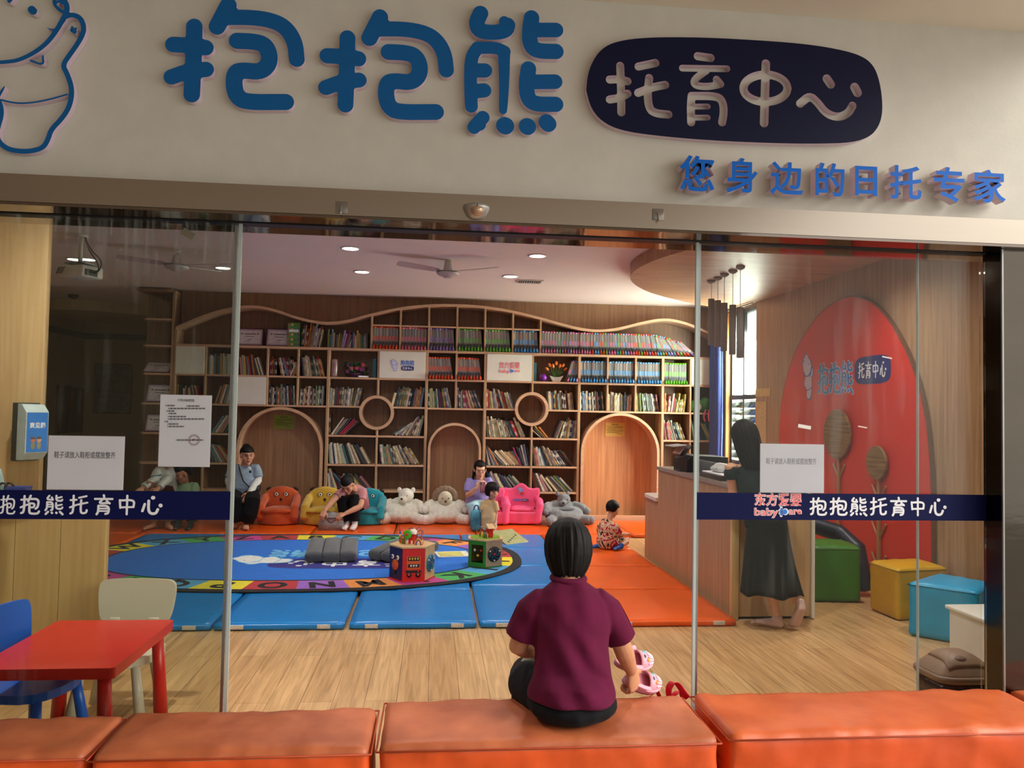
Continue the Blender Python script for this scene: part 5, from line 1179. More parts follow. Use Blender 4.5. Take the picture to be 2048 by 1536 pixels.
obj('worktop', MB().prism(smooth_line([(2.295, 7.79), (2.295, 5.9), (2.33, 5.72), (2.5, 5.70), (2.95, 5.70), (2.95, 6.4), (2.72, 6.5), (2.72, 7.79), (2.295, 7.79)], 1)[:-1], M.Translation((0, 0, .985)), .035, smooth=False), stone, ct)
obj('low_top', MB().prism(smooth_line([(2.285, 7.78), (2.285, 8.2), (2.31, 8.28), (2.45, 8.30), (2.72, 8.30), (2.72, 7.78), (2.285, 7.78)], 2)[:-1], M.Translation((0, 0, .66)), .035, smooth=False), pm('low_top_stone', (214, 204, 194), .35, .05, 30), ct)
obj('kickboard', MB().b2((2.35, 5.77, 0), (2.9, 5.78, .02)), black, ct)
# printer
t = thing('printer', 'black desktop printer with raised lid at the end of the counter', 'printer', (2.52, 7.2, 1.021))
obj('body', MB().prism([(2.345, 1.021), (2.345, 1.135), (2.40, 1.175), (2.74, 1.165), (2.74, 1.021)], M(((1, 0, 0, 0), (0, 0, 1, 6.98), (0, 1, 0, 0), (0, 0, 0, 1))), .40, smooth=False), black, t)
obj('paper_tray', MB().box((2.375, 7.18, 1.215), (.14, .26, .012), .004, rot=M.Rotation(-.9, 3, 'Y')), pm('tray_grey', (60, 56, 56), .4), t)
obj('paper', MB().box((2.33, 7.18, 1.225), (.10, .22, .004), 0, rot=M.Rotation(-1.0, 3, 'Y')), pm('tray_paper', (206, 170, 150), .7), t)
obj('lid', MB().box((2.30, 7.18, 1.262), (.13, .28, .010), .004, rot=M.Rotation(-.12, 3, 'Y')), pm('lid_grey', (168, 166, 170), .35), t)
obj('output_tray', MB().box((2.36, 7.18, 1.028), (.10, .20, .010), .003), pm('tray_dark', (44, 40, 42), .4), t)
# papers and bags on the counter
t = thing('document_tray', 'dark document tray with papers on the counter beside the printer', 'tray', (2.5, 6.35, 1.021))
obj('tray', MB().b2((2.33, 6.1, 1.022), (2.60, 6.6, 1.062), .006), pm('tray_maroon', (58, 34, 32), .4), t)
obj('papers', MB().b2((2.34, 6.08, 1.0625), (2.59, 6.56, 1.072), .001, smooth=False), paper, t)
tag(obj('folder', MB().box((2.50, 6.72, 1.085), (.30, .22, .10), .012, rot=M.Rotation(.18, 3, 'Y')), pm('folder_dark', (70, 72, 74), .5), None, (2.5, 6.72, 1.02)), 'dark grey folder box standing behind the document tray', 'folder')
b = MB()
for k in range(9): b.ell((2.41+.035*(k % 3), 6.30+.06*(k//3), 1.10+.012*((k*5) % 3)), (.045, .05, .028), M.Rotation(k*.7, 3, 'Z'))
tag(obj('plastic_bag', b.remesh(.012, 2), pm('clear_bag', (190, 196, 194), .2, .1, 14, bump=.5, bscale=12), None, (2.45, 6.36, 1.07)), 'crumpled pale plastic bag lying on the document tray', 'bag')
# potted plant at the counter end
c = V((2.47, 5.86, 1.021)); t = thing('potted_plant', 'leafy green plant in a round glass bowl at the counter end', 'plant', tuple(c))
obj('bowl', MB().lathe([(.04, 0), (.075, .02), (.085, .06), (.07, .10), (.066, .10), (.08, .06), (.07, .024), (.03, .008)], 24, 0, c), glass('bowl_glass', (.72, .85, .78)), t)
obj('soil', MB().lathe([(.06, .012), (.072, .05), (.04, .065)], 16, 0, c), pm('moss', (48, 64, 34), .9, .3, 20), t)
rg = random.Random(3); lf = MB(); sm = MB(); lf2 = MB()
for k in range(26):
    a = rg.uniform(0, 2*PI); r = rg.uniform(.02, .13); hz = rg.uniform(.11, .24); p = c+V((r*math.cos(a), r*math.sin(a), hz)); sm.tube([c+V((0, 0, .05)), c+V((r*.4*math.cos(a), r*.4*math.sin(a), hz*.6)), p], .0022, 5)
    for q in range(4):
        d = V((rg.uniform(-1, 1), rg.uniform(-1, 1), rg.uniform(-.3, .8))).normalized(); s_ = d.orthogonal().normalized()*.014; e = p+d*.05
        (lf if k % 4 else lf2).add([p, p+d*.022+s_, e, p+d*.022-s_+V((0, 0, .004))], [[0, 1, 2, 3]], 0, True)
obj('stems', sm, pm('stem_green', (70, 110, 50), .6), t); obj('leaves', lf, pm('leaf_green', (58, 128, 44), .5, .25, 30), t); obj('yellow_leaves', lf2, pm('leaf_yellow', (176, 186, 60), .5, .2, 30), t)

# ---------------- vinyl ottomans and the dark arch shape
def ottoman(poly, h, m, label, z0=.004):
    """four-cornered padded block"""
    cx = sum(p[0] for p in poly)/4; cy = sum(p[1] for p in poly)/4; mb = softbox(MB(), (0, 0, 0), (1, 1, 1), .06, .045, .010, .07, 0, cx)
    P0, P1, P2, P3 = [V((*p, 0)) for p in poly]
    mb.move(lambda q: (P0*(1-q.x)*(1-q.y)+P1*q.x*(1-q.y)+P2*q.x*q.y+P3*(1-q.x)*q.y)+V((0, 0, z0+q.z*(h-z0))))
    t = thing('ottoman', label, 'ottoman', (cx, cy, 0), 'vinyl ottomans under the red egg wall')
    obj('cushion', mb, m, t)
    s = MB(); e = [P0, P1, P2, P3]; k = V((cx, cy, 0))
    s.tube([(p+(p-k)*.005)+V((0, 0, h*.945)) for p in e], .004, 6, closed=True); obj('piping', s, pm('piping_'+m.name, tuple(int(255*min(1, x)**.45*.75) for x in m.node_tree.nodes['Color Ramp'].color_ramp.elements[0].color[:3]), .5), t)
ottoman([(3.20, 6.25), (3.60, 6.20), (3.66, 6.60), (3.24, 6.66)], .47, pm('vinyl_green', (58, 120, 30), .4, .08, 6, bump=.15, bscale=12), 'green vinyl ottoman nearest the counter end')
ottoman([(3.57, 5.64), (4.03, 5.72), (4.03, 6.08), (3.55, 6.00)], .40, pm('vinyl_yellow', (206, 160, 20), .4, .08, 6, bump=.15, bscale=12), 'yellow vinyl ottoman between the green and teal ones')
ottoman([(3.41, 5.27), (3.72, 4.96), (4.04, 5.24), (3.86, 5.58)], .385, pm('vinyl_teal', (10, 160, 216), .35, .08, 6, bump=.15, bscale=12), 'bright teal vinyl ottoman before the steel column')
b = MB().tube([(3.34, 6.86, .05), (3.32, 6.86, .48), (3.50, 6.84, .56), (3.70, 6.74, .50), (3.76, 6.56, .40), (3.78, 6.46, .05)], [(.09, .09), (.09, .09), (.09, .075), (.09, .075), (.085, .08), (.085, .08)], 16, cap=.3)  # dark arch of unclear origin, built as a solid
tag(obj('dark_arch', b.remesh(.016, 3), pm('arch_dark', (30, 36, 52), .4, .1, 6), None, (3.5, 6.8, .0)), 'dark blue arch shape behind the green ottoman', 'play block')
# shoe cabinet and rubbish bin by the column
t = thing('shoe_cabinet', 'low white shoe cabinet behind the rubbish bin', 'cabinet', (3.4, 4.4, 0))
obj('carcass', MB().b2((3.27, 4.18, 0), (3.9, 4.62, .355), .003, smooth=False), white_pl, t); obj('top', MB().b2((3.25, 4.15, .356), (3.92, 4.64, .382), .008), white_pl, t)
obj('corner_guard', MB().box((3.265, 4.17, .368), (.07, .07, .05), .016), pm('cream_foam', (228, 218, 186), .6), t); obj('door', MB().b2((3.29, 4.172, .02), (3.6, 4.179, .34), .001, smooth=False), white_board, t)
c = V((2.76, 3.86, 0)); t = thing('rubbish_bin', 'brown swing-lid rubbish bin with dark liner beside the steel column', 'bin', tuple(c))
def rrect(w, d, z, k=.5, n=36): return [(c.x+w*abs(math.cos(a))**k*(1 if math.cos(a) >= 0 else -1), c.y+d*abs(math.sin(a))**k*(1 if math.sin(a) >= 0 else -1), z) for a in [2*PI*i/n for i in range(n)]]
def loft(mb, rings, mat=0, capb=True, capt=True):
    n = len(rings[0]); vs = [p for r in rings for p in r]; fs = [[i*n+j, i*n+(j+1) % n, (i+1)*n+(j+1) % n, (i+1)*n+j] for i in range(len(rings)-1) for j in range(n)]
    if capb: fs.append(list(range(n))[::-1])
    if capt: fs.append([(len(rings)-1)*n+j for j in range(n)])
    return mb.add(vs, fs, mat, True)
bin_m = pm('bin_taupe', (138, 112, 92), .45, .05, 10); liner = pm('bin_liner', (44, 30, 26), .25, .2, 12, bump=.8, bscale=16, spec=.7)
obj('bucket', loft(MB(), [rrect(.125, .10, .002), rrect(.15, .12, .20)]), bin_m, t)
lr = [rrect(.14, .115, .03), rrect(.155, .13, .10), rrect(.163, .138, .16), rrect(.158, .132, .205)]
for ri in lr:
    for i in range(len(ri)): f = noise.noise(V(ri[i])*14)*.010; ri[i] = (ri[i][0]+f, ri[i][1]+f, ri[i][2]+f*.4)
obj('liner', loft(MB(), lr), liner, t)
obj('rim', loft(MB(), [rrect(.168, .145, .205), rrect(.174, .15, .215), rrect(.174, .15, .232), rrect(.165, .14, .24)]), bin_m, t)
hz = lambda r: .238+.100*(1-r**2.3)
obj('hood', loft(MB(), [rrect(.165*r, .14*r, hz(r)) for r in (1, .97, .92, .85, .76, .66, .55, .44, .33, .22, .1)]), bin_m, t)
flap = MB(); vs = []
for i in range(15):
    for j in range(13):
        u = -.66+1.32*i/14; v = -.80+1.25*j/12; r = (u**4+v**4)**.25; vs.append((c.x+u*.165, c.y+v*.14, hz(min(r, 1))+.005))
flap.add(vs, [[i*13+j, i*13+j+1, (i+1)*13+j+1, (i+1)*13+j] for i in range(14) for j in range(12)], 0, True); fo = obj('flap', flap, bin_m, t); sd = fo.modifiers.new('thick', 'SOLIDIFY'); sd.thickness = .006
obj('finger_grip', MB().ell((c.x-.02, c.y-.075, hz(.54)+.004), (.032, .016, .007), M.Rotation(.45, 3, 'X')), pm('bin_grip', (96, 76, 62), .5), fo)

# ---------------- red egg wall
XW = 4.085
eg = [PXX(a, b, XW) for a, b in ((1868, 1000), (1864, 905), (1856, 835), (1843, 775), (1828, 730), (1808, 685), (1782, 640), (1755, 610), (1730, 597), (1708, 593), (1684, 600), (1655, 618), (1628, 648), (1603, 688), (1588, 722), (1576, 762), (1567, 808), (1563, 860), (1562, 940))]
pl = [(q.y, q.z) for q in eg]; pl = smooth_line(pl+[(8.75, .5), (8.6, .0)], 1); pl = [(pl[0][0], 0.0)]+pl
MXX = M(((0, 0, -1, 0), (1, 0, 0, 0), (0, 1, 0, 0), (0, 0, 0, 1)))    # local XY -> wall yz, local Z -> -x
t = thing('egg_mural', 'big red egg-shaped panel with brown edge on the wooden wall', 'wall panel', (4.1, 7.2, 0))
obj('edge_board', MB().prism([(a+.012*(1 if a > 7.2 else -1), b+.012) for a, b in pl], M.Translation((4.095, 0, .0)) @ MXX, .035), pm('edge_brown', (112, 74, 52), .5), t)
obj('red_face', MB().prism(pl, M.Translation((4.06, 0, .0)) @ MXX, .004), pm('egg_red', (206, 36, 24), .42, .04, 3), t)
xf = 4.056
def wallx(mb, y0): return mb.move(lambda q: V((xf+q.y, y0-q.x, q.z)))
k = MB(); bear_fig(k, 0, 1.74, .53, 0, 0, 1, .62); lg = thing('egg_logo', 'bear and name logo letters mounted on the red egg', 'logo', (xf, 7.4, 1.7))
obj('bear_figure', wallx(k, 8.20), [emb_blue, emb_lilac], lg)
k = MB(); logo_words(k, 0, 1.79, .70, 2.12, 0, 0, 1.75); k2 = MB(); logo_words(k2, 0, 1.79, .70, 2.12, -.003, 0, 1.1)
obj('letter_outline', wallx(k, 7.83), emb_lilac, lg); obj('letters', wallx(k2, 7.83), pm('egg_letter_blue', (66, 128, 190), .5), lg)
k = MB(); logo_pill(k, 0, 1.875, .60, 2.14, 0, 0, 1); obj('name_pill', wallx(k, 7.11), [emb_navy, white_film], lg)
disc_w = wood('zebra_wood', (150, 118, 72), (92, 66, 40), 'y', .5, 1.5)
def tree(yc, zc, r, z0, label):
    t = thing('wooden_tree', label, 'wall decoration', (xf, yc, z0), 'wooden lollipop trees on the egg')
    obj('crown', MB().lathe([(r*.98, -.014), (r, -.010), (r, .010), (r*.98, .014)], 40, 0, (xf-.03, yc, zc), M.Rotation(PI/2, 3, 'Y'), smooth=False), disc_w, t)
    st = wood('tree_stem', (176, 134, 88), (150, 110, 70), 'z')
    obj('trunk', MB().b2((xf-.022, yc-.018, z0), (xf-.002, yc+.018, zc-r*.8), .002, smooth=False), st, t)
    for dz in (.0, -.34, -.62):
        for s in (-1, 1):
            a = V((xf-.012, yc, zc-r-.20+dz)); e = a+V((0, s*.11, .15))
            if e.z < z0+.1: continue
            obj('branch', MB().tube([a, e], (.009, .013), 4, cap=.01, smooth=False), st, t)
tree(7.38, 1.39, .25, .02, 'taller wooden disc tree on the red egg nearer the counter'); tree(6.68, 1.15, .155, .02, 'shorter wooden disc tree on the red egg nearer the column')
# curtain
t = thing('curtain', 'dark blue curtain gathered beside the window', 'curtain', (3.98, 10.6, .1))
cv = MB(); n = 44; rings = []
for z in (2.98, 2.6, 2.0, 1.4, .8, .12):
    rings.append([(3.975+.035*math.sin(i*1.15+z*.3), 10.42+.36*i/n+.01*math.sin(z*3), z) for i in range(n)])
cv.add([p for r in rings for p in r], [[a*n+j, a*n+j+1, (a+1)*n+j+1, (a+1)*n+j] for a in range(5) for j in range(n-1)], 0, True)
o = obj('cloth', cv, pm('curtain_blue', (58, 74, 150), .7, .1, 10), t); sd = o.modifiers.new('thick', 'SOLIDIFY'); sd.thickness = .004
obj('rail', MB().tube([(3.99, 9.4, 2.995), (3.99, 10.8, 2.995)], .012, 10), metal_grey, t)
# pale notes stuck on the wooden wall by the window
for a, b, lab in (((1511, 778), (1541, 792), 'small pale cork note above the large one beside the window'), ((1511, 804), (1532, 890), 'tall pale cork sheet on the wooden wall beside the window')):
    p, q = PXX(*a, 4.096), PXX(*b, 4.096); tag(obj('wall_note', MB().b2((4.094, q.y, q.z), (4.0995, p.y, p.z)), pm('cork_pale', (196, 172, 122), .8, .2, 40), None, (4.1, q.y, q.z)), lab, 'notice', 'notes on the wooden wall')
# ---------------- ceiling fittings
lens_em = emis('downlight_glow', (255, 250, 240), 9.0); ring_m = pm('downlight_ring', (220, 214, 208), .4)
for (px, py), lab in (((701, 496), 'round downlight nearer the doorway beside the central fan blade tip'), ((724, 543), 'round downlight farther in on the shelf side of the first fan blade'), ((1075, 511), 'round downlight nearer the doorway by the wooden soffit'), ((1021, 552), 'round downlight beside the ceiling air vent'), ((446, 535), 'round downlight by the fan seen through the smoked pane'), ((151, 518), 'round downlight behind the projector pole, the first of two'), ((175, 518), 'round downlight behind the projector pole, the second of two')):
    c = PZ(px, py, 3.15); t = thing('downlight', lab, 'ceiling light', (c.x, c.y, 3.15), 'recessed downlights')
    obj('trim_ring', MB().lathe([(.098, 0), (.098, -.006), (.082, -.010), (.078, -.002)], 28, 0, (c.x, c.y, 3.149)), ring_m, t)
    obj('diffuser', MB().lathe([(.079, 0), (.079, -.004), (.06, -.006)], 28, 0, (c.x, c.y, 3.146)), lens_em, t)
    lamp('downlight_lamp', 'SPOT', (c.x, c.y, 3.125), 82 if px > 500 else 14, (1, .955, .90), spot_size=2.75, spot_blend=1, shadow_soft_size=.08)
for q, (x, y, z, e, lab) in enumerate(((-1.9, 4.05, 3.15, 235, 'unseen added downlight over the red play table'), (.0, 4.8, 3.15, 110, 'unseen added downlight inside the doorway'), (3.5, 4.3, 3.02, 110, 'unseen added downlight in the wooden soffit near the glass'), (1.7, 4.7, 3.15, 120, 'unseen added downlight near the soffit nose inside the door'), (3.35, 6.2, 3.02, 95, 'unseen added downlight in the wooden soffit over the ottomans'))):  # unseen downlights added behind the beam to brighten the room's front
    t = thing('downlight', lab, 'ceiling light', (x, y, z), 'recessed downlights')
    obj('trim_ring', MB().lathe([(.098, 0), (.098, -.006), (.082, -.010), (.078, -.002)], 28, 0, (x, y, z-.001)), ring_m, t); obj('diffuser', MB().lathe([(.079, 0), (.079, -.004), (.06, -.006)], 28, 0, (x, y, z-.004)), lens_em, t)
    lamp('downlight_lamp', 'SPOT', (x, y, z-.03), e, (1, .955, .90), spot_size=2.75, spot_blend=1, shadow_soft_size=.08)
c = PZ(1060, 562, 3.15); t = thing('air_vent', 'rectangular white air vent with dark slots on the ceiling', 'vent', (c.x, c.y, 3.15))
obj('frame', MB().b2((c.x-.16, c.y-.10, 3.138), (c.x+.16, c.y+.10, 3.149), .004), white_pl, t); obj('slot_backing', MB().b2((c.x-.135, c.y-.075, 3.134), (c.x+.135, c.y+.075, 3.1385)), black, t)
g = MB()
for i in range(10): g.box((c.x-.12+.0267*i, c.y, 3.132), (.006, .15, .008), 0)
obj('louvre_grille', g, white_pl, t)
fan_w = pm('fan_grey', (196, 190, 186), .35, .04); fan_b = pm('fan_blade', (196, 182, 184), .35, .04); 
def fan(x, y, zb, angs, label):
    t = thing('ceiling_fan', label, 'fan', (x, y, 3.15), 'ceiling fans')
    obj('rod', MB().tube([(x, y, 3.149), (x, y, zb+.12)], .012, 10, cap=.1), metal_grey, t); obj('ceiling_plate', MB().lathe([(.03, 0), (.03, -.02), (.018, -.03)], 20, 0, (x, y, 3.149)), fan_w, t)
    obj('canopy', MB().lathe([(.036, .12), (.043, .09), (.052, .03), (.06, .02), (.02, .015)], 24, 0, (x, y, zb)), fan_w, t)
    obj('motor', MB().lathe([(.05, .022), (.105, .015), (.12, .0), (.12, -.012), (.10, -.03), (.06, -.04), (.045, -.055), (.03, -.057)], 32, 0, (x, y, zb)), fan_w, t)
    obj('band', MB().lathe([(.1215, .002), (.1215, -.004)], 32, 0, (x, y, zb)), pm('fan_band', (40, 70, 70), .4), t)
    for a in angs:
        R_ = M.Rotation(math.radians(a), 3, 'Z'); bl = MB()
        pts = [(.10, -.028), (.16, -.05), (.35, -.058), (.52, -.062), (.555, -.045), (.56, 0), (.555, .045), (.52, .062), (.35, .058), (.16, .05), (.10, .028)]
        bl.prism(pts, M.Translation((x, y, zb+.008)) @ R_.to_4x4() @ M.Rotation(.24, 4, 'X') @ M.Rotation(-.07, 4, 'Y'), .004, smooth=False); obj('blade', bl, fan_b, t)
fan(.11, 8.14, 3.015, (200, -17, 92), 'white three-blade ceiling fan in the middle of the room'); fan(-2.66, 8.15, 2.985, (196, 3, 60), 'white three-blade ceiling fan seen through the smoked pane')
# projector
c = V((-3.36, 7.6, 2.79)); t = thing('projector', 'white projector hanging from the ceiling on a pole', 'projector', (c.x, c.y, 3.15))
obj('pole', MB().tube([(c.x+.0, c.y, 3.149), (c.x+.0, c.y, 2.88)], .02, 14, cap=.05), white_pl, t); obj('ceiling_plate', MB().lathe([(.06, 0), (.06, -.015), (.03, -.02)], 20, 0, (c.x, c.y, 3.149)), white_pl, t)
Rz = M.Rotation(-.45, 3, 'Z'); obj('bracket', MB().box(c+V((0, 0, .085)), (.22, .16, .012), .003, rot=Rz), metal_grey, t)
body = obj('body', MB().box(c, (.33, .24, .11), .018, rot=Rz), white_pl, t)
for i in range(5): obj('vent_slot', MB().box(c+Rz @ V((-.14+.018*i, -.121, .01)), (.006, .003, .07), 0, rot=Rz @ M.Rotation(.5, 3, 'Y')), black, body)
obj('port_panel', MB().box(c+Rz @ V((.166, -.02, -.01)), (.003, .14, .06), .001, rot=Rz), black, body)
for k in (0, 1): obj('cable', MB().tube(smooth_line3([(c.x+.03, c.y, 3.145), (c.x+.09+.02*k, c.y-.05, 3.0), (c.x+.18+.05*k, c.y-.08, 2.9), (c.x+.22, c.y-.1, 2.80), c+Rz @ V((.17, -.03+.04*k, -.01))]), .006, 8), black, t)
q = PZ(147, 589, 3.15); tag(obj('dome_camera', MB().lathe([(.07, 0), (.07, -.02), (.05, -.05), (.02, -.065)], 20, 0, (q.x, q.y, 3.149)), black, None, (q.x, q.y, 3.1)), 'small dark dome camera on the ceiling behind the projector', 'camera')
# five pendant lamps in a row
pend_m = pm('pendant_grey', (150, 146, 142), .5, .05)
for k, (a, b, zt, zb2) in enumerate(((1423, 561, 598, 690), (1436, 555, 601, 694), (1449, 548, 606, 702), (1466, 541, 610, 709), (1481, 533, 615, 716))):
    c = PZ(a, b, 3.02); n_ = ['first', 'second', 'third', 'fourth', 'last'][k]; z1 = PY(a, zt, c.y).z; z0 = PY(a, zb2, c.y).z
    t = thing('pendant_lamp', 'grey tube pendant lamp over the counter, %s counting from the bookcase' % n_, 'pendant lamp', (c.x, c.y, 3.02), 'tube pendants over the counter')
    obj('canopy', MB().lathe([(.045, 0), (.043, -.015), (.02, -.032), (.006, -.036)], 20, 0, (c.x, c.y, 3.0195)), pend_m, t); obj('cord', MB().tube([(c.x, c.y, 3.0), (c.x, c.y, z1)], .003, 6), pend_m, t)
    obj('tube_shade', MB().lathe([(.006, z1+.004), (.034, z1), (.034, z0), (.030, z0), (.030, z0+.04), (.004, z0+.041)], 22, 0, (c.x, c.y, 0)), pend_m, t)

# ---------------- things displayed on the shelves
frame_p = pm('frame_purple', (70, 40, 60), .4); cert_m = pm('certificate_lilac', (190, 170, 198), .6, .1, 30); cert_w = pm('certificate_white', (218, 214, 222), .6)
def cert(x, z, w, h, y, lean, label, k=0, grp='framed certificates'):
    t = thing('framed_certificate', label, 'certificate', (0, 0, 0), grp)
    obj('frame', MB().b2((-w/2, -.008, 0), (w/2, .008, h), .003, smooth=False), frame_p, t); obj('sheet', MB().b2((-w/2+.014, -.0105, .014), (w/2-.014, -.0085, h-.014)), cert_m, t)
    obj('inner_sheet', MB().b2((-w/2+.035, -.012, .035), (w/2-.035, -.011, h-.035)), cert_w, t)
    m = MB(); m.b2((-w*.22, -.0135, h*.64), (w*.22, -.0122, h*.69)); m.b2((-w*.17, -.0135, h*.50), (w*.17, -.0122, h*.53)); m.b2((-w*.10, -.0135, h*.33), (w*.08, -.0122, h*.36)); m.b2((-w*.2, -.0135, h*.22), (w*.02, -.0122, h*.24)); obj('print_lines', m, ink, t)
    for s in (-1, 1): obj('crest', MB().ell((s*w*.30, -.012, h*.68), (.013, .002, .013)), pm('crest_gold', (120, 110, 60), .5), t)
    t.location = (x, y, z); t.rotation_euler = (-lean, 0, 0)
cert(-2.57, 2.402, .36, .255, 10.93, .28, 'framed lilac certificate partly behind the pane edge on the top shelf'); cert(-2.17, 2.402, .36, .26, 10.93, .25, 'framed lilac certificate beside the patterned gift box')
cert(-3.77, 1.995, .36, .26, 10.84, .95, 'framed certificate leaning far back in the display tower'); cert(-3.73, 1.596, .36, .26, 10.90, .3, 'framed certificate on the tower shelf beside the white sheet'); cert(-3.74, 1.196, .34, .25, 10.90, .3, 'framed certificate on the lower tower shelf')
c = V((-1.90-.06, 10.92, 2.402)); t = thing('gift_box', 'tall green patterned gift box on the top shelf', 'box', tuple(c))
obj('carton', MB().b2((c.x-.085, c.y-.05, c.z), (c.x+.085, c.y+.05, c.z+.33), .003, smooth=False), pm('box_green', (86, 140, 70), .5, .2, 14), t); rg = random.Random(5)
for k in range(18):
    x = c.x-.068+.045*(k % 4); z = c.z+.03+.068*(k//4)
    obj('diamond', MB().box((x, c.y-.0505, z), (.03, .002, .03), 0, rot=M.Rotation(.5+k, 3, 'Y')), [C_('pat_pink', (176, 90, 110)), C_('pat_yellow', (206, 196, 80)), C_('pat_teal', (60, 120, 130)), C_('pat_plum', (110, 80, 110))][k % 4], t)
obj('white_label', MB().b2((c.x-.066, c.y-.053, c.z+.20), (c.x+.066, c.y-.0505, c.z+.236)), white_film, t)
tag(obj('drink_bottle', MB().lathe([(.045, 0), (.048, .02), (.048, .20), (.045, .235), (.03, .25), (.02, .25)], 20, 0, (-1.40, 10.90, Z[5]+.001)), pm('bottle_pinkish', (150, 120, 128), .15, .2, 8, spec=.8), None, (-1.4, 10.9, Z[5])), 'clear pinkish bottle beside the flower basket', 'bottle')
def bunch(c, label, cols, name, cat, r=.15, n=40, h=.17, pot=None, blooms=((140, 60, 120), (206, 90, 110))):
    t = thing(name, label, cat, tuple(c)); rg = random.Random(int(c.x*100)); lf = MB()
    if pot: pot(t)
    for k in range(n):
        a = rg.uniform(0, 2*PI); rr = r*math.sqrt(rg.random()); p = c+V((rr*math.cos(a), rr*.5*math.sin(a), rg.uniform(.02, h)))
        for q in range(5):
            d = V((rg.uniform(-1, 1), rg.uniform(-1, .4), rg.uniform(-.4, .9))).normalized(); s = d.orthogonal().normalized()*.012; lf.add([p, p+d*.02+s, p+d*.046, p+d*.02-s], [[0, 1, 2, 3]], 0, True)
    obj('leaves', lf, pm('leaf_dark', (40, 92, 60), .5, .3, 30), t)
    for k in range(7):
        a = rg.uniform(0, 2*PI); p = c+V((r*.8*math.cos(a), -.05, .04+.12*rg.random())); b = MB()
        for q in range(5): b.ell(p+V((.016*math.cos(q*1.26), -.004*q, .016*math.sin(q*1.26))), (.017, .012, .017))
        obj('bloom', b, pm('bloom%d' % (k % 2)+name, blooms[k % 2], .6, .2, 30), t)
def basket(t): obj('basket', MB().lathe([(.10, 0), (.12, .05), (.125, .06), (.09, .06)], 20, 0, (-1.12, 10.94, Z[5]+.001)), pm('basket_plum', (70, 36, 66), .6, .2, 30), t)
bunch(V((-1.12, 10.94, Z[5]+.03)), 'basket of artificial plum and pink flowers in the shelf cell', 0, 'flower_basket', 'flowers', .17, 36, .17, basket)
tag(obj('teal_box', MB().b2((-.875, 10.86, Z[5]+.001), (-.82, 10.98, Z[5]+.27), .003, smooth=False), pm('box_teal', (34, 96, 110), .5, .15, 20), None, (-.85, 10.9, Z[5])), 'tall teal box beside the bear logo board', 'box', 'tall teal boxes')
tag(obj('teal_box', MB().b2((1.39, 10.86, Z[5]+.001), (1.43, 10.98, Z[5]+.27), .003, smooth=False), pm('box_teal', (34, 96, 110), .5, .15, 20), None, (1.41, 10.9, Z[5])), 'tall teal box beside the pink logo board', 'box', 'tall teal boxes')
tag(obj('folded_paper', MB().box((-1.0, 10.85, Z[5]+.014), (.14, .08, .02), .003, rot=M.Rotation(.3, 3, 'Z')), paper, None, (-1, 10.85, Z[5])), 'folded white paper lying before the flower basket', 'paper')
tag(obj('purple_ball', MB().ell((1.53, 10.88, Z[5]+.058), .055), pm('ball_purple', (120, 30, 150), .3), None, (1.53, 10.88, Z[5])), 'small purple ball beside the tulip pot', 'ball')
c = V((1.72, 10.9, Z[5]+.001)); t = thing('tulip_pot', 'white boat-shaped pot of orange tulips', 'flowers', tuple(c))
obj('pot', MB().prism([(-.05, 0), (.05, 0), (.10, .09), (.04, .07), (-.04, .07), (-.10, .09)], M.Translation((c.x, c.y+.04, c.z)) @ MXW, .08), pm('pot_white', (222, 214, 204), .4), t); sm = MB()
for k in range(7):
    a = -.9+.3*k; e = c+V((.17*math.sin(a), -.01*(k % 3), .10+.17*math.cos(a)*(.8+.2*(k % 2)))); sm.tube([c+V((.03*math.sin(a), 0, .06)), e], .0035, 6)
    obj('tulip', MB().ell(e, (.02, .02, .032), M.Rotation(a, 3, 'Y')), pm('tulip_orange', (226, 120, 46), .5, .15, 20), t); sm.tube([c+V((.02*math.sin(a), .0, .06)), c+V((.10*math.sin(a+.2), -.02, .15))], (.004, .009), 6)
obj('stems', sm, pm('tulip_green', (74, 124, 50), .6), t)
# toys in the last cell
t = thing('plush_toy', 'green soft toy bag with pink dangling legs on the window end shelf', 'plush toy', (3.86, 10.9, Z[4])); g = MB()
g.ell((3.80, 10.9, Z[4]+.10), (.11, .07, .10)); g.ell((3.92, 10.9, Z[4]+.12), (.09, .06, .11)); obj('body', g.remesh(.012, 3), pm('toy_leaf', (70, 140, 60), .8, .35, 14), t)
obj('white_patch', MB().ell((3.79, 10.836, Z[4]+.085), (.06, .02, .05)), tw_, t)
for s in (0, 1): obj('dangling_leg', MB().tube(smooth_line3([(3.90+.05*s, 10.82, Z[4]+.04), (3.885+.06*s, 10.785, Z[4]+.0), (3.86+.07*s, 10.78, Z[4]-.06), (3.885+.06*s, 10.78, Z[4]-.12)]), .012, 8), pm('squid_pink', (226, 100, 130), .6), t)
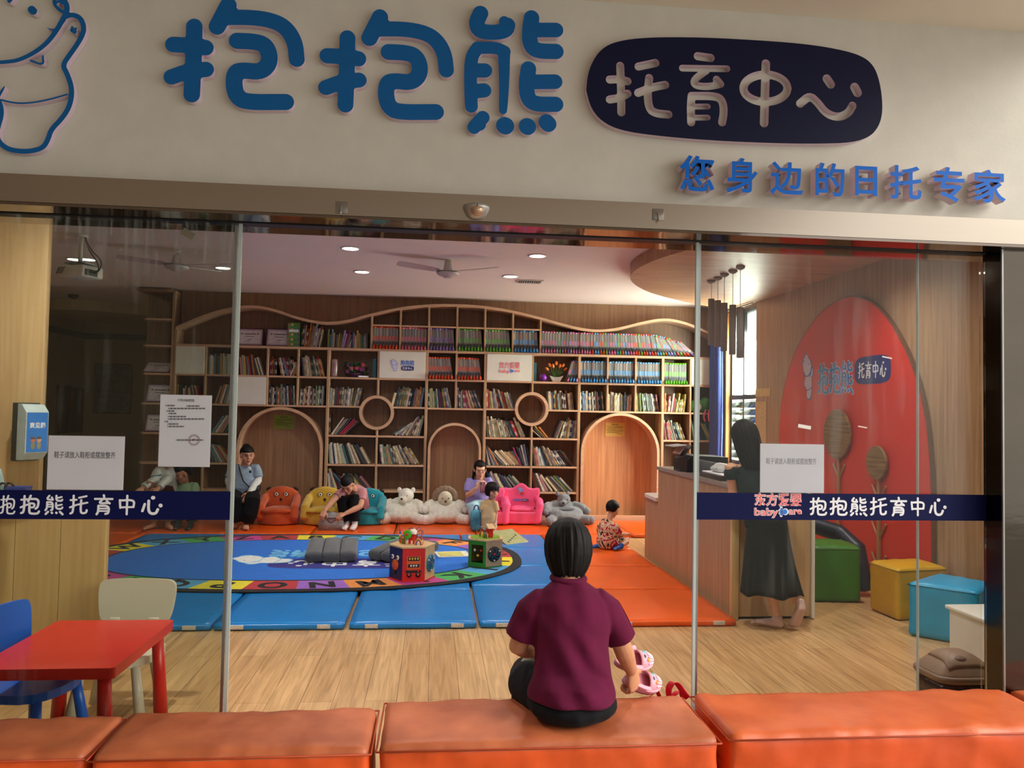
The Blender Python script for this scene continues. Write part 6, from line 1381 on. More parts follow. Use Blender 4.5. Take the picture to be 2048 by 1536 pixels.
# yellow-green rules on the arch niches
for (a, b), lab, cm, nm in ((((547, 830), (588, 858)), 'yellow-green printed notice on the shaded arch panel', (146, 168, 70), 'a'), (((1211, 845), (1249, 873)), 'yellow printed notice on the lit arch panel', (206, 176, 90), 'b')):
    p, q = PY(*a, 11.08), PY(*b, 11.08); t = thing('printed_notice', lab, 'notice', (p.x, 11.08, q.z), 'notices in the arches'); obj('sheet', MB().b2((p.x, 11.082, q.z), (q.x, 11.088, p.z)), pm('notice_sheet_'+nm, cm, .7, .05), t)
    m = MB(); w = q.x-p.x; h = p.z-q.z; fit_text(m, '借书公约', p.x+w*.33, q.z+h*.80, p.x+w*.67, q.z+h*.92, 11.0815, .001, 0, .02)
    for i, (s, e) in enumerate(((.06, .95), (.14, .95), (.06, .6), (.06, .95), (.10, .95), (.06, .75), (.6, .92))):
        for j in range(int((e-s)*24)): m.b2((p.x+w*(s+j/24), 11.0805, q.z+h*(.70-.09*i)), (p.x+w*(s+j/24+.028+.008*((j*i) % 2)), 11.0818, q.z+h*(.735-.09*i)))
    obj('writing', m, pm('notice_ink', (60, 70, 36), .7), t)

# ---------------- front desk, suggestion box and things on it (shaded side)
dxr = PY(208, 1145, 4.45).x; t = thing('front_desk', 'pale wooden front desk behind the red play table', 'desk', (-2.4, 4.6, 0))
for k in range(5):
    x1 = dxr-.235*k; obj('front_board', MB().b2((x1-.232, 4.45, 0), (x1, 4.47, .965), .0015, smooth=False), oak_pale, t)
obj('side_board', MB().b2((dxr-.02, 4.471, 0), (dxr, 4.50, .965), .001, smooth=False), oak_pale, t)
obj('desk_top', MB().prism(smooth_line([(-3.0, 4.44), (-2.5, 4.42), (-2.2, 4.44), (dxr-.02, 4.46), (dxr-.16, 4.80), (-3.0, 4.80), (-3.0, 4.44)], 1)[:-1], M.Translation((0, 0, .9655)), .03, smooth=False), oak_pale, t)
o_ = smooth_line([(-3.0, 4.20), (-2.6, 4.22), (-2.34, 4.30), (-2.16, 4.44), (-3.0, 4.44), (-3.0, 4.20)], 2)[:-1]; obj('top_nose', MB().prism(o_, M.Translation((0, 0, .935)), .06, smooth=False), oak_pale, t)
c = PY(66, 865, 4.80); t = thing('suggestion_box', 'blue fronted suggestion box mounted on the wooden pier', 'box', (0, 0, 0)); w, d, h = .135, .135, .345
prof = [(0, 0), (0, h), (.055, h), (.055, 0)]
obj('back_shell', MB().b2((-w/2, -.055, 0), (w/2, 0, h), .006), pm('box_dark', (56, 58, 58), .5), t)
obj('front_shell', MB().prism([(-.055, .008), (-.055, h-.008), (-.09, h-.01), (-d, h-.055), (-d, .05), (-.09, .008)], M(((0, 0, 1, -w/2), (1, 0, 0, 0), (0, 1, 0, 0), (0, 0, 0, 1))), w, smooth=False), pm('box_pale', (186, 198, 204), .35), t)
obj('bracket', MB().b2((-.02, -.01, .10), (.075, .075, .25), .003), pm('box_dark', (56, 58, 58), .5), t)
f = obj('front_label', MB().b2((-w/2+.006, -d-.002, .055), (w/2-.004, -d-.0004, h-.058)), pm('label_blue', (52, 124, 214), .45, .05), t)
m = MB(); fit_text(m, '意见箱', -.046, .195, .048, .230, -d-.0028, .001, 0, .025); obj('writing', m, white_film, f)
for s, c1 in ((-1, (206, 120, 90)), (1, (226, 160, 120))): obj('printed_face', MB().ell((s*.018-.005, -d-.002, .125), (.014, .0015, .016)), pm('print_face%d' % s, c1, .6), f); obj('printed_hair', MB().ell((s*.018-.005, -d-.0025, .138), (.015, .0015, .009)), ink, f); obj('printed_body', MB().ell((s*.018-.005, -d-.002, .092), (.013, .0015, .022)), pm('print_body%d' % s, (150, 140, 110), .6), f)
t.location = (c.x-.10, 4.885, c.z-.17); t.rotation_euler = (0, 0, 1.02)
pz = .9956
t = thing('tape_dispenser', 'white dispenser with black clip on the front desk', 'desk item', (-2.53, 4.6, pz)); obj('body', MB().prism([(-.07, 0), (.07, 0), (.05, .10), (-.02, .17), (-.06, .16)], M.Translation((-2.53, 4.66, pz)) @ MXW, .09), white_pl, t); obj('clip', MB().box((-2.56, 4.565, pz+.12), (.05, .03, .07), .008), black, t)
for k, (x, hh, an) in enumerate(((-2.445, .19, .25), (-2.425, .17, .4))): tag(obj('bottle', MB().lathe([(.016, 0), (.017, .10), (.009, hh), (.004, hh+.01)], 12, 0, (x, 4.62+.03*k, pz+.003), M.Rotation(-.12, 3, 'Y')), pm('bottle_green%d' % k, (170-20*k, 190-20*k, 176), .3), None, (x, 4.62, pz)), ['pale slim bottle beside the white dispenser on the desk', 'second greyish slim bottle by the scissors on the desk'][k], 'bottle')
t = thing('scissors', 'scissors with dark ring handles on the front desk', 'scissors', (-2.39, 4.6, pz))
for s in (0, 1): obj('handle_ring', MB().tube([(-2.40+.03*s+.024*math.cos(a*PI/8), 4.60+.01*s, pz+.075+.03*math.sin(a*PI/8)) for a in range(16)], .006, 8, closed=True), black, t)
obj('blade', MB().b2((-2.392, 4.60, pz), (-2.378, 4.604, pz+.05)), metal_grey, t)
tag(obj('blue_carton', MB().prism([(-.045, 0), (.045, 0), (.06, .085), (-.05, .085)], M.Translation((-2.33, 4.66, pz)) @ MXW, .08), pm('carton_blue', (36, 56, 140), .5), None, (-2.33, 4.62, pz)), 'small dark blue carton at the end of the front desk', 'box')
# far room: poster and boards
a, b = PY(192, 730, 14.17), PY(258, 825, 14.17); t = thing('poster', 'grey framed poster on the far room wall', 'poster', (a.x, 14.17, b.z)); obj('sheet', MB().b2((a.x, 14.18, b.z), (b.x, 14.195, a.z)), pm('poster_grey', (112, 120, 110), .6, .2, 12), t)
m = MB()
for (p0, p1) in (((a.x-.03, b.z-.03), (b.x+.03, b.z)), ((a.x-.03, a.z), (b.x+.03, a.z+.03)), ((a.x-.03, b.z), (a.x, a.z)), ((b.x, b.z), (b.x+.03, a.z))): m.b2((p0[0], 14.175, p0[1]), (p1[0], 14.199, p1[1]))
obj('frame', m, pm('poster_frame', (96, 84, 70), .6), t)
for k, (y0, y1, z0, z1, col) in enumerate(((13.25, 13.72, 1.07, 1.86, (70, 30, 22)), (13.76, 14.15, 1.08, 1.82, (66, 58, 50)))):
    t = thing('wall_board', ['dark red framed board on the far room side wall', 'dark grey framed board nearest the far room corner'][k], 'board', (lx, y0, z0), 'boards on the far room wall'); obj('board', MB().b2((lx, y0, z0), (lx+.02, y1, z1)), pm('board%d' % k, col, .6, .2, 20), t)
    obj('frame', MB().tube([(lx+.02, y0, z0), (lx+.02, y1, z0), (lx+.02, y1, z1), (lx+.02, y0, z1)], .02, 6, closed=True), pm('board_frame', (120, 76, 40), .5), t)
# ---------------- people
def skin(n, c): return pm('skin_'+n, c, .55, .06, 30, bump=.03, bscale=200, spec=.4)
hair_k = pm('hair_black', (15, 12, 12), .58, .4, 60, stretch=(6, 6, .6), bump=.12, bscale=40, spec=.22)
def frame(yaw, pitch=0, roll=0): return M.Rotation(yaw, 3, 'Z') @ M.Rotation(pitch, 3, 'X') @ M.Rotation(roll, 3, 'Y')   # right +x, forward +y, up +z
def head_blobs(mb, R, c, s, child=False):
    c = V(c); k = 1.0
    def E(p, r, q=None): mb.ell(c+R @ (V(p)*s), tuple(x*s for x in r), R if q is None else R @ q, n=20, h=14)
    E((0, -.012, .028), (.075, .093, .086)); E((0, .026, -.045 if child else -.052), (.056, .060, .058 if child else .062))
    for x in (-1, 1):
        E((x*.034, .052, -.024), (.031, .028, .036)); E((x*.077, -.004, -.010), (.012, .024, .033))
    E((0, .060, -.085 if child else -.096), (.026, .024, .022)); E((0, .076, .030), (.052, .016, .014)); E((0, .083, -.056), (.023, .012, .012))
    mb.tube([c+R @ (V((0, .084, .012))*s), c+R @ (V((0, .100, -.020))*s)], [.010*s, .015*s], 10)
    for x in (-1, 1): E((x*.011, .094, -.026), (.009, .009, .008))
def face_details(mb, R, c, s, closed=False):
    c = V(c)
    def E(p, r, m): mb.ell(c+R @ (V(p)*s), tuple(x*s for x in r), R, m, 12, 8)
    for x in (-1, 1):
        if closed: mb.tube([c+R @ (V((x*.018, .083, .002))*s), c+R @ (V((x*.031, .084, -.001))*s), c+R @ (V((x*.044, .076, .003))*s)], .0026*s, 6, 2)
        else:
            E((x*.031, .0745, .004), (.0145, .010, .0075), 1); E((x*.031, .083, .004), (.0068, .0035, .0068), 2)
            mb.tube([c+R @ (V((x*.016, .084, .010))*s), c+R @ (V((x*.031, .087, .0135))*s), c+R @ (V((x*.046, .077, .009))*s)], .0022*s, 6, 2)
        mb.tube([c+R @ (V((x*.014, .092, .028))*s), c+R @ (V((x*.032, .091, .034))*s), c+R @ (V((x*.050, .076, .027))*s)], .0030*s, 6, 2)
    mb.tube([c+R @ (V((-.021, .088, -.056))*s), c+R @ (V((0, .0965, -.054))*s), c+R @ (V((.021, .088, -.056))*s)], [.0022*s, .0046*s, .0022*s], 8, 3)
    mb.tube([c+R @ (V((-.016, .088, -.062))*s), c+R @ (V((0, .095, -.063))*s), c+R @ (V((.016, .088, -.062))*s)], [.002*s, .005*s, .002*s], 8, 3)
def hair_cap(mb, R, c, s, hairline=.045, nape=-.06, vol=1.0, bob=0, side=.0, seed=0):
    """hair shell that dips under the skin at the hairline"""
    c = V(c); n, h = 64, 36; vs = []; fs = []
    for i in range(h+1):
        a = -PI/2+PI*i/h
        for j in range(n):
            w = 2*PI*j/n; d = V((math.cos(a)*math.cos(w), math.cos(a)*math.sin(w), math.sin(a)))
            p = V((d.x*.083, d.y*.101-.014, d.z*.093+.030)); f = d.y
            hl = hairline if f > .15 else nape+(hairline-nape)*max(0, min(1, (f+.25)/.4))
            if bob and f < .35: hl = -.25
            if side and abs(d.x) > .75 and f < .62: hl = -side
            t = max(0, min(1, (p.z-hl)/.012)); st = .012*math.sin(w*23+3*noise.noise(V((d.x*3, d.y*3, seed))))+.010*noise.noise(V((d.x*9, d.y*9, d.z*2+seed)))
            k = (.80+.20*t)*(1+(st if t > .5 else 0))*(vol if t > .5 else 1)
            q = V((p.x*k, (p.y+.014)*k-.014, (p.z-.03)*k+.03))
            if bob and p.z < .01 and t > .5:
                m_ = min(1, (.01-p.z)/.07); q.x = math.copysign(max(abs(q.x), .080*m_*abs(math.cos(w))*vol), d.x); q.y = min(q.y, -.014+.10*math.sin(w)*m_+q.y*(1-m_)) if d.y < 0 else q.y; q.z = .01-(.01-p.z)*(1+bob)
            vs.append(c+R @ (q*s))
    for i in range(h):
        for j in range(n): fs.append([i*n+j, i*n+(j+1) % n, (i+1)*n+(j+1) % n, (i+1)*n+j])
    return mb.add(vs, fs, 0, True)
def hair_long(mb, R, c, s, prof, fringe=.05, seed=0, jag=.014, front=.50):
    """hair hanging in strands: rings of (height, half width, half depth) round the head, open over the face"""
    c = V(c); n = 120; vs = []; fs = []; rows = []
    for i in range(len(prof)-1):
        for q in range(3): rows.append([prof[i][k]+(prof[i+1][k]-prof[i][k])*q/3 for k in range(len(prof[0]))])
    rows.append(list(prof[-1])); m = len(rows)
    for i, (z, a, b) in enumerate(rows):
        f = i/(m-1)
        for j in range(n):
            w = 2*PI*j/n; sw = math.sin(w); st = 1+(.030*math.sin(w*17+2.5*noise.noise(V((math.cos(w)*2, sw*2, seed))))+.022*math.sin(w*41+seed+z*20)+.02*noise.noise(V((math.cos(w)*7, sw*7, z*6+seed))))*min(1, f*2.2)
            k = .76 if (sw > front and z < fringe) else 1
            q = V((a*math.cos(w)*st*k, b*sw*st*k-.013, z-jag*(.5+noise.noise(V((math.cos(w)*9, sw*9, seed+3))))*max(0, f-.55)*2))
            vs.append(c+R @ (q*s))
    for i in range(m-1):
        for j in range(n): fs.append([i*n+j, i*n+(j+1) % n, (i+1)*n+(j+1) % n, (i+1)*n+j])
    fs.append(list(range(n))); return mb.add(vs, fs, 0, True)
def hand(mb, w, d, nrm, side, s=1, curl=.5, spread=1, thumb=.6):
    """palm and five fingers from wrist w: d along the hand, nrm out of its back, side +1 when the thumb lies towards d x nrm"""
    w, d = V(w), V(d).normalized(); nrm = V(nrm); nrm = (nrm-d*nrm.dot(d)).normalized(); x = d.cross(nrm)*side
    mb.tube([w-d*.02*s, w+d*.01*s, w+d*.045*s, w+d*.082*s], [(.025*s, .020*s), (.028*s, .017*s), (.038*s, .015*s), (.037*s, .012*s)], 14, side=x, cap=.6)
    for i in range(4):
        b = w+d*(.082-.005*abs(i-1.2))*s+x*(.027-.018*i)*s*spread; dd = d+x*(.10-.07*i)*spread; a = curl*(1+.12*i); pts = [b-d*.012*s, b]; q = b; ax = x
        for k, l in enumerate((.042, .026, .022)):
            dd = (M.Rotation(-a*(.8 if k == 0 else 1.0)*side, 3, ax) @ dd).normalized(); q = q+dd*l*s*(1, 1.08, 1.0, .8)[i]; pts.append(q)
        mb.tube(pts, [.0095*s, .0092*s, .0085*s, .0078*s, .0066*s], 10, cap=.9)
    t0 = w+d*.018*s+x*.024*s; t1 = t0+(d*.5+x*.75-nrm*.2*thumb).normalized()*.036*s; t2 = t1+(d*.8+x*.3-nrm*.6*thumb).normalized()*.030*s; t3 = t2+(d*.85+x*.05-nrm*.8*thumb).normalized()*.024*s
    mb.tube([t0, t1, t2, t3], [.013*s, .0115*s, .010*s, .0078*s], 10, cap=.9)
def arm(mb, sh, el, wr, s=1, k=1.0): mb.tube([sh, V(sh).lerp(V(el), .5), el, V(el).lerp(V(wr), .35), wr], [.050*s*k, .043*s*k, .037*s*k, .038*s*k, .024*s*k], 14, cap=.6)
def leg(mb, hp, kn, an, s=1): mb.tube([hp, V(hp).lerp(V(kn), .5), kn, V(kn).lerp(V(an), .3), V(an)], [.078*s, .066*s, .050*s, .052*s, .032*s], 14, cap=.6)
def foot(mb, an, d, s=1, drop=.065):
    an, d = V(an), V((d[0], d[1], 0)).normalized(); u = V((0, 0, 1)); x = d.cross(u)
    mb.tube([an-d*.035*s-u*(drop-.028)*s, an+d*.01*s-u*(drop-.038)*s, an+d*.09*s-u*(drop-.028)*s, an+d*.155*s-u*(drop-.02)*s], [(.030*s, .028*s), (.034*s, .036*s), (.040*s, .026*s), (.034*s, .017*s)], 14, side=x, cap=.8)
    mb.tube([an, an-u*.03*s], [.033*s, .036*s], 12)
    for i in range(5): mb.ell(an+d*(.178-.006*i*i*.6)*s+x*(-.028+.014*i)*s-u*(drop-.014)*s, ((.016, .0115, .011, .010, .009)[i]*s,)*3, None, 0, 10, 7)
def torso(mb, rings, sv): mb.tube([r[0] for r in rings], [r[1] for r in rings], 28, side=sv, cap=.35)
def person(name, label, loc, bodymb, vox, sk, faces, hair, garments, extra=(), it=3):
    t = thing(name, label, 'person', loc, None)
    b = bodymb.remesh(vox, it, .45)
    mats = [sk]
    if faces:
        f = MB(); face_details(f, *faces); b.join(f, 0); mats += [eye_w, eye_k, pm('lip', (150, 76, 70), .5)]
    obj('body', b, mats, t)
    if hair: obj('hair', hair, hair_k, t)
    for n, mb, m in garments: obj(n, mb, m, t)
    return t
def cloth(n, c, **k): return pm('cloth_'+n, c, .9, k.pop('var', .08), 14, bump=k.pop('bump', .35), bscale=9, sheen=.02, spec=.2, **k)
def wrinkle(mb, amp, f=9, seed=0):
    return mb.move(lambda q: q+V((noise.noise(q*f+V((seed, 0, 0))), noise.noise(q*f+V((0, seed+5, 0))), noise.noise(q*f*1.3+V((0, 0, seed+9)))*.5))*amp)
F4 = lambda x, y, d: PY(400+x/5.297, 800+y/5.297, d)
F5 = lambda x, y, d: PY(740+x/5.297, 800+y/5.297, d)
F6 = lambda x, y, d: PY(1060+x/4.8, 800+y/4.8, d)
sk_old = skin('tan', (196, 140, 106)); sk_a = skin('light', (222, 172, 142)); sk_b = skin('warm', (198, 142, 112)); sk_c = skin('child', (212, 158, 126))

# --- woman in maroon on the bench, seen from behind
def w_front():
    R = frame(.06, -.20, .02); hc = V((.532, 3.012, 1.015)); s = .97
    b = MB(); head_blobs(b, R, hc, s); b.tube([(.53, 2.965, .87), (.53, 2.98, .93), hc-V((0, .005, .05))], [.056, .050, .050], 16)
    torso(b, [(V((.535, 2.88, .48)), (.13, .10)), (V((.535, 2.90, .62)), (.12, .09)), (V((.53, 2.93, .78)), (.13, .085)), (V((.53, 2.955, .86)), (.10, .06))], (1, 0, 0))
    shl, shr = V((.402, 2.95, .838)), V((.658, 2.95, .838))
    ell_, wrl = PY(1036, 1293, 2.97), PY(1072, 1303, 3.17); elr, wrr = PY(1244, 1292, 2.99), PY(1263, 1342, 3.06)
    arm(b, shl.lerp(ell_, .22), ell_, wrl, .98); arm(b, shr.lerp(elr, .22), elr, wrr, 1.0)
    hand(b, wrr, V((.025, .022, -.09)), V((.62, -.78, .0)), -1, .98, .85, .9, 1.0); hand(b, wrl, V((.8, .4, -.1)), V((0, -.3, 1)), -1, .95, .6)
    kl, kr = V((.42, 3.30, .44)), V((.66, 3.30, .44)); al, ar = V((.43, 3.34, .075)), V((.68, 3.36, .075))
    leg(b, (.46, 2.90, .49), kl, al, .95); leg(b, (.61, 2.90, .49), kr, ar, .95); foot(b, al, (0, 1), .95); foot(b, ar, (0, 1), .95)
    h = MB(); hair_long(h, R, hc, s, [(.128, .012, .014), (.122, .034, .040), (.106, .058, .068), (.082, .077, .090), (.05, .089, .103), (.015, .094, .106), (-.02, .093, .102), (-.05, .086, .092), (-.078, .074, .078), (-.100, .060, .062)], .05, 2)
    top = MB(); torso(top, [(V((.530, 2.866, .492)), (.166, .158)), (V((.531, 2.868, .52)), (.163, .150)), (V((.535, 2.888, .57)), (.148, .118)), (V((.535, 2.905, .66)), (.142, .110)), (V((.532, 2.925, .75)), (.150, .108)), (V((.53, 2.94, .82)), (.150, .094)), (V((.53, 2.957, .868)), (.112, .072)), (V((.53, 2.968, .905)), (.060, .056))], (1, 0, 0))
    nk_ = V((.53, 2.955, .87))
    for sh, el, dx, f in ((shl, ell_, -.006, .80), (shr, elr, .006, .84)): top.tube([sh.lerp(nk_, .70)-V((0, 0, .040)), sh.lerp(nk_, .12)-V((0, 0, .016)), sh.lerp(el, .25), sh.lerp(el, .55)+V((dx, 0, 0)), sh.lerp(el, f)+V((dx, 0, 0))], [.036, .055, .061, .061, .063], 20, cap=.05)
    top = top.remesh(.006, 14); rg = noise.noise
    def drape(q):   # sagging diagonal folds over the back
        u = (q.x-.53)/.15; a = max(0, min(1, (.86-q.z)/.3)); f = math.sin((q.z*34+u*7+3*rg(V((q.x*5, q.y*3, q.z*4)))))*.0085*a+math.sin(u*9+q.z*6)*.004*(1-a)
        return q+V((0, -f if q.y < 2.95 else f, 0))+V((rg(q*11), rg(q*11+V((3, 0, 0))), 0))*.003
    top.move(drape)
    maroon = cloth('maroon', (92, 16, 52), bump=.5, var=.12)
    col = MB().tube([V((.53, 2.972, .912))+V((.058*math.cos(a*PI/14), .056*math.sin(a*PI/14), .004*math.sin(a*PI/14))) for a in range(28)], [(.012, .016)]*28, 10, closed=True, side=(0, 0, 1))
    pants = MB(); pants.ell((.531, 2.868, .475), (.172, .152, .068)); pants.ell((.533, 2.90, .485), (.158, .13, .06))
    for k, x0, x1 in ((kl, .45, .395), (kr, .615, .635)): pants.tube([(x0, 2.90, .475), (x1, 3.10, .465), k, k+V((0, .03, -.12)), (k.x+.01, 3.37, .16)], [.068, .080, .074, .066, .062], 18, cap=.3)
    pants = wrinkle(pants.remesh(.008, 4), .006, 12); 
    t = person('person', 'woman in maroon top and black trousers sitting on bench with pink shoes in hand', (.53, 2.9, .41), b, .0042, sk_old, (R, hc, s), h, [('shirt', top, maroon), ('collar', col, maroon), ('trousers', pants, cloth('black', (20, 20, 24)))], it=2)
    sk = MB()
    for a in (al, ar): sk.tube([a+V((0, 0, .03)), a-V((0, 0, .02))], [.037, .040], 14); foot(sk, a, (0, 1), 1.03)
    obj('socks', sk.remesh(.008, 2), cloth('sock_grey', (120, 120, 120)), t)
    # pale cloth over her lap side
    tag(obj('folded_jacket', wrinkle(MB().tube([PY(1066, 1310, 3.22), PY(1052, 1345, 3.2), PY(1044, 1362, 3.16)], [(.03, .03), (.045, .04), (.035, .03)], 14).remesh(.008, 3), .006, 16), cloth('pale_grey', (168, 168, 150)), None, tuple(PY(1044, 1362, 3.16))), 'pale grey folded garment on the lap of the maroon shirted woman', 'garment')
    return wrr
wr_ = w_front()
# pink clogs held in her hand
clog_p = pm('clog_pink', (236, 168, 186), .5, .05, 12); clog_in = pm('clog_inner', (206, 120, 140), .6)
def clog(c, R, label):
    t = thing('clog', label, 'shoe', (0, 0, 0), 'pink clogs in the hand')
    n = 18; sole = MB(); P_ = [(.043*math.cos(a)*(1+.15*math.sin(a)), .088*math.sin(a)) for a in [2*PI*i/n for i in range(n)]]; sole.prism(P_, M.Translation((0, 0, -.012)), .022, smooth=True); obj('sole', sole, clog_p, t)
    rim = MB().tube([(x*.96, y*.96, .014+.012*max(0, -y/.088)) for x, y in P_], .007, 8, closed=True); obj('rim', rim, clog_p, t)
    up = MB(); vs = []; fs = []; k = 10; m = 7
    for i in range(m):
        y = .012+.074*i/(m-1); w = .045*math.sqrt(max(.02, 1-((y)/.092)**2))*1.03; hh = .046*math.sqrt(max(.03, 1-(max(0, y-.01)/.085)**2))
        for j in range(k+1):
            a = PI*j/k; vs.append((w*math.cos(a), y, .006+hh*math.sin(a)))
    fs = [[i*(k+1)+j, i*(k+1)+j+1, (i+1)*(k+1)+j+1, (i+1)*(k+1)+j] for i in range(m-1) for j in range(k)]
    up.add(vs, fs, 0, True); o = obj('upper', up, clog_p, t); sd = o.modifiers.new('thick', 'SOLIDIFY'); sd.thickness = .005
    for q in range(6): obj('ridge', MB().tube([(x_, y_, .008+.046*math.sqrt(max(.03, 1-(max(0, y_-.01)/.085)**2))*math.sqrt(max(.02, 1-(x_/(.0464*math.sqrt(max(.02, 1-(y_/.092)**2))))**2))) for y_ in (.050, .058, .066, .074, .081) for x_ in [(-.030+.012*q)*(1-.45*(y_-.05)/.031)]], .003, 6), pm('clog_white', (240, 220, 228), .5), o)
    obj('insole', MB().prism([(x*.82, y*.86) for x, y in P_], M.Translation((0, 0, .0105)), .003), clog_in, t)
    obj('strap', MB().tube([(.046*math.cos(a*PI/10), .012-.098*math.sin(a*PI/10), .036) for a in range(11)], (.004, .010), 8, side=(0, 0, 1)), clog_p, t)
    for q, (x, y, cc) in enumerate(((-.018, .038, (70, 190, 190)), (.014, .046, (236, 150, 60)), (.002, .03, (70, 50, 80)))): obj('charm', MB().ell((x, y, .047-.3*abs(x)), (.010, .009, .005)), pm('charm%d' % q, cc, .4), o)
    t.location = c; t.rotation_euler = R.to_euler()
hp = wr_+V((.01, .035, -.075))
def clog_R(t, u):
    t = V(t).normalized(); u = V(u); u = (u-t*u.dot(t)).normalized(); x = t.cross(u); return M(((x.x, t.x, u.x), (x.y, t.y, u.y), (x.z, t.z, u.z)))
clog(PY(1266, 1324, 3.175), clog_R((.92, .30, -.12), (.12, -.66, .74)), 'pink child clog held in the hand, the upper of the pair'); clog(PY(1282, 1366, 3.14), clog_R((.90, .28, -.26), (.18, -.62, .76)), 'pink child clog held in the hand, the lower of the pair')
# red bag with loop straps behind the bench
red_st = pm('strap_red', (206, 14, 40), .6, .08, 20); t = thing('bag', 'red fabric bag with looping straps behind the bench end', 'bag', tuple(PZ(1345, 1400, .36)))
obj('pouch', softbox(MB(), (.80, 3.13, .06), (1.07, 3.22, .31), .03, .01, .006, .03), red_st, t)
lp = [PY(1340, 1398, 3.17), PY(1336, 1378, 3.17), PY(1345, 1364, 3.17), PY(1356, 1368, 3.17), PY(1367, 1385, 3.16), PY(1376, 1396, 3.15)]; obj('strap', MB().tube(smooth_line3(lp), (.014, .0018), 8, side=(.8, -.6, .1)), red_st, t)
lp = [PY(1344, 1396, 3.19), PY(1350, 1386, 3.19), PY(1362, 1382, 3.19), PY(1366, 1398, 3.18)]; obj('strap', MB().tube(smooth_line3(lp), (.011, .0018), 8, side=(.8, -.6, .1)), red_st, t)
lp = [PY(1290, 1398, 3.17), PY(1305, 1390, 3.17), PY(1318, 1378, 3.17), PY(1312, 1377, 3.17), PY(1320, 1396, 3.17)]; obj('strap', MB().tube(smooth_line3(lp), (.013, .0018), 8, side=(.3, -.8, .6)), red_st, t)

# --- generic seated adult facing the room
def adult(name, label, hc, R, s, nk, chest, waist, pv, shl, ell_, wrl, shr, elr, wrr, kl, al, kr, ar, hips, sk, hair, tops, bottoms, vox=.0068, handl=None, handr=None, feet=((0, -1), (0, -1)), shoes=None, closed=False, sleeve=(.8, .8), sv=None, k=1.0, neckline=.0, wide=1.0, legw=1.0, extra=None):
    hc, nk, chest, waist, pv = map(V, (hc, nk, chest, waist, pv)); sv = V(sv) if sv is not None else (V(shr)-V(shl)).normalized()
    b = MB(); head_blobs(b, R, hc, s); b.tube([nk-V((0, 0, .03)), nk, hc+R @ V((0, -.01, -.05))*s], [.056*k, .047*k, .046*k], 14)
    torso(b, [(pv, (.135*k, .10*k)), (waist, (.115*k, .088*k)), (chest, (.13*k, .09*k)), (nk-V((0, 0, .03)), (.09*k, .055*k))], sv)
    arm(b, V(shl).lerp(V(ell_), .2), ell_, wrl, k); arm(b, V(shr).lerp(V(elr), .2), elr, wrr, k)
    for w, e, hd_, sd in ((wrl, ell_, handl, 1), (wrr, elr, handr, -1)):
        d, nn, cu = hd_ if hd_ else ((V(w)-V(e)).normalized(), V((0, -1, .4)), .5); hand(b, w, d, nn, sd, .95*k, cu)
    hl, hr = pv-sv*.085*k, pv+sv*.085*k
    leg(b, hl, kl, al, k*.95); leg(b, hr, kr, ar, k*.95)
    for a, d in ((al, feet[0]), (ar, feet[1])): foot(b, a, d, .92*k)
    top = MB(); torso(top, [(pv+V((0, 0, -.02)), (.165*k*wide, .128*k*wide)), (waist, (.150*k*wide, .122*k*wide)), (waist.lerp(chest, .6), (.146*k*wide, .112*k)), (chest, (.146*k, .106*k)), (chest.lerp(nk, .55), (.125*k, .082*k)), (nk-V((0, 0, .012+neckline)), (.062*k, .058*k))], sv)
    for sh, el, f in ((shl, ell_, sleeve[0]), (shr, elr, sleeve[1])):
        sh, el = V(sh), V(el); top.tube([sh.lerp(nk, .5)-V((0, 0, .02)), sh.lerp(nk, .05)-V((0, 0, .01)), sh.lerp(el, .4*f), sh.lerp(el, f)], [.046*k, .056*k, .060*k, .061*k], 14, cap=.05)
    top = wrinkle(top.remesh(.009, 4), .006, 13, s)
    bot = MB(); bot.ell(pv, (.165*k, .135*k, .09*k)); 
    for h_, kn, an in ((hl, kl, al), (hr, kr, ar)): bot.tube([h_, V(h_).lerp(V(kn), .5), kn, V(kn).lerp(V(an), .5), V(an)+V((0, 0, .03))], [.088*k*legw, .084*k*legw, .070*k*legw, .066*k*legw*legw, .064*k*legw*legw], 14, cap=.1)
    bot = wrinkle(bot.remesh(.010, 4), .007, 12, 3)
    h = MB(); hair(h, R, hc, s)
    g = [('shirt', top, tops), ('trousers', bot, bottoms)]
    t = person('person', label, tuple(hips), b, vox, sk, (R, hc, s, closed), h, g)
    if shoes:
        sm = MB()
        for a, d in ((al, feet[0]), (ar, feet[1])): sm.tube([V(a)+V((0, 0, .035)), V(a)-V((0, 0, .02))], [.036*k, .038*k], 12); foot(sm, a, d, .97*k)
        obj('socks', sm.remesh(.008, 2), shoes, t)
    if extra: extra(t)
    return t
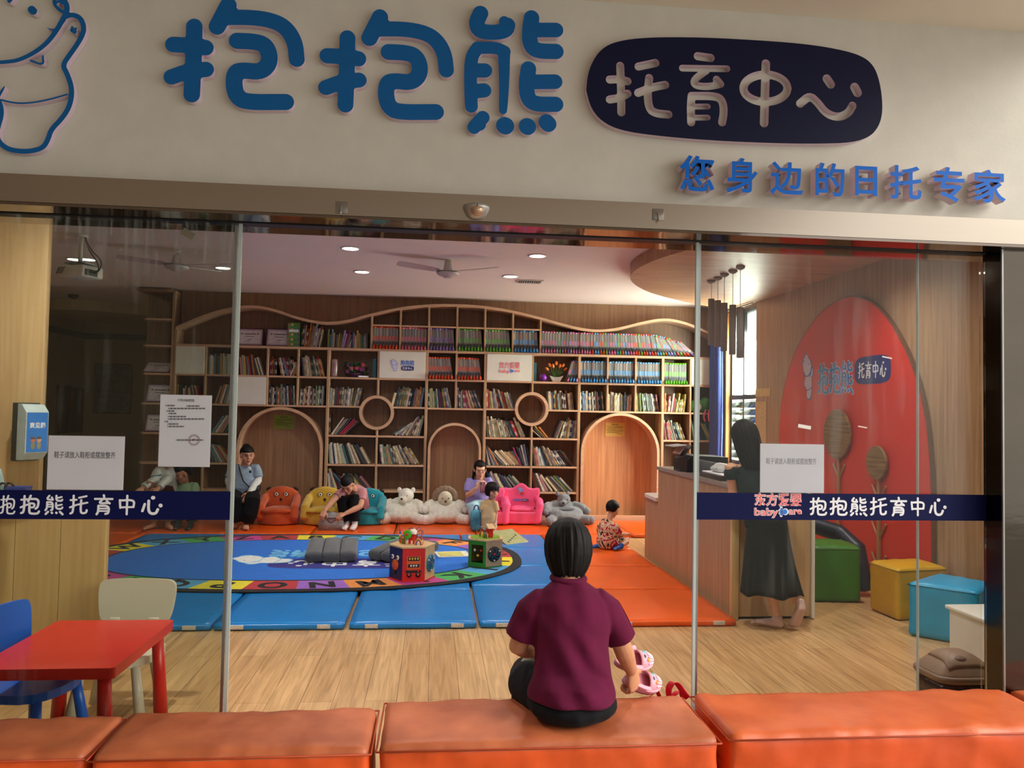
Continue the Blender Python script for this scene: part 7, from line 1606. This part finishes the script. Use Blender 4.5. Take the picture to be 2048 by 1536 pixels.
# woman in the grey-blue polo shirt
def polo():
    y = 10.12; hc = F4(500, 585, y-.05); R = frame(PI+.45, -.12, .03); nk = F4(478, 690, y); chest = F4(470, 790, y-.01); waist = F4(455, 900, y-.03); pv = F4(450, 1000, y+.02)
    shl, shr = F4(600, 715, y), F4(352, 715, y); ell_ = F4(618, 850, y-.05); wrl = F4(525, 985, y-.22); elr = F4(300, 850, y-.02); wrr = F4(352, 1020, y-.22)
    kl, al = F4(560, 1075, y-.34), F4(490, 1300, y-.30); kr, ar = F4(360, 1075, y-.34), F4(372, 1300, y-.30)
    al.z = .125; ar.z = .125
    def hair(h, R, c, s):
        hair_cap(h, R, c, s, .038, -.05, 1.03); h.ell(c+R @ V((0, -.06, .105)), (.05, .045, .034), R)
    def ex(t):
        wt = cloth('white_sleeve', (214, 216, 212)); sl = MB().tube([V(shl).lerp(V(ell_), .7), ell_, V(ell_).lerp(V(wrl), .5), wrl], [.050, .046, .044, .034], 14, cap=.05); sl.tube([V(shr).lerp(V(elr), .7), elr, V(elr).lerp(V(wrr), .5), wrr], [.050, .046, .044, .034], 14, cap=.05)
        obj('sun_sleeves', wrinkle(sl.remesh(.008, 2), .004, 20), wt, t)
        pc = cloth('polo_collar', (178, 194, 206)); c = MB()
        for sg in (-1, 1): c.add([nk+V((sg*.01, -.078, -.075)), nk+V((sg*.055, -.06, .004)), nk+V((sg*.092, -.05, -.035)), nk+V((sg*.05, -.105, -.10))], [[0, 1, 2, 3]], 0, True)
        o = obj('collar', c, pc, t); sd = o.modifiers.new('thick', 'SOLIDIFY'); sd.thickness = .008
        obj('button', MB().ell(F4(532, 760, y-.125), (.016, .006, .016)), black, t); obj('scrunchie', MB().tube([V(hc)+R @ V((.03*math.cos(a*PI/6), -.03+.03*math.sin(a*PI/6), .115)) for a in range(12)], .009, 6, closed=True), pm('scrunchie', (190, 120, 80), .8), t)
    adult('person', 'woman in grey-blue polo shirt and black trousers sitting by the wide arch', hc, R, 1.02, nk, chest, waist, pv, shl, ell_, wrl, shr, elr, wrr, kl, al, kr, ar, (pv.x, pv.y, .05), sk_b, hair, cloth('polo_blue', (138, 156, 172)), cloth('black2', (18, 18, 20)), wide=1.12, legw=1.2, extra=ex, k=1.06, feet=((.2, -1), (-.5, -1)))
    t = thing('shoulder_bag', 'black shoulder bag on a thin strap at the hip of the polo woman', 'bag', tuple(F4(575, 950, y-.12)))
    obj('pouch', softbox(MB(), tuple(F4(510, 985, y-.16)), tuple(F4(655, 890, y-.02)), .035, 0, .006, .03), pm('bag_black', (26, 26, 28), .5), t)
    obj('strap', MB().tube([F4(530, 930, y-.16), F4(460, 860, y-.18), F4(430, 770, y-.145), F4(418, 722, y-.11), F4(410, 690, y-.02), F4(415, 690, y+.08)], .009, 8), black, t)
    b = pv; t = thing('stool', 'dark low round stool under the polo shirted woman', 'stool', (b.x, b.y+.03, .05)); obj('seat', MB().lathe([(.19, .24), (.20, .26), (.19, .29)], 28, 0, (b.x, b.y+.03, .05)), pm('stool_dark', (40, 34, 32), .6), t)
    for a in range(4): obj('leg', MB().tube([(b.x+.15*math.cos(a*PI/2+.8), b.y+.03+.15*math.sin(a*PI/2+.8), .05), (b.x+.12*math.cos(a*PI/2+.8), b.y+.03+.12*math.sin(a*PI/2+.8), .30)], .015, 8), pm('stool_dark', (40, 34, 32), .6), t)
polo()
# woman in dusty pink leaning over the tote bag
def pinkw():
    y = 10.02; hc = F4(1562, 895, y-.22); R = frame(PI-.25, -.75, .0); nk = F4(1625, 935, y-.05); chest = F4(1650, 980, y+.05); waist = F4(1665, 1060, y+.16); pv = F4(1668, 1140, y+.24)
    shl, shr = F4(1735, 960, y-.02), F4(1515, 965, y-.06); ell_ = F4(1695, 1130, y-.18); wrl = F4(1535, 1205, y-.28); elr = F4(1405, 1070, y-.20); wrr = F4(1318, 1175, y-.30)
    kl, al = F4(1640, 1045, y-.14), F4(1640, 1280, y-.18); kr, ar = F4(1490, 1060, y-.14), F4(1555, 1280, y-.16); al.z = ar.z = .12
    def hair(h, R, c, s): hair_cap(h, R, c, s, .045, -.08, 1.03, seed=4); h.ell(c+R @ V((0, -.085, .075)), (.038, .034, .034), R)
    adult('person', 'woman in dusty pink shirt bending forward over the grey tote bag', hc, R, .98, nk, chest, waist, pv, shl, ell_, wrl, shr, elr, wrr, kl, al, kr, ar, (pv.x, pv.y, .05), sk_b, hair, cloth('dusty_pink', (186, 128, 132)), cloth('black3', (18, 18, 20)), feet=((-.1, -1), (-.1, -1)), shoes=cloth('sock_pale', (222, 206, 204)), closed=True, sleeve=(.62, .62), sv=(1, 0, 0), handl=((-.7, -.5, -.3), (0, -.5, .8), .7), handr=((-.3, -.4, -.8), (0, -1, .3), .8))
pinkw()
# mother in lavender with a phone
def mother():
    y = 10.22; hc = F5(1165, 735, y-.08); R = frame(PI+.10, -.34, 0); nk = F5(1158, 838, y-.0); chest = F5(1145, 905, y); waist = F5(1140, 1010, y-.01); pv = F5(1140, 1110, y+.03)
    shl, shr = F5(1268, 850, y), F5(1045, 855, y); ell_ = F5(1275, 960, y-.06); wrl = F5(1215, 945, y-.24); elr = F5(1040, 1010, y-.06); wrr = F5(1130, 935, y-.24)
    kl, al = F5(1215, 1140, y-.30), F5(1215, 1310, y-.32); kr, ar = F5(1080, 1140, y-.32), F5(1130, 1310, y-.34); al.z = ar.z = .12
    def hair(h, R, c, s):
        hair_cap(h, R, c, s, .062, -.06, 1.03, 0, .03, 6); h.tube([c+R @ V((-.05, -.09, .02)), c+R @ V((.06, -.06, -.06)), c+R @ V((.085, -.0, -.13))], [.035, .032, .014], 12)
    def ex(t):
        g = MB(); f = pm('spectacle_frame', (200, 180, 170), .3, metal=.5)
        for x in (-1, 1): g.tube([V(hc)+R @ V((x*.033+.024*math.cos(a*PI/9), .098, .0+.019*math.sin(a*PI/9))) for a in range(18)], .0022, 6, closed=True); g.tube([V(hc)+R @ V((x*.057, .097, .004)), V(hc)+R @ V((x*.078, .01, .004))], .002, 6)
        g.tube([V(hc)+R @ V((-.009, .099, .004)), V(hc)+R @ V((.009, .099, .004))], .002, 6); obj('glasses', g, f, t)
    adult('person', 'woman in lavender t-shirt with glasses looking at her phone in the pink armchair', hc, R, .96, nk, chest, waist, pv, shl, ell_, wrl, shr, elr, wrr, kl, al, kr, ar, (pv.x, pv.y, .05), sk_a, hair, cloth('lavender', (150, 142, 206)), cloth('pale_blue', (172, 212, 224)), feet=((.1, -1), (-.2, -1)), shoes=cloth('sock_white', (220, 220, 216)), closed=True, sleeve=(.75, .75), sv=(1, 0, 0), handl=((-.5, -.35, .75), (.5, -.2, -.6), .9), handr=((.5, -.35, .75), (-.6, -.5, .2), .6), extra=ex)
    c = F5(1195, 925, y-.30); t = thing('phone', 'phone in maroon case held by the lavender shirted woman', 'phone', tuple(c)); Rm = frame(.1, -.5, 0)
    obj('case', MB().box(c, (.075, .012, .15), .005, rot=Rm), pm('phone_maroon', (110, 40, 50), .4), t); obj('camera_bump', MB().box(c+Rm @ V((-.018, -.008, .05)), (.024, .006, .03), .002, rot=Rm), black, t)
    # bag at her feet
    c = F5(1125, 1305, y-.48); t = thing('bag', 'small blue and teal bag by the mother beside the pink armchair', 'bag', (c.x, c.y, .05)); b = softbox(MB(), (c.x-.075, c.y-.05, .054), (c.x+.06, c.y+.05, .30), .03, .02, .008, .03); obj('pouch', b, pm('bag_teal', (70, 140, 160), .6, .5, 9), t); obj('handle', MB().tube(smooth_line3([(c.x-.04, c.y, .30), (c.x-.02, c.y, .37), (c.x+.02, c.y, .37), (c.x+.03, c.y, .30)]), .007, 8), pm('bag_blue', (40, 60, 120), .6), t)
mother()
# toddler standing by the mother
def toddler():
    y = 9.66; fl = .05; hc = F5(1296, 964, y-.03); R = frame(PI+.5, -.18, 0); s = .88; nk = F5(1280, 1046, y); 
    pv = F5(1262, 1330, y+.01); chest = F5(1268, 1130, y); waist = F5(1262, 1235, y-.005); k = .62; sv = V((-.75, .66, 0))
    b = MB(); head_blobs(b, R, hc, s, True); b.tube([nk-V((0, 0, .02)), V(hc)-V((0, 0, .04))], [.034, .032], 12)
    torso(b, [(pv, (.075, .062)), (waist, (.078, .066)), (chest, (.075, .058)), (nk-V((0, 0, .02)), (.05, .036))], (1, 0, 0))
    shl, shr = F5(1325, 1090, y-.03), F5(1200, 1085, y+.03); ell_, wrl = F5(1335, 1200, y-.02), F5(1325, 1300, y-.06); elr, wrr = F5(1198, 1200, y+.02), F5(1210, 1310, y-.03)
    arm(b, shl.lerp(ell_, .25), ell_, wrl, k); arm(b, shr.lerp(elr, .25), elr, wrr, k); hand(b, wrl, (0, -.1, -1), (.8, -.3, 0), 1, .55, .4); hand(b, wrr, (.1, -.1, -1), (-.8, -.3, 0), -1, .55, .4)
    aL, aR = V((pv.x+.055, y-.01, .092)), V((pv.x-.045, y+.02, .092)); kl, kr = V((pv.x+.05, y-.03, .20)), V((pv.x-.045, y-.01, .20))
    leg(b, pv+V((.04, 0, -.01)), kl, aL, .62); leg(b, pv+V((-.04, 0, -.01)), kr, aR, .62); foot(b, aL, (.5, -1), .58); foot(b, aR, (.3, -1), .58)
    h = MB(); hair_long(h, R, hc, s, [(.130, .012, .014), (.124, .036, .042), (.108, .062, .072), (.084, .081, .094), (.05, .092, .106), (.015, .096, .108), (-.02, .094, .104), (-.045, .088, .094), (-.065, .078, .082)], .018, 5, .01, .55)
    top = MB(); torso(top, [(pv+V((0, 0, .0)), (.098, .088)), (waist, (.096, .084)), (chest, (.090, .074)), (chest.lerp(nk, .6), (.072, .052)), (nk-V((0, 0, .012)), (.042, .038))], (1, 0, 0))
    for sh, el in ((shl, ell_), (shr, elr)): top.tube([V(sh).lerp(nk, .55)-V((0, 0, .015)), V(sh).lerp(nk, .08)-V((0, 0, .004)), V(sh).lerp(V(el), .4), V(sh).lerp(V(el), .75)], [.032, .040, .045, .047], 14, cap=.05)
    bot = MB(); bot.ell(pv-V((0, 0, .02)), (.092, .085, .06)); 
    for kk, x in ((kl, .045), (kr, -.045)): bot.tube([pv+V((x, 0, -.03)), kk, kk-V((0, 0, .03))], [.054, .050, .048], 14, cap=.05)
    person('person', 'toddler with bobbed black hair in beige t-shirt standing behind the green activity cube', (pv.x, y, fl), b, .0055, sk_c, (R, hc, s), h, [('shirt', wrinkle(top.remesh(.008, 3), .004, 16), cloth('beige', (206, 178, 132))), ('shorts', wrinkle(bot.remesh(.008, 3), .004, 16), cloth('cream_short', (220, 212, 196)))])
toddler()
# boy sitting on the orange mat, turned away
def boy():
    y = 8.5; hc = F6(792, 1052, y+.03); R = frame(-.75, -.42, .05); s = .83; nk = F6(765, 1145, y); chest = F6(748, 1200, y); waist = F6(745, 1290, y-.01); pv = F6(745, 1375, y-.01)
    b = MB(); head_blobs(b, R, hc, s, True); b.tube([nk-V((0, 0, .02)), nk, V(hc)+R @ V((0, -.01, -.05))], [.040, .034, .034], 12)
    torso(b, [(pv, (.09, .075)), (waist, (.085, .07)), (chest, (.085, .062)), (nk-V((0, 0, .02)), (.055, .04))], (.8, -.6, 0))
    shl, shr = F6(668, 1200, y+.04), F6(818, 1205, y-.05); elr, wrr = F6(850, 1290, y-.02), F6(925, 1288, y+.10); ell_, wrl = F6(690, 1300, y+.12), F6(790, 1320, y+.22)
    arm(b, shl, ell_, wrl, .66); arm(b, shr, elr, wrr, .66); hand(b, wrr, (.7, .5, .1), (.1, -.4, 1), -1, .58, .8); hand(b, wrl, (.8, .5, 0), (0, -.4, 1), 1, .58, .6)
    kr, ar = F6(950, 1352, y+.06), F6(872, 1388, y-.10); kl, al = F6(690, 1340, y+.16), F6(650, 1362, y-.02); kr.z = .135; ar.z = .095; kl.z = .13; al.z = .09
    leg(b, pv+V((.06, -.02, 0)), kr, ar, .66); leg(b, pv+V((-.05, .03, 0)), kl, al, .66); foot(b, ar, (-.7, -.5), .62, .05); foot(b, al, (-.9, -.3), .62, .05)
    h = MB(); hair_cap(h, R, hc, s, .04, -.055, 1.06, 0, 0, 11)
    top = MB(); torso(top, [(pv+V((0, 0, -.02)), (.125, .115)), (pv.lerp(waist, .5), (.125, .110)), (waist, (.110, .095)), (chest, (.105, .085)), (chest.lerp(nk, .6), (.085, .06)), (nk-V((0, 0, .010)), (.046, .043))], (.8, -.6, 0))
    for sh, el in ((shl, ell_), (shr, elr)): top.tube([V(sh).lerp(chest, .2), V(sh).lerp(V(el), .5), V(sh).lerp(V(el), .9)], [.046, .050, .052], 14, cap=.05)
    m, nt_, o_ = newmat('cloth_floral'); p = nd(nt_, 'ShaderNodeBsdfPrincipled'); nt_.links.new(p.outputs[0], o_.inputs[0]); p.inputs['Roughness'].default_value = .9
    vz = nd(nt_, 'ShaderNodeTexNoise'); vz.inputs['Scale'].default_value = 13; vz.inputs['Distortion'].default_value = 1.6; nt_.links.new(coords(nt_), vz.inputs['Vector'])
    r = nd(nt_, 'ShaderNodeValToRGB'); r.color_ramp.interpolation = 'CONSTANT'
    for i, (ps, c) in enumerate(((0, (30, 24, 24)), (.40, (196, 160, 124)), (.50, (226, 206, 180)), (.55, (180, 30, 50)), (.66, (110, 16, 34)))):
        e = r.color_ramp.elements[i] if i < 2 else r.color_ramp.elements.new(ps); e.position = ps; e.color = rgb(c)
    nt_.links.new(vz.outputs[0], r.inputs[0]); nt_.links.new(r.outputs[0], p.inputs[0])
    bot = MB(); bot.ell(pv-V((0, 0, .01)), (.12, .11, .07)); bot.tube([pv+V((.06, -.02, 0)), pv.lerp(kr, .75)], [.062, .055], 14, cap=.05); bot.tube([pv+V((-.05, .03, 0)), pv.lerp(kl, .75)], [.062, .055], 14, cap=.05)
    t = person('person', 'boy in red floral shirt sitting on the orange mat before the lit arch', (pv.x, pv.y, .05), b, .0055, sk_c, (R, hc, s, True), h, [('shirt', wrinkle(top.remesh(.008, 3), .004, 16), m), ('shorts', wrinkle(bot.remesh(.008, 3), .004, 16), m)])
    so = MB(); 
    for a, d in ((ar, (-.7, -.5)), (al, (-.9, -.3))): so.tube([V(a)+V((.02, .015, .015)), V(a)-V((0, 0, .015))], [.026, .027], 12); foot(so, a, d, .67, .05)
    obj('socks', so.remesh(.006, 2), pm('sock_blue', (44, 96, 180), .9, .3, 40), t)
boy()
# woman standing at the counter
def standing():
    y = 5.50; hc = PY(1488, 872, y+.10); R = frame(.35, -.32, -.08); nk = PY(1500, 915, y+.06); chest = PY(1508, 950, y+.05); waist = PY(1520, 1005, y+.01); pv = PY(1532, 1045, y)
    sv = V((.96, -.28, 0)); b = MB(); head_blobs(b, R, hc, .98); b.tube([nk-V((0, 0, .03)), nk, V(hc)+R @ V((0, -.01, -.05))], [.052, .046, .045], 14)
    torso(b, [(pv, (.14, .10)), (waist, (.115, .085)), (chest, (.13, .085)), (nk-V((0, 0, .03)), (.09, .05))], sv)
    shl, shr = PY(1462, 930, y+.08), PY(1548, 930, y-.02); ell_, wrl = PY(1466, 985, y+.10), PY(1480, 968, y+.32); elr, wrr = PY(1560, 985, y+.05), PY(1528, 990, y+.28)
    wrl.z = max(wrl.z, 1.06); wrr.z = max(wrr.z, 1.06); arm(b, shl, ell_, wrl, .95); arm(b, shr, elr, wrr, .95); hand(b, wrl, (.2, 1, -.1), (0, 0, 1), 1, .92, .3); hand(b, wrr, (-.2, 1, -.1), (0, 0, 1), -1, .92, .3)
    aL, aR = PZ(1552, 1236, .075), PZ(1592, 1196, .20); aL = V((aL.x, 5.47, .075)); aR = PY(1594, 1207, 5.42)
    kl, kr = PY(1536, 1150, 5.50), PY(1574, 1140, 5.48); leg(b, pv-sv*.08, kl, aL, .86); leg(b, pv+sv*.08, kr, aR, .86); foot(b, aL, (-.75, .6), .90)
    rf = lambda mb, s_: mb.tube([aR+V((.01, -.02, .03)), aR+V((.012, -.035, -.02)), aR+V((0, -.008, -.095)), aR+V((-.006, .02, -.150)), aR+V((-.01, .055, -.172))], [(.030*s_, .028*s_), (.034*s_, .036*s_), (.038*s_, .030*s_), (.040*s_, .022*s_), (.034*s_, .016*s_)], 14, side=(1, 0, 0), cap=.8)
    rf(b, 1)
    h = MB(); hair_long(h, R, hc, .98, [(.128, .012, .014), (.122, .034, .040), (.106, .058, .068), (.082, .077, .090), (.05, .089, .103), (.015, .095, .108), (-.03, .097, .106), (-.08, .098, .100), (-.14, .098, .092), (-.20, .092, .085), (-.25, .080, .075)], .05, 9, .03, .6)
    dk = cloth('dark_green', (32, 44, 44)); top = MB(); torso(top, [(pv, (.155, .115)), (waist, (.135, .105)), (chest, (.145, .10)), (chest.lerp(nk, .55), (.12, .075)), (nk-V((0, 0, .02)), (.062, .056))], sv)
    for sh, el in ((shl, ell_), (shr, elr)): top.tube([V(sh).lerp(chest, .2), V(sh).lerp(V(el), .3), V(sh).lerp(V(el), .5)], [.055, .058, .058], 14, cap=.05)
    sk_ = MB(); n = 72; rings = []
    for f in [i/14 for i in range(15)]:
        L_, R2 = PY(1497-13*f, 1030+158*f, y+.0), PY(1573+33*f-4*math.sin(PI*f), 1030+156*f, y-.02); cx = (L_.x+R2.x)/2; a_ = (R2.x-L_.x)/2; z = (L_.z+R2.z)/2; zz = PY(1497-13*f, 1030+162*f-6*f, y).z
        rings.append([(cx+a_*math.cos(w)*(1+.03*f*math.sin(9*w)), y+(.115+.05*f)*math.sin(w)*(1+.10*f*math.sin(11*w)), z+.012*f*math.sin(5*w)) for w in [2*PI*j/n for j in range(n)]])
    loft(sk_, rings, 0, False, False)
    t = person('person', 'long haired woman in dark dress standing on tiptoe at the counter front', (pv.x, y, 0), b, .0060, sk_a, (R, hc, .98, True), h, [('dress_top', wrinkle(top.remesh(.009, 3), .005, 13), dk)])
    o = obj('skirt', sk_, cloth('dark_skirt', (36, 42, 42), bump=.5), t); sd = o.modifiers.new('thick', 'SOLIDIFY'); sd.thickness = .004
    so = MB(); foot(so, aL, (-.75, .6), .95); so.tube([aL+V((0, 0, .02)), aL-V((0, 0, .02))], [.036, .038], 12); rf(so, 1.08); obj('socks', so.remesh(.006, 2), cloth('sock_nude', (206, 178, 172)), t)
standing()
# two adults by the display tower, partly behind the sheet and band
F8 = lambda x, y, d: PY(240+x/7.314, 900+y/7.314, d)
def reader():
    y = 10.25; hc = F8(905, 345, y-.10); R = frame(PI-.75, -.45, 0); nk = F8(945, 470, y); chest = F8(945, 570, y); waist = F8(945, 700, y); pv = F8(950, 830, y+.04)
    shl, shr = F8(1100, 520, y), F8(800, 520, y); ell_, wrl = F8(1090, 680, y-.1), F8(800, 640, y-.26); elr, wrr = F8(740, 640, y-.08), F8(560, 600, y-.26)
    kl, al = F8(1050, 870, y-.36), F8(1040, 1060, y-.40); kr, ar = F8(840, 870, y-.36), F8(850, 1060, y-.40); al.z = ar.z = .115
    hair = lambda h, R, c, s: (hair_cap(h, R, c, s, .05, -.06, 1.03, seed=17), h.ell(c+R @ V((0, -.11, -.03)), (.04, .04, .05), R))
    adult('person', 'woman in pale green top reading an open brown book by the display tower', hc, R, .98, nk, chest, waist, pv, shl, ell_, wrl, shr, elr, wrr, kl, al, kr, ar, (pv.x, pv.y, .05), sk_b, hair, cloth('pale_green', (150, 178, 142)), cloth('dark_grey', (44, 44, 48)), shoes=cloth('sock_dark', (40, 40, 44)), closed=True, sv=(1, 0, 0), handl=((-.8, -.3, .3), (0, -.4, -1), .8), handr=((-.8, -.3, .3), (0, -.4, -1), .8))
    t = thing('open_book', 'open brown covered book in the hands of the green topped woman', 'book', tuple(F8(590, 560, y-.34))); bw = pm('book_brown', (120, 74, 58), .6, .1); br_ = pm('book_maroon', (96, 40, 36), .6, .1)
    a = [F8(385, 440, y-.42), F8(590, 500, y-.30), F8(610, 610, y-.30), F8(420, 590, y-.42)]; c = [F8(590, 500, y-.30), F8(770, 530, y-.38), F8(810, 640, y-.38), F8(610, 610, y-.30)]
    for q, m, n in ((a, bw, 'cover'), (c, br_, 'cover')):
        o = obj(n, MB().add(q, [[0, 1, 2, 3]]), m, t); sd = o.modifiers.new('thick', 'SOLIDIFY'); sd.thickness = .006
reader()
def jacket():
    y = 10.05; hc = F8(700, 120, y); R = frame(PI+.5, -.3, 0); nk = F8(690, 235, y+.05); chest = F8(670, 330, y+.05); waist = F8(660, 470, y+.10); pv = F8(660, 640, y+.16)
    shl, shr = F8(725, 285, y+.05), F8(555, 300, y); ell_, wrl = F8(700, 430, y-.02), F8(560, 560, y-.2); elr, wrr = F8(510, 440, y-.08), F8(330, 560, y-.22)
    kl, al = F8(720, 760, y-.2), F8(700, 1090, y-.24); kr, ar = F8(520, 760, y-.2), F8(490, 1090, y-.22); al.z = ar.z = .115
    hair = lambda h, R, c, s: hair_cap(h, R, c, s, .045, -.06, 1.03, seed=21)
    def ex(t):
        sl = MB(); sl.tube([V(shl).lerp(V(ell_), .6), ell_, V(ell_).lerp(V(wrl), .9)], [.060, .056, .046], 14, cap=.1); sl.tube([V(shr).lerp(V(elr), .6), elr, V(elr).lerp(V(wrr), .9)], [.062, .058, .050], 14, cap=.1); obj('sleeves', wrinkle(sl.remesh(.009, 3), .007, 14), cloth('jacket_white', (196, 198, 194)), t)
        st = MB().tube([V(shr).lerp(V(elr), .55)+V((.062*math.cos(a*PI/8), .062*math.sin(a*PI/8), .012*math.cos(a*PI/8))) for a in range(16)], .010, 6, closed=True); obj('stripe', st, cloth('stripe_teal', (60, 120, 140)), t)
    adult('person', 'barefoot adult in white jacket and khaki trousers beside the reading woman', hc, R, 1.0, nk, chest, waist, pv, shl, ell_, wrl, shr, elr, wrr, kl, al, kr, ar, (pv.x, pv.y, .05), sk_b, hair, cloth('jacket_white', (196, 198, 194)), cloth('khaki', (128, 112, 84)), feet=((.8, -1), (-.5, -1)), sv=(1, 0, 0), extra=ex, legw=1.1)
    for nm_, x, lab in (('stool', 950, 'low wooden stool under the reading woman'), ('stool', 660, 'low wooden stool under the white jacketed adult')):
        p = F8(x, 830, 10.3); t = thing('stool', lab, 'stool', (p.x, 10.3, .05), 'low wooden stools'); h_ = .24 if x == 950 else .33
        obj('seat', MB().b2((p.x-.15, 10.17, .05+h_-.03), (p.x+.15, 10.43, .05+h_), .006), oak, t)
        for sx in (-.12, .12):
            for sy in (-.1, .1): obj('leg', MB().b2((p.x+sx-.015, 10.3+sy-.015, .05), (p.x+sx+.015, 10.3+sy+.015, .05+h_-.03), .003), oak, t)
jacket()
